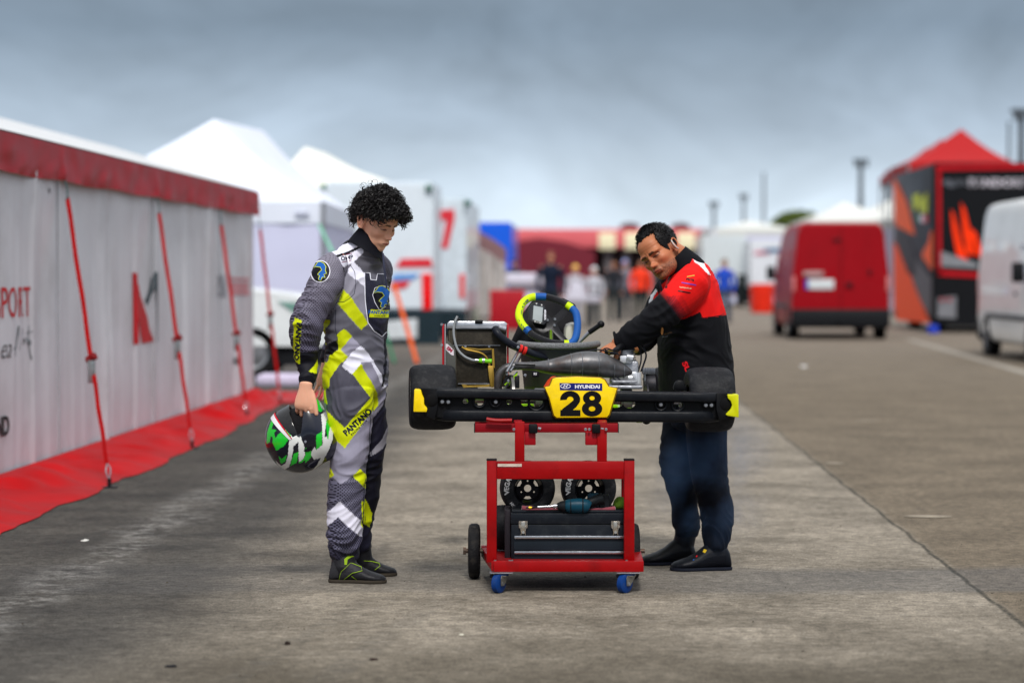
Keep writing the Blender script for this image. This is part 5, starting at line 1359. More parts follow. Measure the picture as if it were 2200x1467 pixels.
pnt(z1((705,1208),(765,1265),(805,1340),(850,1440),(880,1510),(800,1510),(760,1420),(730,1325),(655,1410),(583,1345),(650,1258)), WHITE, TR)
pnt(z1((735,1335),(800,1430),(830,1500),(770,1500),(700,1430)), LILAC, TR)
pnt(z1((700,1350),(730,1325),(850,1510),(760,1510),(658,1408)), LIME, TR)
pnt(z2((395,-10),(510,-10),(440,110),(425,170),(440,250),(380,230)), LIME, TR)
pnt(z2((590,60),(640,0),(735,180),(740,250),(705,225)), LIME, TR)
pnt(z2((640,-10),(700,-10),(800,230),(740,260),(735,180)), LILAC, TR)
# leg
pnt(z2((380,280),(450,300),(480,460),(545,520),(735,260),(790,250),(720,560),(595,690),(525,745),(440,680),(380,560)), LILAC, [3])
pnt(z2((425,280),(450,300),(545,395),(706,200),(730,215),(738,262),(545,520),(480,460)), LIME, [3,0])
pnt(z2((380,690),(440,700),(525,745),(600,690),(680,720),(720,1250),(380,1250)), (98,96,116), [3], .30)
pnt(z2((380,950),(720,950),(720,1250),(380,1250)), (92,90,112), [3], .36)
pnt(z2((420,640),(455,650),(482,692),(440,722),(400,720)), LIME, [3])
pnt(z2((592,690),(640,652),(678,710),(664,785)), LIME, [3])
pnt(z2((515,850),(660,1000),(645,1088),(505,950),(425,1025),(428,930)), (222,220,236), [3])
pnt(z2((380,1150),(720,1150),(720,1300),(380,1300)), (50,48,66), [3], .40)
pnt(z2((660,640),(700,600),(760,620),(770,740),(700,970),(650,860)), (14,14,28), [4], 0)
pnt(z2((640,850),(655,865),(700,960),(682,1050),(640,1020)), LIME, [4,3])
pnt(z2((685,570),(760,480),(790,395),(795,490),(762,545),(690,590)), (150,148,160), [4])
# sleeves
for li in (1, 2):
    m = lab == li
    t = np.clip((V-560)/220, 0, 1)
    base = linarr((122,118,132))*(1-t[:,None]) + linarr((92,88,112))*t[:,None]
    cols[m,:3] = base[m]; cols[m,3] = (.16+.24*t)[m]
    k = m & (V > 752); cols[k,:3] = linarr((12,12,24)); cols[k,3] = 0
k = (lab==1)&(V+ (U-640)*.25 < 0); 
pnt(z1((425,1290),(440,1300),(410,1400),(360,1385),(395,1345)), LIME, [1])
pnt(z1((275,1010),(328,1030),(312,1150),(300,1240),(302,1335),(240,1300),(240,1240),(262,1150)), LIME, [1])
# yoke over the shoulder
pnt(z1((430,560),(600,460),(640,440),(720,520),(730,560),(665,625),(600,670),(560,590),(500,552)), WHITE, [0,1])
pnt(z1((400,560),(590,455),(640,440),(520,530),(480,560)), (112,110,122), [0,1])
pnt(z1((482,548),(640,462),(652,472),(500,562)), BLACK, [0,1])
pnt(z1((548,585),(700,520),(712,532),(562,602)), BLACK, [0,1])
# zip placket
pnt(z1((835,560),(862,570),(905,690),(915,900),(893,1060),(872,1300),(862,1500),(846,1500),(862,1250),(868,1040),(878,800),(862,690),(832,600)), (18,18,34), [0])
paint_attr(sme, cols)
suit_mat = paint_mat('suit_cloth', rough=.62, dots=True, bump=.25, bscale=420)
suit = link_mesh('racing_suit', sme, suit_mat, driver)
sb = bvh_of(suit)
mW = M('print_white', (232,232,245), .55, var=.03); mBk = M('print_black', (10,10,20), .5, var=.1); mBl = M('print_blue', (20,92,176), .5, var=.08); mLm = M('print_lime', (205,214,14), .5, var=.04); mNv = M('print_navy', (14,18,44), .5, var=.1)
shield = z1((735,705),(770,708),(777,752),(812,757),(817,712),(868,715),(872,760),(900,765),(905,1000),(885,1110),(850,1150),(800,1110),(760,1050),(742,900))
mShield = M('print_mesh_pattern', (38,38,54), .5, var=.5, vscale=260)
decal('shield_print', *poly_px(shield), sb, DY, mShield, suit, off=.0010)
decal('shield_outline', *stroke_px(shield, 1.8), sb, DY, mW, suit, off=.0016)
def horse(cx, cy, k, blob):
    # prancing animal emblem: dark patch, blue figure, lime outline
    fig = [(-.35,-.95),(-.05,-1.0),(.35,-.8),(.55,-.45),(.5,-.05),(.62,.25),(.35,.35),(.5,.7),(.2,.65),(.05,1.0),(-.2,.85),(-.1,.5),(-.32,.35),(-.12,.1),(.12,-.12),(-.05,-.4),(-.45,-.45),(-.75,-.35),(-.5,-.7)]
    fp = [(cx+a*k, cy+b*k) for a,b in fig]
    decal('emblem_figure', *poly_px(fp), sb, DY, mBl, suit, off=.0022, step=.004)
    decal('emblem_outline', *stroke_px(fp, 1.3), sb, DY, mLm, suit, off=.0027, step=.004)
circ = [(697+20.5*math.cos(t*PI/12), 583.5+22.5*math.sin(t*PI/12)) for t in range(24)]
decal('emblem_patch', *poly_px(circ), sb, DY, mBk, suit, off=.0012)
decal('emblem_ring', *stroke_px(circ, 1.8), sb, DY, mW, suit, off=.0016)
horse(698, 583, 20, True)
blob = z1((805,810),(850,795),(895,805),(905,850),(890,930),(835,965),(805,910),(790,860))
decal('emblem_patch', *poly_px(blob), sb, DY, mBk, suit, off=.0018)
decal('emblem_outline', *stroke_px(blob, 1.2), sb, DY, mW, suit, off=.0020)
horse(822, 638, 24, True)
decal('logo_strip', *poly_px(z1((778,958),(903,968),(898,1020),(767,1012))), sb, DY, mLm, suit, off=.0020)
decal('lettering', *text_px('PANTANO', (816,670.5), 7.5, 3, bold=.035, sx=.95), sb, DY, mBl, suit, off=.0027, step=.004)
decal('lettering', *text_px('RACING TEAM', (816,678.5), 2.4, 3, bold=.02), sb, DY, mNv, suit, off=.0027, step=.004)
decal('lettering', *text_px('PANTANO', (772,902), 14, -43, bold=.045, sx=.85, shear=.0), sb, DY, mNv, suit, off=.0016, step=.005)
decal('lettering', *text_px('RACING TECH', (775,914), 4.2, -43, bold=.02, sx=.95, spacing=1.3), sb, DY, mNv, suit, off=.0016, step=.005)
decal('lettering', *text_px('PANTANO', (649,731), 11.5, 97, bold=.045, sx=1.15), sb, DY, mNv, suit, off=.0016, step=.005)
decal('lettering', *text_px('OMP', (750,554.5), 9, -12, bold=.02, sx=.9), sb, DY, mNv, suit, off=.0018, step=.004)
for yy in (-7.5, 7.5): decal('logo_bar', *stroke_px([(741-yy*.1,557+yy),(759-yy*.1,552+yy)], 1.3, closed=False), sb, DY, M('print_maroon',(120,30,60)), suit, off=.0018)
decal('seam', *stroke_px(z1((600,665),(608,720),(603,780),(585,830),(560,860)), 1.3, closed=False), sb, DY, mBk, suit, off=.0010)
decal('seam', *stroke_px(z1((640,650),(670,700),(680,780),(670,850),(640,880),(600,905),(560,905)), .9, closed=False), sb, DY, mNv, suit, off=.0012)
decal('seam', *stroke_px(z2((700,330),(690,480),(700,600),(660,760),(655,900),(650,1060),(620,1150)), 1.0, closed=False), sb, DY, mNv, suit, off=.0012)
decal('seam', *stroke_px(z1((545,960),(540,1080),(556,1170),(552,1240)), 1.0, closed=False), sb, DY, mNv, suit, off=.0012)
# knitted cuffs and ankle bands
knit = M('knit_black', (7,7,16), .85, bump=.6, bscale=240)
mb = MB(); limb(mb, [(dpt(667,799,-.16), dr(16.8),dr(16.4)), (dpt(667,810,-.177), dr(16),dr(15.6)), (dpt(666,822,-.192), dr(15.8),dr(15.4))], flat=True); obj('cuff', mb, knit, driver)
mb = MB(); limb(mb, [(dpt(702,768,.14), dr(15),dr(15)), (dpt(698,784,.132), dr(13.5),dr(14))], flat=True); obj('cuff', mb, knit, driver)
# standing collar
mb = MB(); rings = []
ax = Vector((.62,0,.78)).normalized()
def cring(c, hx, hy, tilt, k=1.0):
    u = Vector((math.cos(tilt),0,-math.sin(tilt))); v = Vector((0,1,0))
    return [Vector(c)+u*hx*math.cos(2*PI*a/36)+v*hy*math.sin(2*PI*a/36) for a in range(36)]
for (x,y,hx,hy,t) in ((786,538,43,.092,.50),(788,531,40,.082,.54),(791,524,37.5,.074,.60),(795,516,35,.068,.70),(798,509.5,33.5,.064,.77)): rings.append(cring(dpt(x,y,-.01), dr(hx), hy, t))
for (x,y,hx,hy,t) in ((798,510,31.5,.060,.77),(793,522,33,.064,.65),(788,533,34,.07,.54)): rings.append(cring(dpt(x,y,-.01), dr(hx), hy, t))
mb.loft(rings, cap=False)
obj('collar', mb, M('collar_cloth', (8,9,20), .8, bump=.4, bscale=200), driver)
mb = MB(); mb.tube([dpt(825,545,-.075), dpt(826,556,-.085), dpt(829,580,-.11), dpt(834,620,-.115)], .004, n=6); obj('zip', mb, M('zip_metal',(60,62,80),.35,.7), driver)
# ---- shoes
def shoe(parent, heel, toe, width, height, up, sole_c, accents=True, name='shoe', ankle=None, rr=.05):
    mb, fr = shoe_mesh(heel, toe, width, height, .05, None)
    if ankle is not None:
        h, x, y, z, L_ = fr
        limb(mb, [(ankle+Vector((0,0,.0)), rr, rr*.95), (h+x*(L_*.24)+z*height*.55, rr*1.05, rr)], ref=x, n=20)
    me = remesh(mb, .0035, smooth=4)
    co = mcoords(me)
    cols = np.tile(linarr(up), (len(co),1)); paint_attr(me, cols)
    o = link_mesh(name, me, paint_mat(name+'_leather', rough=.5, bump=.3, bscale=160), parent)
    obj('sole', sole_mesh(fr, width), M('sole_'+name, sole_c, .8, bump=.3, bscale=200), o)
    return o, fr
sR, frR = shoe(driver, dpt(712,1250,-.09)*Vector((1,1,0)) if False else Vector((dpt(711,0).x, DY-.085, 0)), Vector((dpt(831,0).x, DY-.125, 0)), .092, .105, (30,30,34), (56,50,42), ankle=dpt(742,1186,-.08), rr=.052)
sL, frL = shoe(driver, Vector((dpt(748,0).x, DY+.12, 0)), Vector((dpt(848,0).x, DY+.14, 0)), .088, .100, (24,24,28), (48,44,38), ankle=dpt(769,1186,.12), rr=.048)
shb = bvh_of(sR)
mLime2 = M('print_lime_edge', (140,172,24), .5)
z2s = lambda *p: z2(*p)
strap = z2((505,1340),(520,1290),(575,1240),(640,1270),(650,1290),(590,1300),(530,1345))
decal('strap', *poly_px(strap), shb, DY, M('strap_leather', (44,44,48), .5, bump=.3, bscale=120), sR, off=.004)
decal('piping', *stroke_px(strap, .9), shb, DY, mLime2, sR, off=.0045)
decal('piping', *stroke_px(z2((585,1320),(620,1345),(655,1362)), 1.1, closed=False), shb, DY, mLime2, sR, off=.002)
decal('tongue', *poly_px(z2((540,1250),(538,1215),(560,1195),(628,1190),(628,1200),(580,1205),(558,1218),(554,1250))), shb, DY, mLime2, sR, off=.002)
decal('panel', *poly_px(z2((440,1260),(470,1230),(500,1290),(500,1330),(450,1340))), shb, DY, M('suede_grey', (48,48,52), .9, bump=.3, bscale=300), sR, off=.0015)
decal('star_logo', *poly_px([(744+6*math.cos(a*PI/4)*(1 if a%2==0 else .4)+ (9 if a==0 else 0), 1244+5*math.sin(a*PI/4)*(1 if a%2==0 else .4)) for a in range(8)]), shb, DY, M('print_silver', (190,190,190), .4), sR, off=.002)
shb2 = bvh_of(sL)
decal('piping', *stroke_px(z2((640,1262),(690,1270),(735,1285),(742,1300),(710,1322)), 1.0, closed=False), shb2, DY, mLime2, sL, off=.002)
# ---- curly hair
def curl_hair(name, c, R, parent, mat, n, seed):
    rng = random.Random(seed); mb = MB()
    # scalp cap grown off the head shape
    nu, nv = 64, 40; vs = []; 
    for i in range(nv+1):
        for j in range(nu):
            th = PI*.74*i/nv; ph = 2*PI*j/nu
            vs.append((math.sin(th)*math.cos(ph), math.sin(th)*math.sin(ph), math.cos(th)))
    d = np.array(vs)
    keep = hair_mask(d)
    r = head_radius(d)*.97 + np.where(keep > 0, .020*keep, -.012)
    pts = [Vector(c)+R@Vector(p*q) for p, q in zip(d, r)]
    mb.add(pts, [(i*nu+j, (i+1)*nu+j, (i+1)*nu+(j+1)%nu, i*nu+(j+1)%nu) for i in range(nv) for j in range(nu)])
    for k in range(n):
        while True:
            v = Vector((rng.gauss(0,1), rng.gauss(0,1), rng.gauss(.35,1))).normalized()
            if hair_mask(np.array([v]))[0] > .25: break
        r0 = float(head_radius_fast(v))
        base = v*(r0*.97+rng.uniform(.006,.042)*(.72+.38*v.z)*(1-.85*max(0,-v.x))+.016*max(v.x,0))
        g = Vector((0.4*max(v.x,0), 0, -.55))
        side = v.orthogonal().normalized(); side = Matrix.Rotation(rng.uniform(0,2*PI), 3, v) @ side
        out = v*rng.uniform(-.003,.012)+side*rng.uniform(.008,.022)+g*rng.uniform(.010,.026)
        if v.x > .2 and v.z < .8: out += Vector((.018,-.002,-.010))*rng.uniform(.4,1.2)
        thin = k > n*.22; ln = rng.uniform(.012,.036) if thin else rng.uniform(.022,.046); turns = rng.uniform(1.3,2.6) if thin else rng.uniform(.8,1.6); rad = rng.uniform(.005,.0115)
        dirn = out.normalized(); e1 = dirn.orthogonal().normalized(); e2 = dirn.cross(e1); a0 = rng.uniform(0,6.28)
        pp = []; bend = side*rng.uniform(-.02,.02)
        for q in range(13):
            t = q/12; a = a0+turns*2*PI*t
            pp.append(Vector(c)+R@(base+dirn*ln*t+bend*t*t+(e1*math.cos(a)+e2*math.sin(a))*rad*(.5+.6*t)))
        w = rng.uniform(.0007,.0014) if thin else rng.uniform(.0022,.0042)
        mb.tube(pp, [w*(1-.6*(q/12)**2) for q in range(13)], n=3 if thin else 5)
    return obj(name, mb, mat, parent, fix=False)
def hair_mask(d):
    """1 where hair grows (head frame: x forward, z up)"""
    x, y, z = d.T
    front = z - (.48*np.clip(x,0,1) + .12)            # hairline over the forehead
    back = z - (-.30 - .1*x)
    m = np.where(x > 0.12, np.clip(front*6+.6,0,1), np.clip(back*5+.4,0,1))
    ear = ((x > -.46)&(x < .42)&(z < .27)&(np.abs(y) > .5))
    return np.where(ear, 0, m)
_hd = {}
def head_radius_fast(v):
    key = (round(v.x*24), round(v.y*24), round(v.z*24))
    if key not in _hd: _hd[key] = head_radius(np.array([v]))[0]
    return _hd[key]
hair_mat = M('hair_black', (15,11,12), .5, var=.5, vscale=40, spec=.35)
curl_hair('hair', DHC, DR, driver, hair_mat, 4600, 5)
for q_ in range(1):
    rng = random.Random(77); mb = MB()
    for k in range(46):
        v = Vector((rng.gauss(.1,1), rng.gauss(0,1), rng.gauss(.8,.7))).normalized()
        if hair_mask(np.array([v]))[0] < .3: continue
        c0 = v*(head_radius_fast(v)+.027*(.75+.3*v.z)); rr = rng.uniform(.006,.013); e1 = v.orthogonal().normalized(); e1 = Matrix.Rotation(rng.uniform(0,6.28),3,v)@e1; pp = [Vector(DHC)+DR@(c0+v*(rr-rr*math.cos(a*.42))*1.1+e1*rr*math.sin(a*.42)) for a in range(12)]
        mb.tube(pp, [.0009]*12, n=3)
    obj('stray_curls', mb, hair_mat, driver, fix=False)
# ================================================================== HELMET held by the driver
hu = Vector((-.90,.0,-.43)).normalized(); hf = Vector((-.43,-.10,.9)); hf = (hf-hu*hf.dot(hu)).normalized(); hl = hu.cross(hf)
HR = Matrix((hf, hl, hu)).transposed(); HC = dpt(650,937,-.100); HS = 1.09
helmet = thing('racing_helmet', 'green, black and white full-face helmet with dark visor, hanging from the driver\'s hand', 'helmet', HC)
def hfield(p):
    d = ell(p, (0,0,.012), (.130,.114,.122)); d = smin(d, ell(p, (.052,0,-.078), (.092,.084,.052)), .05)
    d = smin(d, ell(p, (-.03,0,-.07), (.085,.098,.06)), .04)
    return np.maximum(d, -.122-p[:,2])
def hrad(d):
    lo = np.full(len(d), .03); hi = np.full(len(d), .25)
    for _ in range(20):
        mid = (lo+hi)/2; v = hfield(d*mid[:,None]); i = v < 0; lo = np.where(i, mid, lo); hi = np.where(i, hi, mid)
    return (lo+hi)/2
nu, nv = 200, 140
T, P_ = np.meshgrid(np.linspace(.001, PI-.001, nv+1), np.linspace(0, 2*PI, nu, endpoint=False), indexing='ij')
hd = np.stack([np.sin(T)*np.cos(P_), np.sin(T)*np.sin(P_), np.cos(T)], -1).reshape(-1,3)
hr_ = hrad(hd); hp = hd*hr_[:,None]*HS; hw = hp@np.array(HR).T + np.array(HC)
ev = np.degrees(np.arctan2(hd[:,2], np.maximum(hd[:,0],1e-6))); az = np.degrees(np.arctan2(hd[:,1], hd[:,0]))
port = (hd[:,0] > .12)&(ev > -32)&(ev < 22)&(np.abs(az) < 74)
fs = []
for i in range(nv):
    for j in range(nu):
        q = (i*nu+j, (i+1)*nu+j, (i+1)*nu+(j+1)%nu, i*nu+(j+1)%nu)
        if not any(port[k] for k in q): fs.append(q)
me = bpy.data.meshes.new('shell'); me.from_pydata([tuple(p) for p in hw], [], fs)
s0 = S(DY-.10); U = 1100+hw[:,0]*s0; V = 590+(CAMZ-hw[:,2])*s0
cols = np.tile(linarr((14,17,32)), (len(hw),1))
GR = (28,196,46); WH = (226,228,226)
def hp_(poly, c):
    m = inpoly(U, V, poly); cols[m] = linarr(c)
z9 = lambda *p: [(548+a/4.875, 730+b/4.875) for a, b in p]
NVY = (10,14,34)
for poly, c in (
 (z9((140,1080),(150,960),(185,860),(250,770),(300,760),(400,870),(400,990),(380,1020),(330,1090),(250,1140),(210,1090),(213,1000),(190,1000),(180,1060)), GR),
 (z9((235,810),(300,800),(350,855),(362,920),(300,950),(240,1010),(228,965),(255,935),(200,925)), NVY),
 (z9((160,1060),(212,1060),(305,1270),(280,1290),(215,1230),(170,1130)), (44,24,32)),
 (z9((270,1190),(300,1225),(358,1182),(340,1250),(290,1278)), GR),
 (z9((235,1250),(290,1300),(340,1270),(370,1180),(385,1050),(395,1000),(430,960),(482,1005),(480,1040),(430,1090),(420,1150),(400,1240),(370,1310),(310,1345),(255,1305)), WH),
 (z9((425,1172),(478,1145),(455,1260),(385,1297)), GR),
 (z9((478,1010),(500,990),(535,1090),(540,1180),(520,1220),(475,1262),(478,1145)), WH),
 (z9((478,1252),(520,1225),(545,1180),(548,1110),(562,1100),(552,1232),(468,1272)), GR),
 (z9((560,1150),(605,1140),(600,1205),(535,1268),(550,1190)), GR),
 (z9((605,1155),(640,1100),(660,1122),(720,1080),(738,1000),(768,1000),(788,860),(815,880),(812,1030),(780,1130),(745,1190),(630,1232),(603,1185)), WH),
 (z9((570,700),(620,600),(690,560),(790,640),(815,720),(815,840),(785,885),(772,1022),(764,1010),(748,880),(748,700),(690,755),(620,700),(590,725)), GR),
 (z9((685,590),(735,640),(748,690),(702,722),(690,650)), WH),
 (z9((590,735),(620,705),(690,757),(712,765),(712,900),(662,980),(640,880)), NVY),
 (z9((660,982),(714,940),(714,1080),(660,1127)), GR),
 (z9((696,775),(742,738),(748,860),(738,1010),(722,1082),(714,900)), (222,224,220)),
 (z9((650,1290),(700,1205),(730,1165),(745,1190),(700,1275),(600,1345)), WH),
): hp_(poly, c)
paint_attr(me, cols)
hmat = paint_mat('helmet_paint', rough=.2, bump=.0, spec=.4, coat=.45)
shell = link_mesh('shell', me, hmat, helmet)
shell.modifiers.new('thick', 'SOLIDIFY').thickness = -.006
mb = MB(); mb.sphere((0,0,0), (.120*HS,.104*HS,.112*HS), 32, 22); mb.v = [tuple(HC+HR@Vector(p)) for p in mb.v]
liner_m = M('helmet_liner', (16,16,20), .9, bump=.4, bscale=120); obj('liner', mb, liner_m, helmet)
def hvis(e0, e1, a, off, n=40, m=10):
    mb = MB()
    def fn(i, j):
        az = math.radians(-a + 2*a*i); e = math.radians(e0+(e1-e0)*j)*(math.cos(az)**.35 if abs(az) < 1.5 else .05)
        d = Vector((math.cos(az)*math.cos(e), math.sin(az)*math.cos(e)*1.0, math.sin(e))).normalized()
        d = Vector((math.cos(az), math.sin(az), math.tan(math.radians(e0+(e1-e0)*j))*(.30+.70*math.cos(az)))).normalized()
        r = float(hrad(np.array([d]))[0])
        return HC + HR@(d*(r*HS+off))
    mb.grid(fn, n, m); return mb
visor = obj('visor', hvis(-6, 25, 80, .006), M('visor_smoke', (8,8,11), .12, var=.05, spec=.5), helmet, fix=True)
visor.modifiers.new('thick','SOLIDIFY').thickness = .002
st = obj('visor_strip', hvis(21, 30, 78, .0085, m=4), M('strip_white', (226,224,228), .3), helmet)
st2 = obj('visor_strip_edge', hvis(19, 21.8, 78, .0095, m=2), M('strip_red', (196,24,44), .3), helmet)
hb = bvh_of(shell)
HDm = lambda *a, **k: decal(*a, **k)
decal('lettering', *text_px('DANIEL BALLAROX', (699,911), 4.6, -86, bold=.03, sx=.85), hb, DY-.10, mBk, helmet, off=.002, step=.004)
decal('lettering', *text_px('M', (622,895), 7, 40+180), bvh_of(st), DY-.10, M('print_red',(200,30,40),.4), helmet, off=.002, step=.004)
for x_, y_ in ((665,941),(668,957)):
    p = hb.ray_cast(dpt(x_, y_, -1), Vector((0,1,0)))[0]
    if p: 
        mb = MB(); mb.cyl(p+Vector((0,.004,0)), p+Vector((0,-.007,0)), .0065, 14, bev=.002); obj('screw', mb, M('screw_metal',(190,190,200),.3,.9), helmet)
mb = MB()
pvt = dpt(666,949,-.10); ps = hb.ray_cast(pvt+Vector((0,-1,0)), Vector((0,1,0)))[0] or pvt
mb.cyl(ps+Vector((0,.006,0)), ps+Vector((0,-.003,0)), .028, 28, bev=.003); obj('visor_pivot', mb, M('pivot_black',(14,14,18),.35), helmet)
for poly in (z9((300,1225),(365,1170),(372,1060)), z9((545,1100),(540,1230),(450,1330)), z9((560,1260),(520,1350)), z9((490,1200),(440,1330)), z9((215,1000),(235,1100),(265,1130)), z9((650,860),(655,1010),(640,1090))):
    decal('pinstripe', *stroke_px(poly, .9, closed=False), hb, DY-.10, mW, helmet, off=.001)

# ================================================================== MECHANIC
MY = 10.85
def mpt(x, y, dy=0.0):
    s = S(MY); return Vector(((x-1100)/s, MY+dy, CAMZ-(y-590)/s))
def mr_(px): return px/S(MY)
mech = thing('person', 'mechanic in a black and red zip jacket leaning over the kart engine', 'person', (mpt(1500,0).x, MY, 0))
MR = frame((-.55,-.78,-.30), (-.56,.04,.83))
MHC = mpt(1417,541,-.03)
z6 = lambda *p: [(1280+a/3.668, 460+b/3.668) for a, b in p]
mt = [(mpt(1478,566,.02), mr_(26),.12), (mpt(1483,590,.02), mr_(46),.18), (mpt(1486,625,.02), mr_(60),.21), (mpt(1487,670,.02), mr_(70),.215), (mpt(1491,720,.02), mr_(77),.20), (mpt(1495,770,.02), mr_(79),.19), (mpt(1498,820,.02), mr_(80),.185), (mpt(1499,850,.02), mr_(79),.18)]
ma = [(mpt(1490,596,-.14), mr_(36),mr_(34)), (mpt(1474,618,-.20), mr_(45),mr_(38)), (mpt(1446,647,-.25), mr_(40),mr_(35)), (mpt(1418,672,-.27), mr_(36),mr_(33)), (mpt(1390,695,-.25), mr_(33),mr_(30)), (mpt(1362,714,-.22), mr_(29),mr_(27)), (mpt(1336,729,-.20), mr_(23),mr_(22)), (mpt(1322,734,-.19), mr_(20),mr_(19))]
mf = [(mpt(1462,600,.16), mr_(34),mr_(34)), (mpt(1440,640,.22), mr_(34),mr_(34)), (mpt(1414,690,.20), mr_(30),mr_(30)), (mpt(1388,728,.12), mr_(25),mr_(25)), (mpt(1366,748,.06), mr_(18),mr_(18))]
mln = [(mpt(1514,860,-.06), mr_(50),.11), (mpt(1516,900,-.08), mr_(45),.105), (mpt(1517,950,-.09), mr_(42),.10), (mpt(1520,1000,-.09), mr_(40),.095), (mpt(1528,1050,-.09), mr_(37),.09), (mpt(1539,1090,-.09), mr_(33),.082), (mpt(1539,1130,-.09), mr_(30),.076), (mpt(1537,1152,-.09), mr_(28),.068), (mpt(1536,1172,-.09), mr_(23),.054)]
mlf = [(mpt(1478,860,.08), mr_(46),.10), (mpt(1474,900,.1), mr_(43),.10), (mpt(1468,950,.11), mr_(44),.098), (mpt(1466,1000,.12), mr_(43),.092), (mpt(1472,1045,.12), mr_(36),.085), (mpt(1476,1085,.12), mr_(30),.078), (mpt(1478,1120,.12), mr_(27),.07), (mpt(1479,1142,.12), mr_(27),.062), (mpt(1480,1158,.12), mr_(23),.052)]
mb = MB()
add_head(mb, MHC, MR, scale=1.0, jaw=1.10, nose=1.12, age=1.0)
limb(mb, [(mpt(1480,575,.02), .065,.065), (mpt(1462,560,.015), .060,.062), (mpt(1440,546,.0), .056,.060), (MHC+MR@Vector((-.02,0,-.03)), .052,.055)], ref=(0,1,0))
limb(mb, shrink(mt,.85)); limb(mb, shrink(ma,.68)[:-1]+[(mpt(1318,736,-.19), .026,.022)]); limb(mb, shrink(mf,.7)); limb(mb, shrink(mln,.58)); limb(mb, shrink(mlf,.58))
hand(mb, mpt(1327,734,-.19), (-.80,-.25,-.50), (-.40,-.45,.80), 1, scale=.98, curls=[(.65,.7,.5),(.75,.7,.5),(.8,.8,.5),(.85,.85,.5)], thumb=(.75,.5,-.45), spread=1.2)
bme = remesh(mb, .0030, smooth=2)
paint_attr(bme, skin_paint(mcoords(bme), [(MHC, MR, 1.0, dict(cheek=(176,88,62), lip=(158,58,56), brow=(18,12,11), stubble=(58,48,46), open=.0026, browth=.0060, look=.002, browlift=-.0030, white=(96,76,66)))], None, (182,114,78)))
link_mesh('body', bme, SKIN, mech)
# jacket and trousers
mb = MB(); limb(mb, mt, n=32); limb(mb, ma, ref=(.5,0,.8), flat=True); limb(mb, mf, flat=True)
jme = remesh(mb, .0050, smooth=5); co = mcoords(jme); lab = seg_label(co, [mt, ma, mf])
s0 = S(MY); U = 1100+co[:,0]*s0; V = 590+(CAMZ-co[:,2])*s0
wgt = np.full(len(co), .8); 
def bw(cx, cy, sx, sy, a):
    global wgt; wgt = wgt + a*np.exp(-((U-cx)/sx)**2-((V-cy)/sy)**2)
bw(1400,700,50,40,.7); bw(1450,700,50,50,.5)
folds(jme, .0095, (8,8,15), seed=9.4, weight=wgt)
cols = np.tile(np.append(linarr((5,6,13)), 0.0), (len(co),1))
def pj(poly, c, sel=None, dots=0.0):
    m = inpoly(U, V, poly)
    if sel is not None: m &= np.isin(lab, sel)
    cols[m,:3] = linarr(c); cols[m,3] = dots
RED = (226,16,14)
pj(z6((540,560),(600,480),(660,400),(760,330),(830,360),(900,440),(1010,590),(1060,740),(1030,790),(815,812),(795,768),(720,800),(660,824),(600,770),(520,652)), RED, [0,1,2])
# halftone edge where red runs into black
for q_,(c_a,c_b) in enumerate((((520,652),(660,824)),)):
    pa = np.array(z6(c_a)[0]); pb = np.array(z6(c_b)[0]); tt = pb-pa; nn_ = np.array([tt[1],-tt[0]])/np.linalg.norm(tt); dd_ = (U-pa[0])*nn_[0]+(V-pa[1])*nn_[1]; al = ((U-pa[0])*tt[0]+(V-pa[1])*tt[1])/(tt@tt)
    sel_ = (lab==1)&(al>-.6)&(al<1.4)&(np.abs(dd_)<18)&(V>620); kf = np.clip((dd_+6)/16,0,1)[:,None]; cols[sel_,:3] = (linarr((5,6,13))*(1-kf)+linarr(RED)*kf)[sel_]
m = inpoly(U, V, z6((520,650),(580,640),(700,790),(660,824),(560,760))); cols[m,3] = .40
m = inpoly(U, V, z6((580,640),(640,640),(740,780),(700,800))); cols[m,3] = .27
pj(z6((752,345),(775,350),(840,400),(885,485),(850,475),(800,420),(760,380)), (236,236,240), [0,1,2])
pj(z6((440,710),(462,640),(500,592),(512,610),(480,650),(470,695)), (236,236,240), [0,2])
pj(z6((474,680),(482,650),(512,612),(520,640),(505,668)), RED, [0,2])
paint_attr(jme, cols)
jacket_mat = paint_mat('jacket_cloth', rough=.8, dots=True, bump=.2, bscale=350, spec=.22, dot_sz=.0105)
jacket = link_mesh('jacket', jme, jacket_mat, mech)
mb = MB(); limb(mb, [(mpt(1497,830,.02), mr_(72),.17),(mpt(1496,870,.02), mr_(67),.16),(mpt(1495,900,.02), mr_(56),.13)]); limb(mb, mln, flat=True); limb(mb, mlf, flat=True)
tme = remesh(mb, .0052, smooth=5); co = mcoords(tme); U = 1100+co[:,0]*s0; V = 590+(CAMZ-co[:,2])*s0
wgt = np.full(len(co), .8); bw(1537,1140,50,35,1.6); bw(1478,1125,50,35,1.6); bw(1460,1020,40,50,.6)
folds(tme, .0075, (8,8,17), seed=5.2, weight=wgt)
paint_attr(tme, np.tile(linarr((6,9,20)), (len(co),1)))
link_mesh('trousers', tme, paint_mat('trouser_cloth', rough=.85, bump=.2, bscale=300, spec=.2), mech)
jb = bvh_of(jacket)
mRp = M('print_bright_red', (220,24,34), .5); mGo = M('print_gold', (214,160,60), .5); mPu = M('print_violet', (120,60,170), .5)
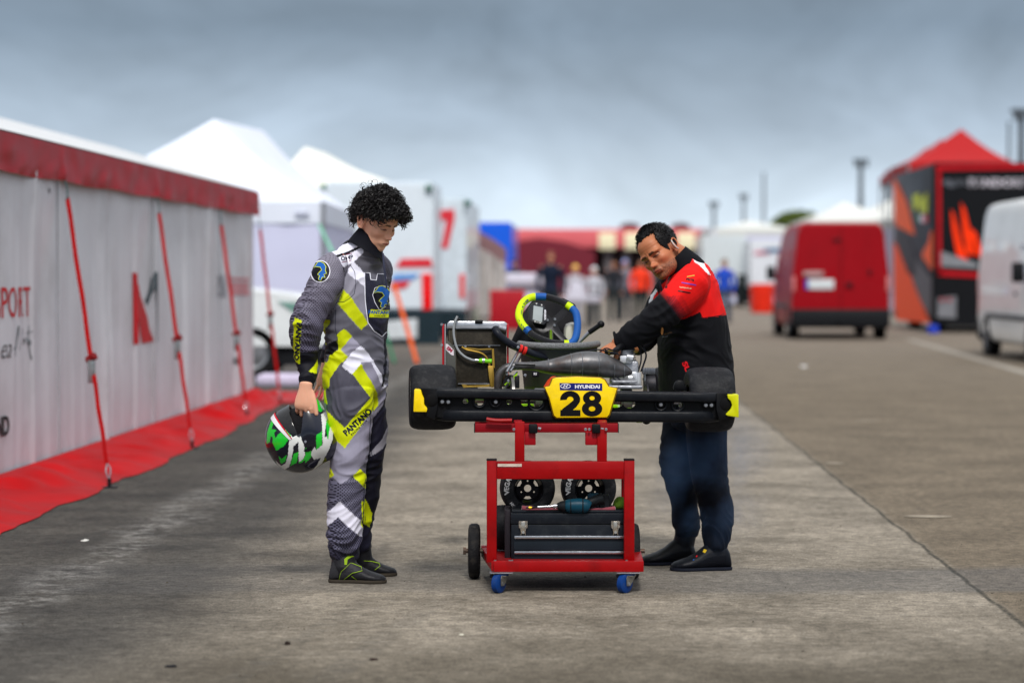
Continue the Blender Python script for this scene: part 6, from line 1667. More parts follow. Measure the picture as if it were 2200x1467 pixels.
for body, c, sz, rot, mt_, kw in (('SU', (1470,786), 11.5, 66, mRp, dict(bold=.05, sx=1.5)), ('PRTS', (1472,601), 4.5, 8, mBk, dict(bold=.05, sx=1.3)), ('hermprofo.do', (1462,618), 4.2, 6, M('print_cream',(226,196,160),.5), dict(bold=.02)),
                            ('SUZUKI', (1459,626), 3.4, 4, mBk, dict(bold=.04)), ('EQUIPES', (1431,715), 4.4, -8, M('print_bronze',(120,84,52),.5), dict()), ('SPORT', (1427,722), 2.6, -8, M('print_grey',(120,120,130),.5), dict())):
    if body == 'SUZUKI': continue
    decal('lettering', *text_px(body, c, sz, rot, **kw), jb, MY, mt_, jacket, off=.002, step=.004)
decal('logo_stroke', *stroke_px([(1466,595),(1482,592)], 2.0, closed=False), jb, MY, mGo, jacket, off=.002)
decal('logo_stroke', *stroke_px([(1454,607),(1484,612)], 2.2, closed=False), jb, MY, mPu, jacket, off=.002)
decal('logo_stroke', *stroke_px([(1446,624),(1472,628)], 2.2, closed=False), jb, MY, mBk, jacket, off=.002)
badge = [(1413+2.6*math.cos(a*PI/8), 707+8*math.sin(a*PI/8)) for a in range(16)]
decal('leather_badge', *poly_px(badge), jb, MY, M('badge_tan', (206,142,84), .6), jacket, off=.003)
decal('seam', *stroke_px(z6((1025,770),(960,795),(815,812),(795,768),(740,800),(700,860),(560,890)), 1.0, closed=False), jb, MY, mBk, jacket, off=.001)
# collar and zip
mb = MB(); rings = []
for (x,y,hx,hy,t) in ((1478,588,44,.125,-.62),(1470,575,40,.108,-.66),(1460,562,35,.096,-.72),(1452,553,32,.088,-.76),(1450,550.5,31,.086,-.76)): rings.append(cring(mpt(x,y,0), mr_(hx), hy, t))
for (x,y,hx,hy,t) in ((1450.5,551,29,.080,-.76),(1462,566,31,.088,-.70),(1470,577,34,.095,-.66)): rings.append(cring(mpt(x,y,0), mr_(hx), hy, t))
mb.loft(rings, cap=False); obj('collar', mb, M('jacket_collar', (6,7,14), .8, bump=.3, bscale=220, spec=.15), mech)
mb = MB(); mb.tube([mpt(1412,605,-.13), mpt(1416,618,-.14), mpt(1420,634,-.13), mpt(1419,650,-.08)], .006, n=8); obj('zip', mb, M('zip_black',(30,30,40),.4,.4), mech)
mb = MB(); rg = []
for i in range(20):
    a = 2*PI*i/20; rg.append(mpt(1321,734,-.19)+Vector((-.25*math.sin(a)*.045, math.cos(a)*.042, math.sin(a)*.046)))
mb.tube(rg, .006, n=8, closed=True); obj('cuff', mb, M('jacket_collar',(12,13,24)), mech)
# hearing aid behind the ear (pale curve in the photograph)
mb = MB(); mb.tube([MHC+MR@(Vector(p)*1.0) for p in ((.004,.088,.014),(.008,.090,-.004),(.002,.089,-.022),(-.010,.086,-.034))], .0026, n=7, smooth=3); obj('ear_tube', mb, M('clear_plastic',(206,210,206),.2), mech)
# short dark hair as a clipped cap with strands
def short_hair(name, c, R, sc, parent, mat, seed):
    rng = random.Random(seed); nu, nv = 120, 80; vs = []
    for i in range(nv+1):
        for j in range(nu):
            th = PI*.72*i/nv; ph = 2*PI*j/nu; vs.append((math.sin(th)*math.cos(ph), math.sin(th)*math.sin(ph), math.cos(th)))
    d = np.array(vs); x,y,z = d.T
    hl = .60-.15*np.abs(y)/.5 - .0*x           # hairline height over the brow (direction z)
    m = np.where(x > .25, np.clip((z-np.where(np.abs(y)<.30, .70+.35*np.abs(y), np.where(np.abs(y)<.5, .805, .805-2.6*(np.abs(y)-.5))))*9, -1, 1), np.clip((z+.42+.35*x)*5, -1, 1))
    m = np.where((x>-.15)&(x<=.30)&(z<.12), -1, m)
    jit = np.array([noise.noise(Vector((a*22,b*22,c_*22))) for a,b,c_ in d]); m = np.where(m > -1, m+jit*.7, m)
    topk = np.clip(z*1.3, 0, 1)
    r = head_radius(d)
    nn = np.array([noise.noise(Vector((a*11,b*11,c_*11)))*.5+noise.noise(Vector((a*34,b*34,c_*34)))*.5 for a,b,c_ in d])
    r = r + np.where(m>0, (.0025+.009*topk*np.clip(m*2,0,1))*(1+.35*nn), -.010)
    mb = MB(); pts = [Vector(c)+R@Vector(p*q*sc) for p,q in zip(d, r)]
    mb.add(pts, [(i*nu+j, (i+1)*nu+j, (i+1)*nu+(j+1)%nu, i*nu+(j+1)%nu) for i in range(nv) for j in range(nu)])
    for k in range(2600):
        i = rng.randrange(len(d))
        if m[i] < .3: continue
        v = Vector(d[i]); s_ = Vector((.7,rng.uniform(-.5,.5),.25)) if v.x>-.2 else Vector((-.3,rng.uniform(-.4,.4),-.6))
        p0 = Vector(d[i]*(r[i]-.002)); dr_ = (v*.7+s_*.7).normalized(); L_ = .003+.006*topk[i]
        p1 = p0+dr_*L_; p2 = p1+(dr_-v*.4)*L_*.6
        mb.tube([Vector(c)+R@(q*sc) for q in (p0,p1,p2)], [.0011,.0009,.0003], n=3)
    return obj(name, mb, mat, parent, fix=False)
short_hair('hair', MHC, MR, 1.0, mech, M('hair_dark', (12,10,11), .5, var=.4, vscale=60), 3)
# shoes
sh1, _ = shoe(mech, Vector((mpt(1567,0).x, MY-.075,0)), Vector((mpt(1439,0).x, MY-.12,0)), .105, .125, (8,12,22), (24,28,40), name='sneaker', ankle=mpt(1536,1165,-.09), rr=.050)
sh2, _ = shoe(mech, Vector((mpt(1500,0).x, MY+.13,0)), Vector((mpt(1378,0).x, MY+.10,0)), .105, .118, (7,10,18), (20,24,34), name='sneaker', ankle=mpt(1479,1152,.12), rr=.048)
s1b = bvh_of(sh1)
decal('yellow_tag', *poly_px([(1510,1174),(1515,1176),(1511,1182),(1506,1180)]), s1b, MY, M('print_tag_yellow',(226,190,40),.5), sh1, off=.003)
decal('lace_dots', *poly_px([(1491,1190),(1493.5,1187),(1495,1188),(1492.5,1191)]), s1b, MY, mRp, sh1, off=.003)
decal('lace_dots', *poly_px([(1484,1196),(1487,1194),(1488,1195),(1485,1197)]), s1b, MY, mBl, sh1, off=.003)
# ================================================================== BACKGROUND (far, out of focus)
def dark_glass(): return M('dark_glass', (22,26,32), .08, coat=.5)
def pyramid_tent(name, label, x0, x1, z0d, z1d, eave, peakz, ridge, val=.32, mat=None, walls=True, floor_z=0.0, valmat=None, group=None, wallsides='fblr'):
    """marquee: eave rectangle x0..x1, z0d..z1d; ridge=((x,y),(x,y)) peaks"""
    r = thing(name, label, 'tent', ((x0+x1)/2, z0d, 0), group); mat = mat or M('canvas_white', (226,232,246), .6, var=.04, vscale=1.5)
    (ax, ay), (bx, by) = ridge; mb = MB(); N = 20
    cor = [(x0,z0d),(x1,z0d),(x1,z1d),(x0,z1d)]
    def face(p, q, pk1, pk2):
        def fn(i, j):
            a = Vector((p[0]+(q[0]-p[0])*i, p[1]+(q[1]-p[1])*i, eave)); b = Vector((pk1[0]+(pk2[0]-pk1[0])*i, pk1[1]+(pk2[1]-pk1[1])*i, peakz))
            c = a+(b-a)*j; c.z -= (peakz-eave)*.13*math.sin(PI*j)*(.6+.4*math.sin(PI*i)); return c
        mb.grid(fn, N, 8)
    face(cor[0],cor[1],(ax,ay),(ax,ay)); face(cor[1],cor[2],(ax,ay),(bx,by)); face(cor[2],cor[3],(bx,by),(bx,by)); face(cor[3],cor[0],(bx,by),(ax,ay))
    obj('roof', mb, mat, r, angle=30)
    mb = MB(); e = .02
    pts = [(x0-e,z0d-e),(x1+e,z0d-e),(x1+e,z1d+e),(x0-e,z1d+e)]
    for i in range(4):
        p, q = pts[i], pts[(i+1)%4]
        mb.grid(lambda a,b,p=p,q=q: Vector((p[0]+(q[0]-p[0])*a, p[1]+(q[1]-p[1])*a, eave+.01-val*b)), 6, 2)
    obj('valance', mb, valmat or mat, r, angle=30)
    if walls:
        for sd, i in (('f',0),('r',1),('b',2),('l',3)):
            if sd not in wallsides: continue
            p, q = cor[i], cor[(i+1)%4]; L_ = math.dist(p, q); nx, ny = (q[1]-p[1])/L_, -(q[0]-p[0])/L_; mb = MB()
            mb.grid(lambda a,b: Vector((p[0]+(q[0]-p[0])*a+nx*.04*noise.noise(Vector((a*L_*2.5+i*7,b*1.2,0))), p[1]+(q[1]-p[1])*a+ny*.04*noise.noise(Vector((a*L_*2.5+i*7,b*1.2,0))), .02+(eave-.05-.02)*b)), 40, 6)
            obj('side_wall', mb, M('canvas_wall_lilac', (206,208,234), .6, var=.04, vscale=1.5), r, angle=60)
    for p in cor:
        mb = MB(); mb.box((p[0]-.03,p[1]-.03,0),(p[0]+.03,p[1]+.03,eave)); obj('pole', mb, M('pole_alu',(150,152,156),.4,.8), r)
    return r
X_ = lambda px, Y: (px-1100)/F*Y
Zz = lambda py, Y: CAMZ+(590-py)/F*Y
pt1 = pyramid_tent('marquee', 'large white peaked marquee behind the long tent wall, with lilac-white side walls', X_(694,35.6)-4.3, X_(694,35.6), 35.6, 42.5, 2.38, 3.75, ((X_(462,38), 38),(X_(566,41), 41)))
mb = MB(); mb.box((X_(634,35.5),35.53,Zz(464,35.5)),(X_(664,35.5),35.56,Zz(456,35.5))); obj('label_print', mb, M('print_pale_grey',(184,188,206),.6), pt1, smooth=False)
pt2 = pyramid_tent('marquee', 'cream white peaked marquee with green edge strip behind the driver\'s head', X_(560,48), X_(880,48), 48, 54, 3.05, 3.95, ((X_(656,50), 50),(X_(700,52.5), 52.5)), val=.18, mat=M('canvas_cream',(232,232,224),.6,var=.03))
mb = MB(); mb.box((X_(690,47.9),47.85,Zz(404,47.9)),(X_(790,47.9),47.95,Zz(396,47.9))); obj('edge_strip', mb, M('strip_green',(40,128,84),.5), pt2)
# --- box vehicles
def wheel_simple(c, axis, R, w, parent, n=28):
    mb = MB(); mb.lathe(c, axis, [(-w/2,R*.62),(-w/2,R*.93),(-w*.42,R),(w*.42,R),(w/2,R*.93),(w/2,R*.62)], n, closed=True); t = obj('wheel', mb, M('tyre_far',(22,22,24),.8,var=.2), parent)
    mb = MB(); mb.lathe(c, axis, [(-w*.42,.01),(-w*.44,R*.3),(-w*.36,R*.5),(-w*.48,R*.62),(w*.48,R*.62),(w*.36,R*.5),(w*.44,R*.3),(w*.42,.01)], n); obj('rim', mb, M('rim_grey',(140,142,146),.4,.7), t)
def box_truck(label, x0, x1, Y, top, bottom, length, body, name='box_truck', skew=.0279, cat='truck'):
    """box body with chassis; x0, x1 columns of the rear face at depth Y"""
    a, b = X_(x0,Y), X_(x1,Y); zt, zb = Zz(top,Y), Zz(bottom,Y); r = thing(name, label, cat, ((a+b)/2, Y, 0))
    mb = MB(); sh = lambda x, y, z: (x+(y-Y)*skew, y, z)
    vs = [sh(a,Y,zb),sh(b,Y,zb),sh(b,Y+length,zb),sh(a,Y+length,zb),sh(a,Y,zt),sh(b,Y,zt),sh(b,Y+length,zt),sh(a,Y+length,zt)]
    bm = bmesh.new(); bv = [bm.verts.new(p) for p in vs]
    for f in ((0,3,2,1),(4,5,6,7),(0,1,5,4),(1,2,6,5),(2,3,7,6),(3,0,4,7)): bm.faces.new([bv[i] for i in f])
    bmesh.ops.bevel(bm, geom=list(bm.edges), offset=.05, segments=2, affect='EDGES'); bm.verts.index_update()
    mb.add([v.co.copy() for v in bm.verts], [[v.index for v in f.verts] for f in bm.faces]); bm.free()
    obj('box_body', mb, body, r)
    mb = MB(); mb.box((a+.15,Y+.15,.45),(b-.1,Y+length-.3,zb-.01)); obj('chassis', mb, M('chassis_dark',(26,34,38),.6), r)
    for s_ in (a+.2, b-.2):
        wheel_simple((s_+1.3*skew, Y+1.3, .40), (1,0,0), .40, .25, r)
    return r, a, b
def panel(name, r, pts, Y, m, off=0.0, th=.02):
    mb = MB(); mb.prism([(X_(x,Y-off), Y-off, Zz(y,Y-off)) for x,y in pts], (0,th,0)); return obj(name, mb, m, r, smooth=False)
whp = M('truck_white', (216,226,234), .35, coat=.3, var=.03)
t1, a, b = box_truck('white box truck with red and blue stripes directly behind the driver', 700, 931, 45.6, 390, 668, 2.6, whp)
tr_red, tr_blue = M('stripe_red',(214,52,64),.45), M('stripe_blue',(96,150,214),.45)
panel('stripe', t1, ((850,575),(862,556),(926,555),(930,574)), 45.6, tr_red, .02); panel('stripe', t1, ((840,604),(846,589),(902,588),(890,600)), 45.6, tr_blue, .02); panel('stripe', t1, ((836,622),(842,606),(882,604),(872,619)), 45.6, tr_red, .02)
panel('tail_lamp', t1, ((906,588),(929,588),(929,664),(908,666)), 45.6, M('lamp_red',(230,14,20),.25,coat=.5), .05, .06)
panel('rear_bumper', t1, ((815,668),(946,666),(946,742),(815,744)), 45.6, M('bumper_teal',(28,44,52),.6), .10, .1); panel('number_plate', t1, ((828,690),(896,684),(896,726),(828,728)), 45.6, M('plate_white',(206,212,216),.5), .14, .02)
mb = MB(); mb.box((X_(914,45.6),45.5,Zz(411,45.6)),(X_(929,45.6),45.7,Zz(399,45.6)),bev=.02); obj('marker_lamp', mb, M('lamp_green_far',(34,92,74),.4), t1)
t2, a, b = box_truck('white motorhome with a big red 7 on its rear', 934, 1002, 50, 425, 668, 6.5, M('truck_white_b',(206,218,226),.35,coat=.3), name='motorhome', cat='motorhome')
panel('red_seven', t2, ((942,452),(976,450),(977,468),(962,535),(948,533),(959,474),(943,471)), 50, tr_red, .02)
panel('tail_lamp', t2, ((988,590),(998,588),(998,640),(988,640)), 50, M('lamp_red',(230,14,20)), .04, .05); panel('rear_bumper', t2, ((934,668),(1003,668),(1003,715),(934,715)), 50, M('bumper_teal',(28,44,52)), .08)
mb = MB(); mb.box((X_(998,50),49.9,Zz(443,50)),(X_(1012,50),50.1,Zz(431,50)),bev=.02); obj('marker_lamp', mb, M('lamp_green_far',(34,92,74)), t2)
t3, a, b = box_truck('bright blue box truck body beyond the motorhome', 1003, 1100, 72, 478, 640, 7, M('truck_blue',(10,92,224),.4,coat=.3))
# awning with draped cloth between motorhome and blue truck
aw = thing('side_awning', 'pale awning with pinkish edge and hanging cloth in front of the blue truck', 'awning', (X_(1045,62), 62, 0))
mb = MB(); mb.grid(lambda i,j: Vector((X_(1003,62)+(X_(1088,62)-X_(1003,62))*i+.06*noise.noise(Vector((i*9,j*2,0))), 62+.12*math.sin(i*22), Zz(525+35*i*i+ (j)*(680-525-35*i*i),62))), 44, 8); obj('cloth', mb, M('cloth_grey_white',(196,192,190),.8,var=.15,vscale=.8), aw)
mb = MB(); mb.grid(lambda i,j: Vector((X_(1003,61.8)+(X_(1088,62)-X_(1003,62))*i, 61.8-.3*(1-j), Zz(492+44*i**1.6+j*34,62))), 20, 4); obj('roof', mb, M('cloth_pink',(212,168,172),.7), aw)
mb = MB(); mb.box((X_(1018,61.6),61.6,0),(X_(1028,61.6),61.7,Zz(520,61.6))); obj('pole', mb, M('pole_olive',(120,124,112),.6), aw)
# guy straps near the marquees
for nm, (x0,y0,x1,y1,Y), c, lab in (('guy_strap',(846,610,896,780,36),(226,96,40),'orange guy strap slanting to the ground behind the driver'),('guy_strap',(824,700,848,792,36.5),(40,120,84),'dark green guy strap behind the driver\'s back, left of the orange one'),('guy_strap',(686,484,716,545,34),(120,190,160),'pale green guy strap at the corner of the large white marquee')):
    mb = MB(); q = W(x1,y1,Y-.8); q.z = max(q.z, .01); mb.tube([W(x0,y0,Y), q], .022 if x0 < 830 else .032, n=8); o = obj(nm, mb, M('strap_%d_%d'%(c[0],c[1]), c, .6)); tag(o, lab, 'strap'); recentre(o)
# --- panel van
def van(name, label, loc, rotz, paint, L_=5.3, Wd=1.98, H=2.38, group=None, plate=True, hood=.9):
    r = thing(name, label, 'van', (0,0,0), group, local=True); hw = Wd/2
    mb = MB(); N = 40; rings = []
    # y=0 rear, y=L_ nose
    st = [(0.0,.30,.985,H-.06,.90),(.06,.24,1.0,H-.01,.95),(.5,.22,1,H,1),(1.5,.22,1,H+.0,1),(2.6,.22,1,H,1),(L_-1.75,.22,1,H-.02,1),(L_-1.5,.22,1,H-.12,.97),(L_-1.2,.22,.995,H-.45,.95),(L_-.85,.22,.99,H-.95,.94),(L_-.55,.22,.97,1.18,.94),(L_-.2,.24,.93,1.02,.92),(L_-.03,.30,.86,.86,.88),(L_,.36,.80,.74,.85)]
    for y, zb, wk, zt, tk in st:
        ring_ = []
        for k in range(N):
            a = 2*PI*k/N; c_, s_ = math.cos(a), math.sin(a)
            z = (zb+zt)/2+math.copysign(abs(s_)**.15, s_)*(zt-zb)/2; tt = max(0, (z-1.15)/(H-1.15))
            w_ = hw*wk*(1-.155*tt**1.5*(1 if zt > 1.3 else .3)); ring_.append(Vector((math.copysign(abs(c_)**.15, c_)*w_, y, z)))
        rings.append(ring_)
    mb.loft(rings); body = obj('body', mb, paint, r, angle=40)
    blk = M('van_trim_black', (20,22,26), .6, var=.1)
    mb = MB(); mb.box((-hw*1.0,-.10,.24),(hw*1.0,.22,.62),bev=.05); obj('rear_bumper', mb, blk, r)
    mb = MB(); mb.box((-hw*.93,.2,.26),(hw*.93,L_-.3,.33)); obj('underbody', mb, blk, r)
    mb = MB(); mb.box((-hw*.9,L_-.15,.30),(hw*.9,L_+.06,.62),bev=.06); obj('front_bumper', mb, blk, r)
    seam = M('gap_dark', (40,10,12), .7)
    mb = MB(); mb.box((-.006,-.012,.66),(.006,.01,H-.14)); obj('door_gap', mb, seam, r)
    for s_ in (-1,1):
        mb = MB(); mb.box((s_*hw*.93,-.025,.98),(s_*hw*.995,.03,1.28),bev=.01); obj('tail_lamp', mb, M('lamp_pale',(206,120,120),.3,coat=.4), r)
        for y in (.85, L_-.95):
            wheel_simple((s_*(hw-.10), y, .335), (1,0,0), .335, .215, r)
            mb = MB(); mb.lathe((s_*(hw-.02),y,.335), (s_,0,0), [(0,.01),(0,.40),(.012,.40),(.012,.01)], 30); obj('wheel_arch', mb, blk, r)
        mb = MB(); mb.box((s_*(hw+.001), .9, .62),(s_*(hw+.018), L_-1.0,.70),bev=.006); obj('side_moulding', mb, M('moulding_grey',(80,82,84),.6), r)
        mb = MB(); mb.prism([(s_*(hw*.968),L_-1.95,1.22),(s_*(hw*.968),L_-1.1,1.22),(s_*(hw*.93),L_-1.35,1.72),(s_*(hw*.925),L_-1.95,1.78)], (s_*.02,0,0)); obj('side_window', mb, dark_glass(), r)
        mb = MB(); mb.box((s_*(hw+.02),L_-1.35,1.2),(s_*(hw+.20),L_-1.22,1.5),bev=.03); obj('mirror', mb, blk, r)
        mb = MB(); mb.box((s_*(hw+.0),L_-2.15,1.0),(s_*(hw+.02),L_-2.0,1.05),bev=.005); obj('door_handle', mb, blk, r)
        for y0, y1 in ((.35,1.3),(1.5,2.5)):
            mb = MB(); mb.prism([(s_*(hw*.972),y0,1.25),(s_*(hw*.972),y1,1.25),(s_*(hw*.925),y1,1.82),(s_*(hw*.925),y0,1.82)], (s_*.016,0,0), bev=.008); obj('pressed_panel', mb, paint, r)
        mb = MB(); mb.prism([(s_*.55,L_-.02,.72),(s_*.86,L_-.10,.72),(s_*.90,L_-.35,.98),(s_*.6,L_-.20,.95)], (0,.03,.02)); obj('headlight', mb, M('headlight_glass',(196,214,210),.15,coat=.5), r)
    mb = MB(); mb.prism([(-hw*.80,L_-1.36,H-.42),(hw*.80,L_-1.36,H-.42),(hw*.88,L_-.74,1.26),(-hw*.88,L_-.74,1.26)], (0,.03,.04)); obj('windscreen', mb, dark_glass(), r)
    if plate:
        mb = MB(); mb.box((-.72,-.022,1.02),(-.14,-.012,1.22),bev=.01); pl = obj('number_plate', mb, M('plate_white',(206,212,216),.5), r)
        mb = MB(); mb.box((-.72,-.027,1.02),(-.66,-.0225,1.22)); obj('plate_band', mb, M('band_blue',(30,60,180),.5), pl)
        mb = MB(); mb.box((-.76,-.04,1.28),(-.35,-.012,1.38),bev=.01); obj('badge', mb, M('badge_silver',(180,150,150),.4,.5), r)
        mb = MB(); mb.box((.10,-.04,1.05),(.24,-.012,1.16),bev=.01); mb.box((.55,-.03,1.3),(.62,-.01,1.42),bev=.01); obj('door_handle', mb, M('handle_darkred',(70,8,20),.5), r)
        mb = MB(); mb.box((-.16,-.03,1.98),(-.02,-.01,2.05),bev=.01); obj('brake_lamp', mb, M('handle_darkred',(70,8,20)), r)
        mb = MB(); mb.tube([(-.12,-.10,.36),(0,-.22,.34),(.06,-.22,.42)], .03, n=8); obj('tow_hook', mb, blk, r)
    r.location = loc; r.rotation_euler = (0,0,rotz); return r
van('panel_van', 'red high-roof panel van seen from behind, parked on the right', (X_(1806,49), 49.0, 0), -.0279, M('van_red',(146,0,16),.4,coat=.05,var=.04,dirt=((90,10,16),1.2,.3)))
vx = X_(2122,39)+.99
van('panel_van', 'white panel van at the right edge of the picture', (vx+.05, 40.1, 0), PI-.0279, M('van_white',(238,238,236),.35,coat=.4,var=.03,dirt=((150,146,138),1.5,.3)), L_=5.6, H=2.5, plate=False)
# --- race trailer: black with orange flames
RT = 54.7; rt = thing('race_trailer', 'tall black race trailer with orange shards and red framed rear door', 'trailer', (X_(2120,RT), RT, 0))
na, nb = X_(2003,RT), X_(2003,RT)+2.75; fa = X_(1919,61.4); sk_ = (fa-na)/6.7; zt, zb = Zz(352,RT), Zz(692,RT)
tblk = M('trailer_black',(12,14,19),.5,var=.1); tgrey = M('trailer_graphite',(44,44,48),.45,var=.15,vscale=1)
def tr3(x, y, z): return Vector((x+(y-RT)*sk_, y, z))
mb = MB(); mb.prism([tr3(na,RT,zb),tr3(nb,RT,zb),tr3(nb,RT,zt),tr3(na,RT,zt)], tr3(0,RT+6.7,0)-tr3(0,RT,0)-Vector((0,0,0)), bev=.03); obj('box_body', mb, tgrey, rt)
orn = M('shard_orange',(255,82,0),.5); orp = M('shard_peach',(255,98,26),.5)
def side(pts, m, off=.02, name='shard'):
    """panels on the side facing the lane: picture columns mapped along the trailer side"""
    mb = MB(); P = []
    for x, y in pts:
        k = (x-1100)/F; Yv = (na-RT*sk_)/(k-sk_) ; P.append(Vector((k*Yv-off, Yv, CAMZ+(590-y)/F*Yv)))
    mb.prism(P, (.012,0,0)); return obj(name, mb, m, rt, smooth=False)
z6b = lambda *p: [(1840+a/2.53, 220+b/2.53) for a,b in p]
side(z6b((202,420),(212,425),(270,540),(318,722),(225,680),(206,640)), orp); side(z6b((202,760),(225,780),(305,960),(402,1198),(225,1185),(206,1100)), orn)
side(z6b((405,700),(412,700),(412,912),(360,840),(362,815),(395,760)), orp); side(z6b((230,680),(270,690),(330,850),(320,950),(280,930),(225,780)), M('shard_dark',(48,46,50),.5)); side(z6b((320,840),(410,960),(410,1170),(300,1000)), M('shard_mid',(96,94,98),.5))
yel = M('print_yellow_far',(196,206,50),.5)
side(z6b((310,505),(348,495),(352,540),(388,490),(390,600),(350,600),(348,560),(314,595)), yel, .04, 'race_number'); side(z6b((330,612),(350,612),(352,650),(332,640)), M('flag_green',(40,120,70),.5), .04, 'flag'); side(z6b((351,612),(370,612),(372,655),(353,652)), mW, .04, 'flag'); side(z6b((371,612),(390,612),(390,650),(372,655)), tr_red, .04, 'flag')
def rear(pts, m, off=.02, name='panel', th=.02): return panel(name, rt, pts, RT, m, off, th)
rear(((2003,350),(2240,350),(2240,700),(2003,700)), tblk, .02, 'rear_wall')
fr = M('frame_red',(176,14,26),.4)
for pts in (((2010,356),(2240,352),(2240,364),(2010,367)), ((2012,367),(2020,367),(2022,588),(2014,590)), ((2014,580),(2130,588),(2130,598),(2014,592))): rear(pts, fr, .05, 'door_frame', .03)
for pts in (((2042,450),(2048,460),(2064,520),(2080,560),(2056,550),(2046,500)), ((2063,435),(2072,450),(2090,520),(2102,550),(2076,545),(2068,500)), ((2084,490),(2096,500),(2110,540),(2110,560),(2092,540))): rear(pts, M('flame_orange',(255,56,4),.4), .05, 'flame')
rear(((2021,540),(2100,566),(2100,576),(2021,572)), M('panel_silver',(130,134,140),.4), .05, 'lower_panel')
rear(((2022,394),(2030,386),(2040,386),(2054,402),(2040,404),(2030,398)), M('print_dim',(84,88,96),.5), .05, 'logo')
for bdy, x, sz in (('FERCOM', 2077, .12), ('PANDORF', 2140, .20), ('TEAM', 2196, .11)):
    v, f = text2d(bdy, sz, bold=.04, sx=1.1); mb = MB(); mb.add([(X_(x,RT)+a, RT-.055, Zz(393,RT)+b) for a,b in v], f); obj('lettering', mb, M('print_pale' if sz > .15 else 'print_dim', (190,186,196) if sz > .15 else (84,88,96), .5), rt, smooth=False, fix=False)
rear(((2014,640),(2054,636),(2054,684),(2014,682)), M('plate_dull',(120,122,128),.5), .06, 'number_plate'); 
for x in (2024, 2040): rear(((x-4,640),(x+4,640),(x+4,648),(x-4,648)), M('lamp_dull_red',(150,50,60),.4), .09, 'tail_lamp')
for s_ in (na+.35, nb-.3):
    for yy in (RT+1.4, RT+5.2): wheel_simple((s_+(yy-RT)*sk_, yy, .42), (1,0,0), .42, .28, rt)
mb = MB(); c0 = W(2005,712,RT-.6); c0.z = 0
mb.cyl(c0, c0+Vector((0,0,.20)), .14, 16, r2=.11, bev=.02); bl = obj('bucket', mb, M('bucket_blue',(14,50,170),.5)); tag(bl, 'small blue bucket on the ground at the corner of the race trailer', 'bucket'); recentre(bl)
# --- red pyramid roofs behind the trailer
for nm, (xa,xb,Y,ze,pk,px_) , lab in (('red_marquee',(1950,2180,74,352,278,2063),'tallest red pyramid roof behind the race trailer'),('red_marquee',(1930,2120,84,362,300,2022),'second red pyramid roof, half hidden by the tallest one'),('red_marquee',(1915,2080,92,376,318,1990),'lowest red pyramid roof at the left corner of the race trailer')):
    d_ = X_(xb,Y)-X_(xa,Y)
    pyramid_tent(nm, lab, X_(xa,Y), X_(xb,Y), Y, Y+d_, Zz(ze,Y), Zz(pk,Y+d_/2), ((X_(px_,Y+d_/2), Y+d_/2),)*2, mat=M('canvas_red',(168,26,28),.6,var=.06), walls=False, val=.25, group='red pyramid roofs behind the race trailer')
# --- vehicle nose beside the tent end
def car(name, label, loc, rotz, paint):
    r = thing(name, label, 'car', (0,0,0), local=True); prof = [(0,.42),(-.02,.75),(.05,.98),(.30,1.06),(1.25,1.18),(1.55,1.28),(2.2,1.80),(2.6,1.9),(4.1,1.88),(4.5,1.5),(4.6,.9),(4.55,.42)]
    mb = MB(); rings = []
    for k, w_ in ((-1,.86),(-.9,.93),(-.5,.95),(.5,.95),(.9,.93),(1,.86)):
        cx, cz = 2.3, 1.0; sc = .93 if abs(k)==1 else 1.0
        rings.append([Vector((cx+(x-cx)*sc, k*.93, cz+(z-cz)*(sc if z > .5 else 1))) for x,z in prof])
    mb.loft(rings); obj('body', mb, paint, r, angle=30)
    blk = M('van_trim_black',(20,22,26))
    mb = MB(); mb.box((.05,-.85,.18),(4.4,.85,.44)); obj('underbody', mb, blk, r)
    for s_ in (-1,1):
        mb = MB(); mb.prism([(.02,s_*.88,.78),(.42,s_*.93,.84),(.62,s_*.935,.98),(.15,s_*.90,.95)], (0,s_*.015,0)); obj('headlight', mb, M('headlight_teal',(110,150,140),.2,coat=.4), r)
        for x in (.95,3.7): wheel_simple((x, s_*.82, .34), (0,1,0), .34, .22, r)
        mb = MB(); mb.prism([(1.75,s_*.90,1.28),(4.0,s_*.90,1.28),(3.95,s_*.86,1.72),(2.25,s_*.86,1.72)], (0,s_*.012,0)); obj('side_window', mb, dark_glass(), r)
    r.location = loc; r.rotation_euler = (0,0,rotz); return r
car('parked_car', 'white car with its nose showing past the end of the long tent', (X_(700,30), 31.2, 0), PI, M('car_white',(222,226,228),.3,coat=.5,var=.03))
mb = MB(); mb.box(W(560,832,29.0), W(648,812,28.4), bev=.05); o = obj('ground_sheet_roll', mb, M('roll_lilac',(200,190,214),.6)); o.data.transform(Matrix.Translation((0,0,0))); tag(o, 'pale lilac roll lying on the ground in front of the white car', 'roll'); recentre(o); o.location.z = .0
mb = MB(); a = G(548,868); b = G(690,845); mb.add([(a.x,a.y,.012),(b.x+.0,a.y,.012),(b.x+.3,b.y,.012),(a.x,b.y,.012)], [(0,1,2,3)]); mb.v = [tuple(p) for p in mb.v]; o = obj('red_sheet', mb, pred, smooth=False); o.modifiers.new('t','SOLIDIFY').thickness = .01; tag(o, 'red plastic sheet spread on the ground past the tent end', 'ground sheet'); recentre(o)
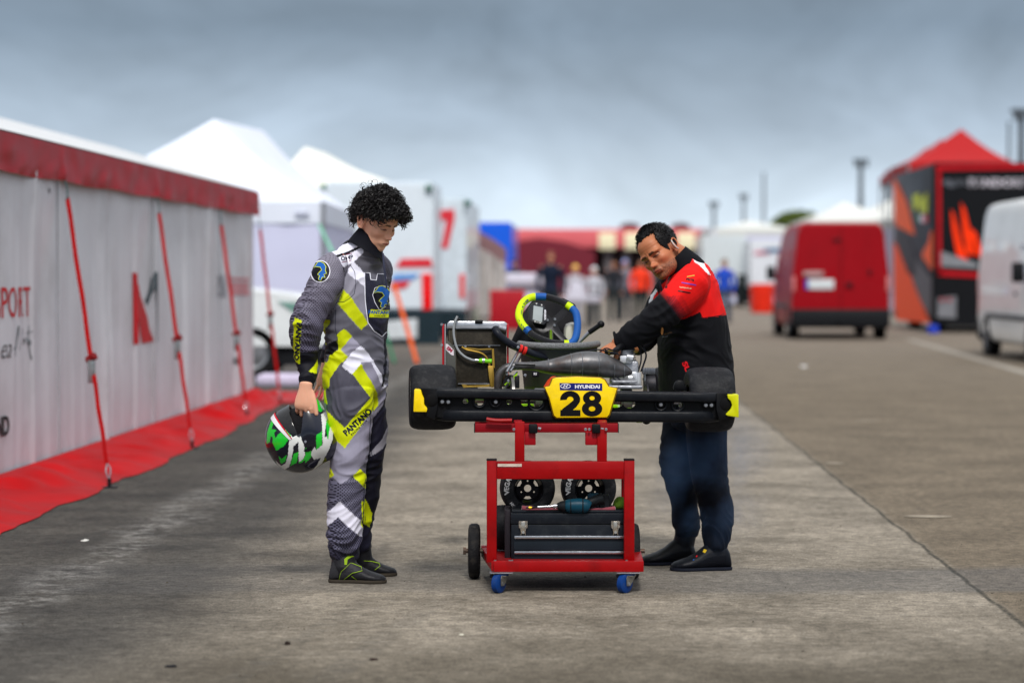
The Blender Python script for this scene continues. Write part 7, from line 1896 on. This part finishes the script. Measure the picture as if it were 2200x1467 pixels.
# --- red hall at the end of the lane
HY = 135; hall = thing('paddock_hall', 'long low red paddock building at the far end of the lane', 'building', (X_(1310,HY), HY, 0))
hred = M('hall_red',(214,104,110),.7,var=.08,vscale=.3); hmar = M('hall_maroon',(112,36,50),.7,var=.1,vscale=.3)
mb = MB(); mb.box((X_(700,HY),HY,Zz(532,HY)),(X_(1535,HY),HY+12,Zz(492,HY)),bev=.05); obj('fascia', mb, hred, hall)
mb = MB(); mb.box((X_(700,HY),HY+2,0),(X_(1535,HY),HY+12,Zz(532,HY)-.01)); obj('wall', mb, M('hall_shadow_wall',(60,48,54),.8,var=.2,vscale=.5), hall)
mb = MB(); mb.prism([(X_(x,HY-1),HY-1,Zz(y,HY-1)) for x,y in ((1095,640),(1095,530),(1112,518),(1160,512),(1215,520),(1278,540),(1280,640))], (0,2.9,0)); obj('porch', mb, hmar, hall, smooth=False)
for x0,x1 in ((1286,1322),(1342,1386),(1455,1492)):
    mb = MB(); mb.box((X_(x0,HY),HY-.08,Zz(536,HY)),(X_(x1,HY),HY-.01,Zz(500,HY)),bev=.03); obj('window', mb, M('window_cream',(240,232,196),.5), hall)
for x in (1300,1340,1395,1440,1500):
    mb = MB(); mb.box((X_(x,HY),HY+.5,0),(X_(x,HY)+.35,HY+.9,Zz(532,HY))); obj('column', mb, M('column_grey',(110,106,110),.7), hall)
for x in (1360,1473,1250):
    mb = MB(); w_ = .62; mb.cyl((X_(x,HY),HY+4,Zz(492,HY)-.05), (X_(x,HY),HY+4,Zz(482,HY)), w_*.8, 14, r2=w_*.9, bev=.03); mb.cyl((X_(x,HY),HY+4,Zz(482,HY)), (X_(x,HY),HY+4,Zz(476,HY)), w_, 14, r2=w_*.35); obj('roof_vent', mb, M('vent_darkred',(84,34,40),.7), hall) if x != 1250 else None
# --- white vehicles and tents beyond the mechanic
t4, a, b = box_truck('white lorry parked across the lane behind the mechanic\'s shoulder', 1508, 1604, 100, 506, 612, 6, M('truck_white_c',(206,214,218),.4,coat=.2), cat='truck')
panel('dark_cab_side', t4, ((1586,590),(1640,588),(1640,650),(1590,652)), 98.5, M('cab_dark',(34,42,44),.6), .1, .5)
t5, a, b = box_truck('white team truck with a thin blue stripe, half behind the red van', 1612, 1700, 96, 515, 618, 6, M('truck_white_d',(220,224,230),.4,coat=.2), cat='truck')
panel('stripe', t5, ((1640,535),(1700,533),(1700,541),(1640,543)), 96, M('stripe_teal_blue',(20,96,140),.5), .03); panel('stripe', t5, ((1620,541),(1650,538),(1652,546),(1622,548)), 96, M('stripe_pink',(206,120,140),.5), .03)
ct = M('canvas_far',(214,216,212),.7,var=.04)
for (xa,xb,Y,ze,pk,px_,lab) in ((1525,1720,112,492,474,1610,'far white marquee with low roof behind the white lorries'),(1738,1960,88,474,434,1812,'white peaked marquee behind the roof of the red van'),(1845,1990,98,462,425,1922,'white marquee between the red van and the race trailer')):
    pyramid_tent('marquee', lab, X_(xa,Y), X_(xb,Y), Y, Y+6, Zz(ze,Y), Zz(pk,Y+3), ((X_(px_,Y+3),Y+3),)*2, mat=ct, val=.3)
for (x,y,Y,r_) in ((1632,497,94,.45),(1650,500,94.5,.4)):
    pass
# barrel / bin
mb = MB(); c = G(1637,672); mb.lathe(c, (0,0,1), [(0,.36),(.02,.38),(.3,.40),(.32,.43),(.34,.40),(.62,.41),(.64,.44),(.66,.41),(.98,.42),(1.0,.40)], 26); o = obj('barrel', mb, M('barrel_red',(224,44,20),.4,coat=.2,var=.1)); 
tag(o, 'bright red barrel standing left of the red van', 'barrel'); recentre(o)
mb = MB(); c = Vector((X_(1090,58),58,0)); mb.box(c+Vector((-.42,-.3,0)), c+Vector((.42,.5,.95)), bev=.04); o = obj('tool_cabinet', mb, M('cabinet_red',(170,28,40),.5)); tag(o, 'red cabinet in the lane between the radiator and the steering wheel', 'cabinet'); recentre(o)
# --- light masts and poles
def pole(label, px, ytop, Y, r_, head=True, name='light_mast'):
    x = X_(px,Y); zt = Zz(ytop,Y); r = thing(name, label, 'mast' if head else 'pole', (x,Y,0), 'masts on the skyline')
    m = M('mast_grey',(84,92,100),.6)
    mb = MB(); mb.tube([(x,Y,0),(x,Y,zt*.5),(x,Y,zt)], [r_*1.3,r_*1.1,r_*.8], n=10); obj('pole', mb, m, r)
    if head:
        mb = MB(); mb.box((x-r_*2.6,Y-.3,zt-.05),(x+r_*2.6,Y+.3,zt+.08),bev=.02); hd_ = obj('head_frame', mb, m, r)
        for k in (-1,0,1):
            mb = MB(); mb.box((x+k*r_*1.8-r_*.6,Y-.35,zt-.35),(x+k*r_*1.8+r_*.6,Y-.1,zt-.06),bev=.03); obj('floodlight', mb, m, hd_)
pole('light mast standing between the red van and the race trailer', 1848, 346, 130, .15)
pole('thick light mast cut by the right edge of the picture', 2192, 240, 90, .14)
pole('thin pole just left of the mast at the right edge', 2166, 262, 100, .07, head=False)
pole('thin faint mast above the white lorries', 1640, 372, 170, .10, head=False)
pole('short faint mast left of the thin one, above the far marquee', 1597, 420, 180, .12)
pole('faint mast above the mechanic\'s shoulder', 1533, 436, 180, .14)
pole('mast near the top left corner of the race trailer', 1905, 392, 120, .12)
# --- far trees
def bush(label, x0, x1, ytop, Y, seed):
    rg = random.Random(seed); r = thing('tree', label, 'tree', (X_((x0+x1)/2,Y), Y, 0)); a, b = X_(x0,Y), X_(x1,Y); zt = Zz(ytop,Y); mb = MB(); tk = MB()
    for k in range(5): x = a+(b-a)*(k+.5)/5; tk.tube([(x,Y,0),(x+rg.uniform(-.3,.3),Y,zt*.5),(x+rg.uniform(-.8,.8),Y,zt*.8)], [.3,.2,.08], n=6)
    obj('trunk', tk, M('bark_far',(60,50,40),.9), r)
    for k in range(2600):
        t = rg.random(); x = a+(b-a)*t; top = zt*(.72+.28*math.sin(PI*min(max(t,.02),.98))**.5*(.8+.2*noise.noise(Vector((x*.3,seed,0))))); z = top*(1-.5*rg.random()**1.5); y = Y+rg.uniform(-2.5,2.5); s_ = rg.uniform(.12,.34)
        n_ = Vector((rg.gauss(0,1),rg.gauss(0,1),rg.gauss(0,1))).normalized(); u = n_.orthogonal().normalized(); v_ = n_.cross(u); c = Vector((x,y,z)); mb.add([c+u*s_,c+v_*s_,c-u*s_,c-v_*s_], [(0,1,2,3)])
    obj('crown', mb, M('foliage_far',(96,112,52),.8,var=.5,vscale=1.2), r, smooth=False, fix=False)
bush('olive green tree line above the roof left of the red van', 1655, 1770, 447, 190, 2)
# --- people far down the lane
def far_person(label, px, foot, top_c, leg_c, hair_c=(30,24,22), lean=0, arms=True, hgt=1.74, face=0, name='person', seat=False):
    g = G(px, foot); x, y = g.x, g.y; r = thing(name, label, 'person', (x,y,0)); k = hgt/1.75
    P = lambda a,b,c: Vector((x+a*k*math.cos(face)-b*k*math.sin(face), y+a*k*math.sin(face)+b*k*math.cos(face), c*k))
    to = [(P(0,0,.92),.17*k,.12*k),(P(0,0,1.12),.155*k,.11*k),(P(0,-lean*.5,1.34),.20*k,.12*k),(P(0,-lean,1.46),.13*k,.08*k)]
    la = [(P(-.19,-lean,1.42),.06,.06),(P(-.27,-lean*.6,1.14),.05,.05),(P(-.24,-.14,.92),.04,.04),(P(-.22,-.18,.86),.03,.03)]; ra = [(P(.19,-lean,1.42),.06,.06),(P(.27,-lean*.6,1.14),.05,.05),(P(.24,-.10,.90),.04,.04),(P(.23,-.12,.84),.03,.03)]
    ll = [(P(-.09,0,.95),.10,.10),(P(-.10,-.03,.5),.075,.08),(P(-.10,.04,.10),.06,.06)]; rl = [(P(.09,0,.95),.10,.10),(P(.11,-.06,.5),.075,.08),(P(.12,-.02,.10),.06,.06)]
    hc = P(0,-lean-.02,1.63)
    mb = MB(); mb.sphere(hc, (.078,.095,.115), 16, 12); limb(mb, [(P(0,-lean,1.42),.055,.055),(hc,.05,.05)]); 
    for ch, f in ((to,.85),(la,.8),(ra,.8),(ll,.8),(rl,.8)): limb(mb, [(p,a*f,b*f) for p,a,b in ch], n=12)
    for s_ in (la,ra): mb.sphere(s_[-1][0]+Vector((0,0,-.05)), (.03,.035,.06), 10, 8)
    me = remesh(mb, .014, smooth=2); paint_attr(me, np.tile(linarr((190,132,104)),(len(me.vertices),1))); link_mesh('body', me, SKIN, r)
    mb = MB(); limb(mb, to, n=18)
    for s_ in (la,ra): limb(mb, s_, n=12, flat=True)
    obj('jacket', mb, M('cloth_%d_%d_%d'%top_c, top_c, .8, bump=.2, bscale=20), r)
    mb = MB(); limb(mb, ll, n=14, flat=True); limb(mb, rl, n=14, flat=True); obj('trousers', mb, M('cloth_%d_%d_%d'%leg_c, leg_c, .85), r)
    for s_ in (ll,rl):
        p = s_[-1][0]; mb = MB(); mb.box((p.x-.05,p.y-.17,0),(p.x+.05,p.y+.09,.09),bev=.03); obj('shoe', mb, M('shoe_far',(24,24,28),.7), r)
    mb = MB(); mb.sphere(hc+Vector((0,.015,.03)), (.088,.102,.105), 16, 10); obj('hair', mb, M('hair_%d_%d_%d'%hair_c, hair_c, .7), r)
    return r
far_person('person in a dark navy top standing in the lane above the steering wheel', 1183, 722, (24,34,54), (30,40,44), (120,70,60), lean=.08, hgt=1.82)
far_person('person in dark blue jacket behind the red cabinet', 1104, 690, (22,38,58), (40,30,36))
far_person('person in a bright orange-red jacket and black trousers walking away down the lane', 1376, 694, (240,62,34), (20,34,36))
far_person('person in a grey top and pale cap left of the orange jacket', 1342, 688, (120,116,128), (46,50,58), (150,160,214))
far_person('person in dark clothes leaning forward, left of the one in the pale cap', 1318, 690, (50,54,62), (40,46,48), lean=.15)
far_person('person in a royal blue top behind the mechanic\'s back', 1556, 694, (36,76,190), (60,70,90), (110,90,70))
far_person('person in grey and red at the motorhome\'s right edge', 1003, 700, (190,120,124), (70,66,72))
# kart with white overall driver on a stand, far down the lane
c = G(1238,706); kk = thing('distant_kart', 'white kart on its stand far down the lane, seen head on', 'kart', c)
wh = M('far_white',(174,172,184),.4)
mb = MB(); mb.box(c+Vector((-.62,-.1,.62)), c+Vector((.62,.25,.78)), bev=.06); obj('nose_cone', mb, wh, kk)
mb = MB(); mb.prism([c+Vector((-.2,-.05,.75)),c+Vector((.2,-.05,.75)),c+Vector((.14,.3,1.15)),c+Vector((-.14,.3,1.15))], (0,.06,0), bev=.01); obj('front_fairing', mb, wh, kk)
for s_ in (-1,1):
    for y in (.2,1.3): wheel_simple(c+Vector((s_*.55,y,.72)), (1,0,0), .13, .14, kk, 16)
    mb = MB(); mb.box(c+Vector((s_*.45-.1,.3,.62)), c+Vector((s_*.45+.1,1.1,.8)), bev=.05); obj('side_pod', mb, wh, kk)
mb = MB()
for x in (-.3,.3):
    mb.cyl(c+Vector((x,.3,0)), c+Vector((x,.3,.62)), .03, 8); mb.cyl(c+Vector((x,.9,0)), c+Vector((x,.9,.62)), .03, 8)
obj('stand', mb, M('stand_dark',(50,54,60),.6), kk)
far_person('person in a white overall and yellow cap standing behind the distant kart', 1236, 701, (176,174,184), (160,160,170), (236,190,96), hgt=1.55)
far_person('person in white top and white cap beside the distant kart', 1276, 699, (184,186,196), (60,66,70), (214,222,226), hgt=1.5)
mb = MB(); c = Vector((X_(1130,66),66,0)); mb.box(c+Vector((-.6,-.5,1.0)), c+Vector((.7,1.2,1.35)), bev=.12); mb.box(c+Vector((-.55,-.3,.3)), c+Vector((.6,1.0,.99)), bev=.1); o = obj('covered_cart', mb, M('cart_pale',(204,200,216),.5)); tag(o, 'pale covered cart in the lane left of the person in navy', 'cart'); recentre(o)
# --- exhaust smoke drifting round the mechanic's legs
mb = MB(); cs_ = mpt(1508,1010,-.32)
mb.sphere(cs_, (.36,.22,.42), 24, 16)
sm = obj('smoke', mb, M('tmp',(1,1,1)), None); sm.data.materials.clear()
m = bpy.data.materials.new('smoke'); m.use_nodes = True; nt = m.node_tree; nt.nodes.clear()
o_ = nt.nodes.new('ShaderNodeOutputMaterial'); pv = nt.nodes.new('ShaderNodeVolumePrincipled'); pv.inputs['Color'].default_value = (.28,.52,1.0,1); pv.inputs['Anisotropy'].default_value = .2
t = nt.nodes.new('ShaderNodeTexCoord'); n1 = nt.nodes.new('ShaderNodeTexNoise'); n1.inputs['Scale'].default_value = 4.2; n1.inputs['Detail'].default_value = 4; nt.links.new(t.outputs['Object'], n1.inputs['Vector'])
r1 = nt.nodes.new('ShaderNodeMapRange'); r1.inputs[1].default_value = .44; r1.inputs[2].default_value = .66; r1.inputs[3].default_value = 0; r1.inputs[4].default_value = 1.7; nt.links.new(n1.outputs[0], r1.inputs[0])
vm = nt.nodes.new('ShaderNodeVectorMath'); vm.operation = 'DISTANCE'; vm.inputs[1].default_value = (0,0,.42); nt.links.new(t.outputs['Object'], vm.inputs[0])
r2 = nt.nodes.new('ShaderNodeMapRange'); r2.inputs[1].default_value = .12; r2.inputs[2].default_value = .36; r2.inputs[3].default_value = 1; r2.inputs[4].default_value = 0; nt.links.new(vm.outputs['Value'], r2.inputs[0])
mu = nt.nodes.new('ShaderNodeMath'); mu.operation = 'MULTIPLY'; nt.links.new(r1.outputs[0], mu.inputs[0]); nt.links.new(r2.outputs[0], mu.inputs[1]); nt.links.new(mu.outputs[0], pv.inputs['Density']); nt.links.new(pv.outputs[0], o_.inputs['Volume'])
sm.data.materials.append(m); tag(sm, kind='stuff'); recentre(sm)
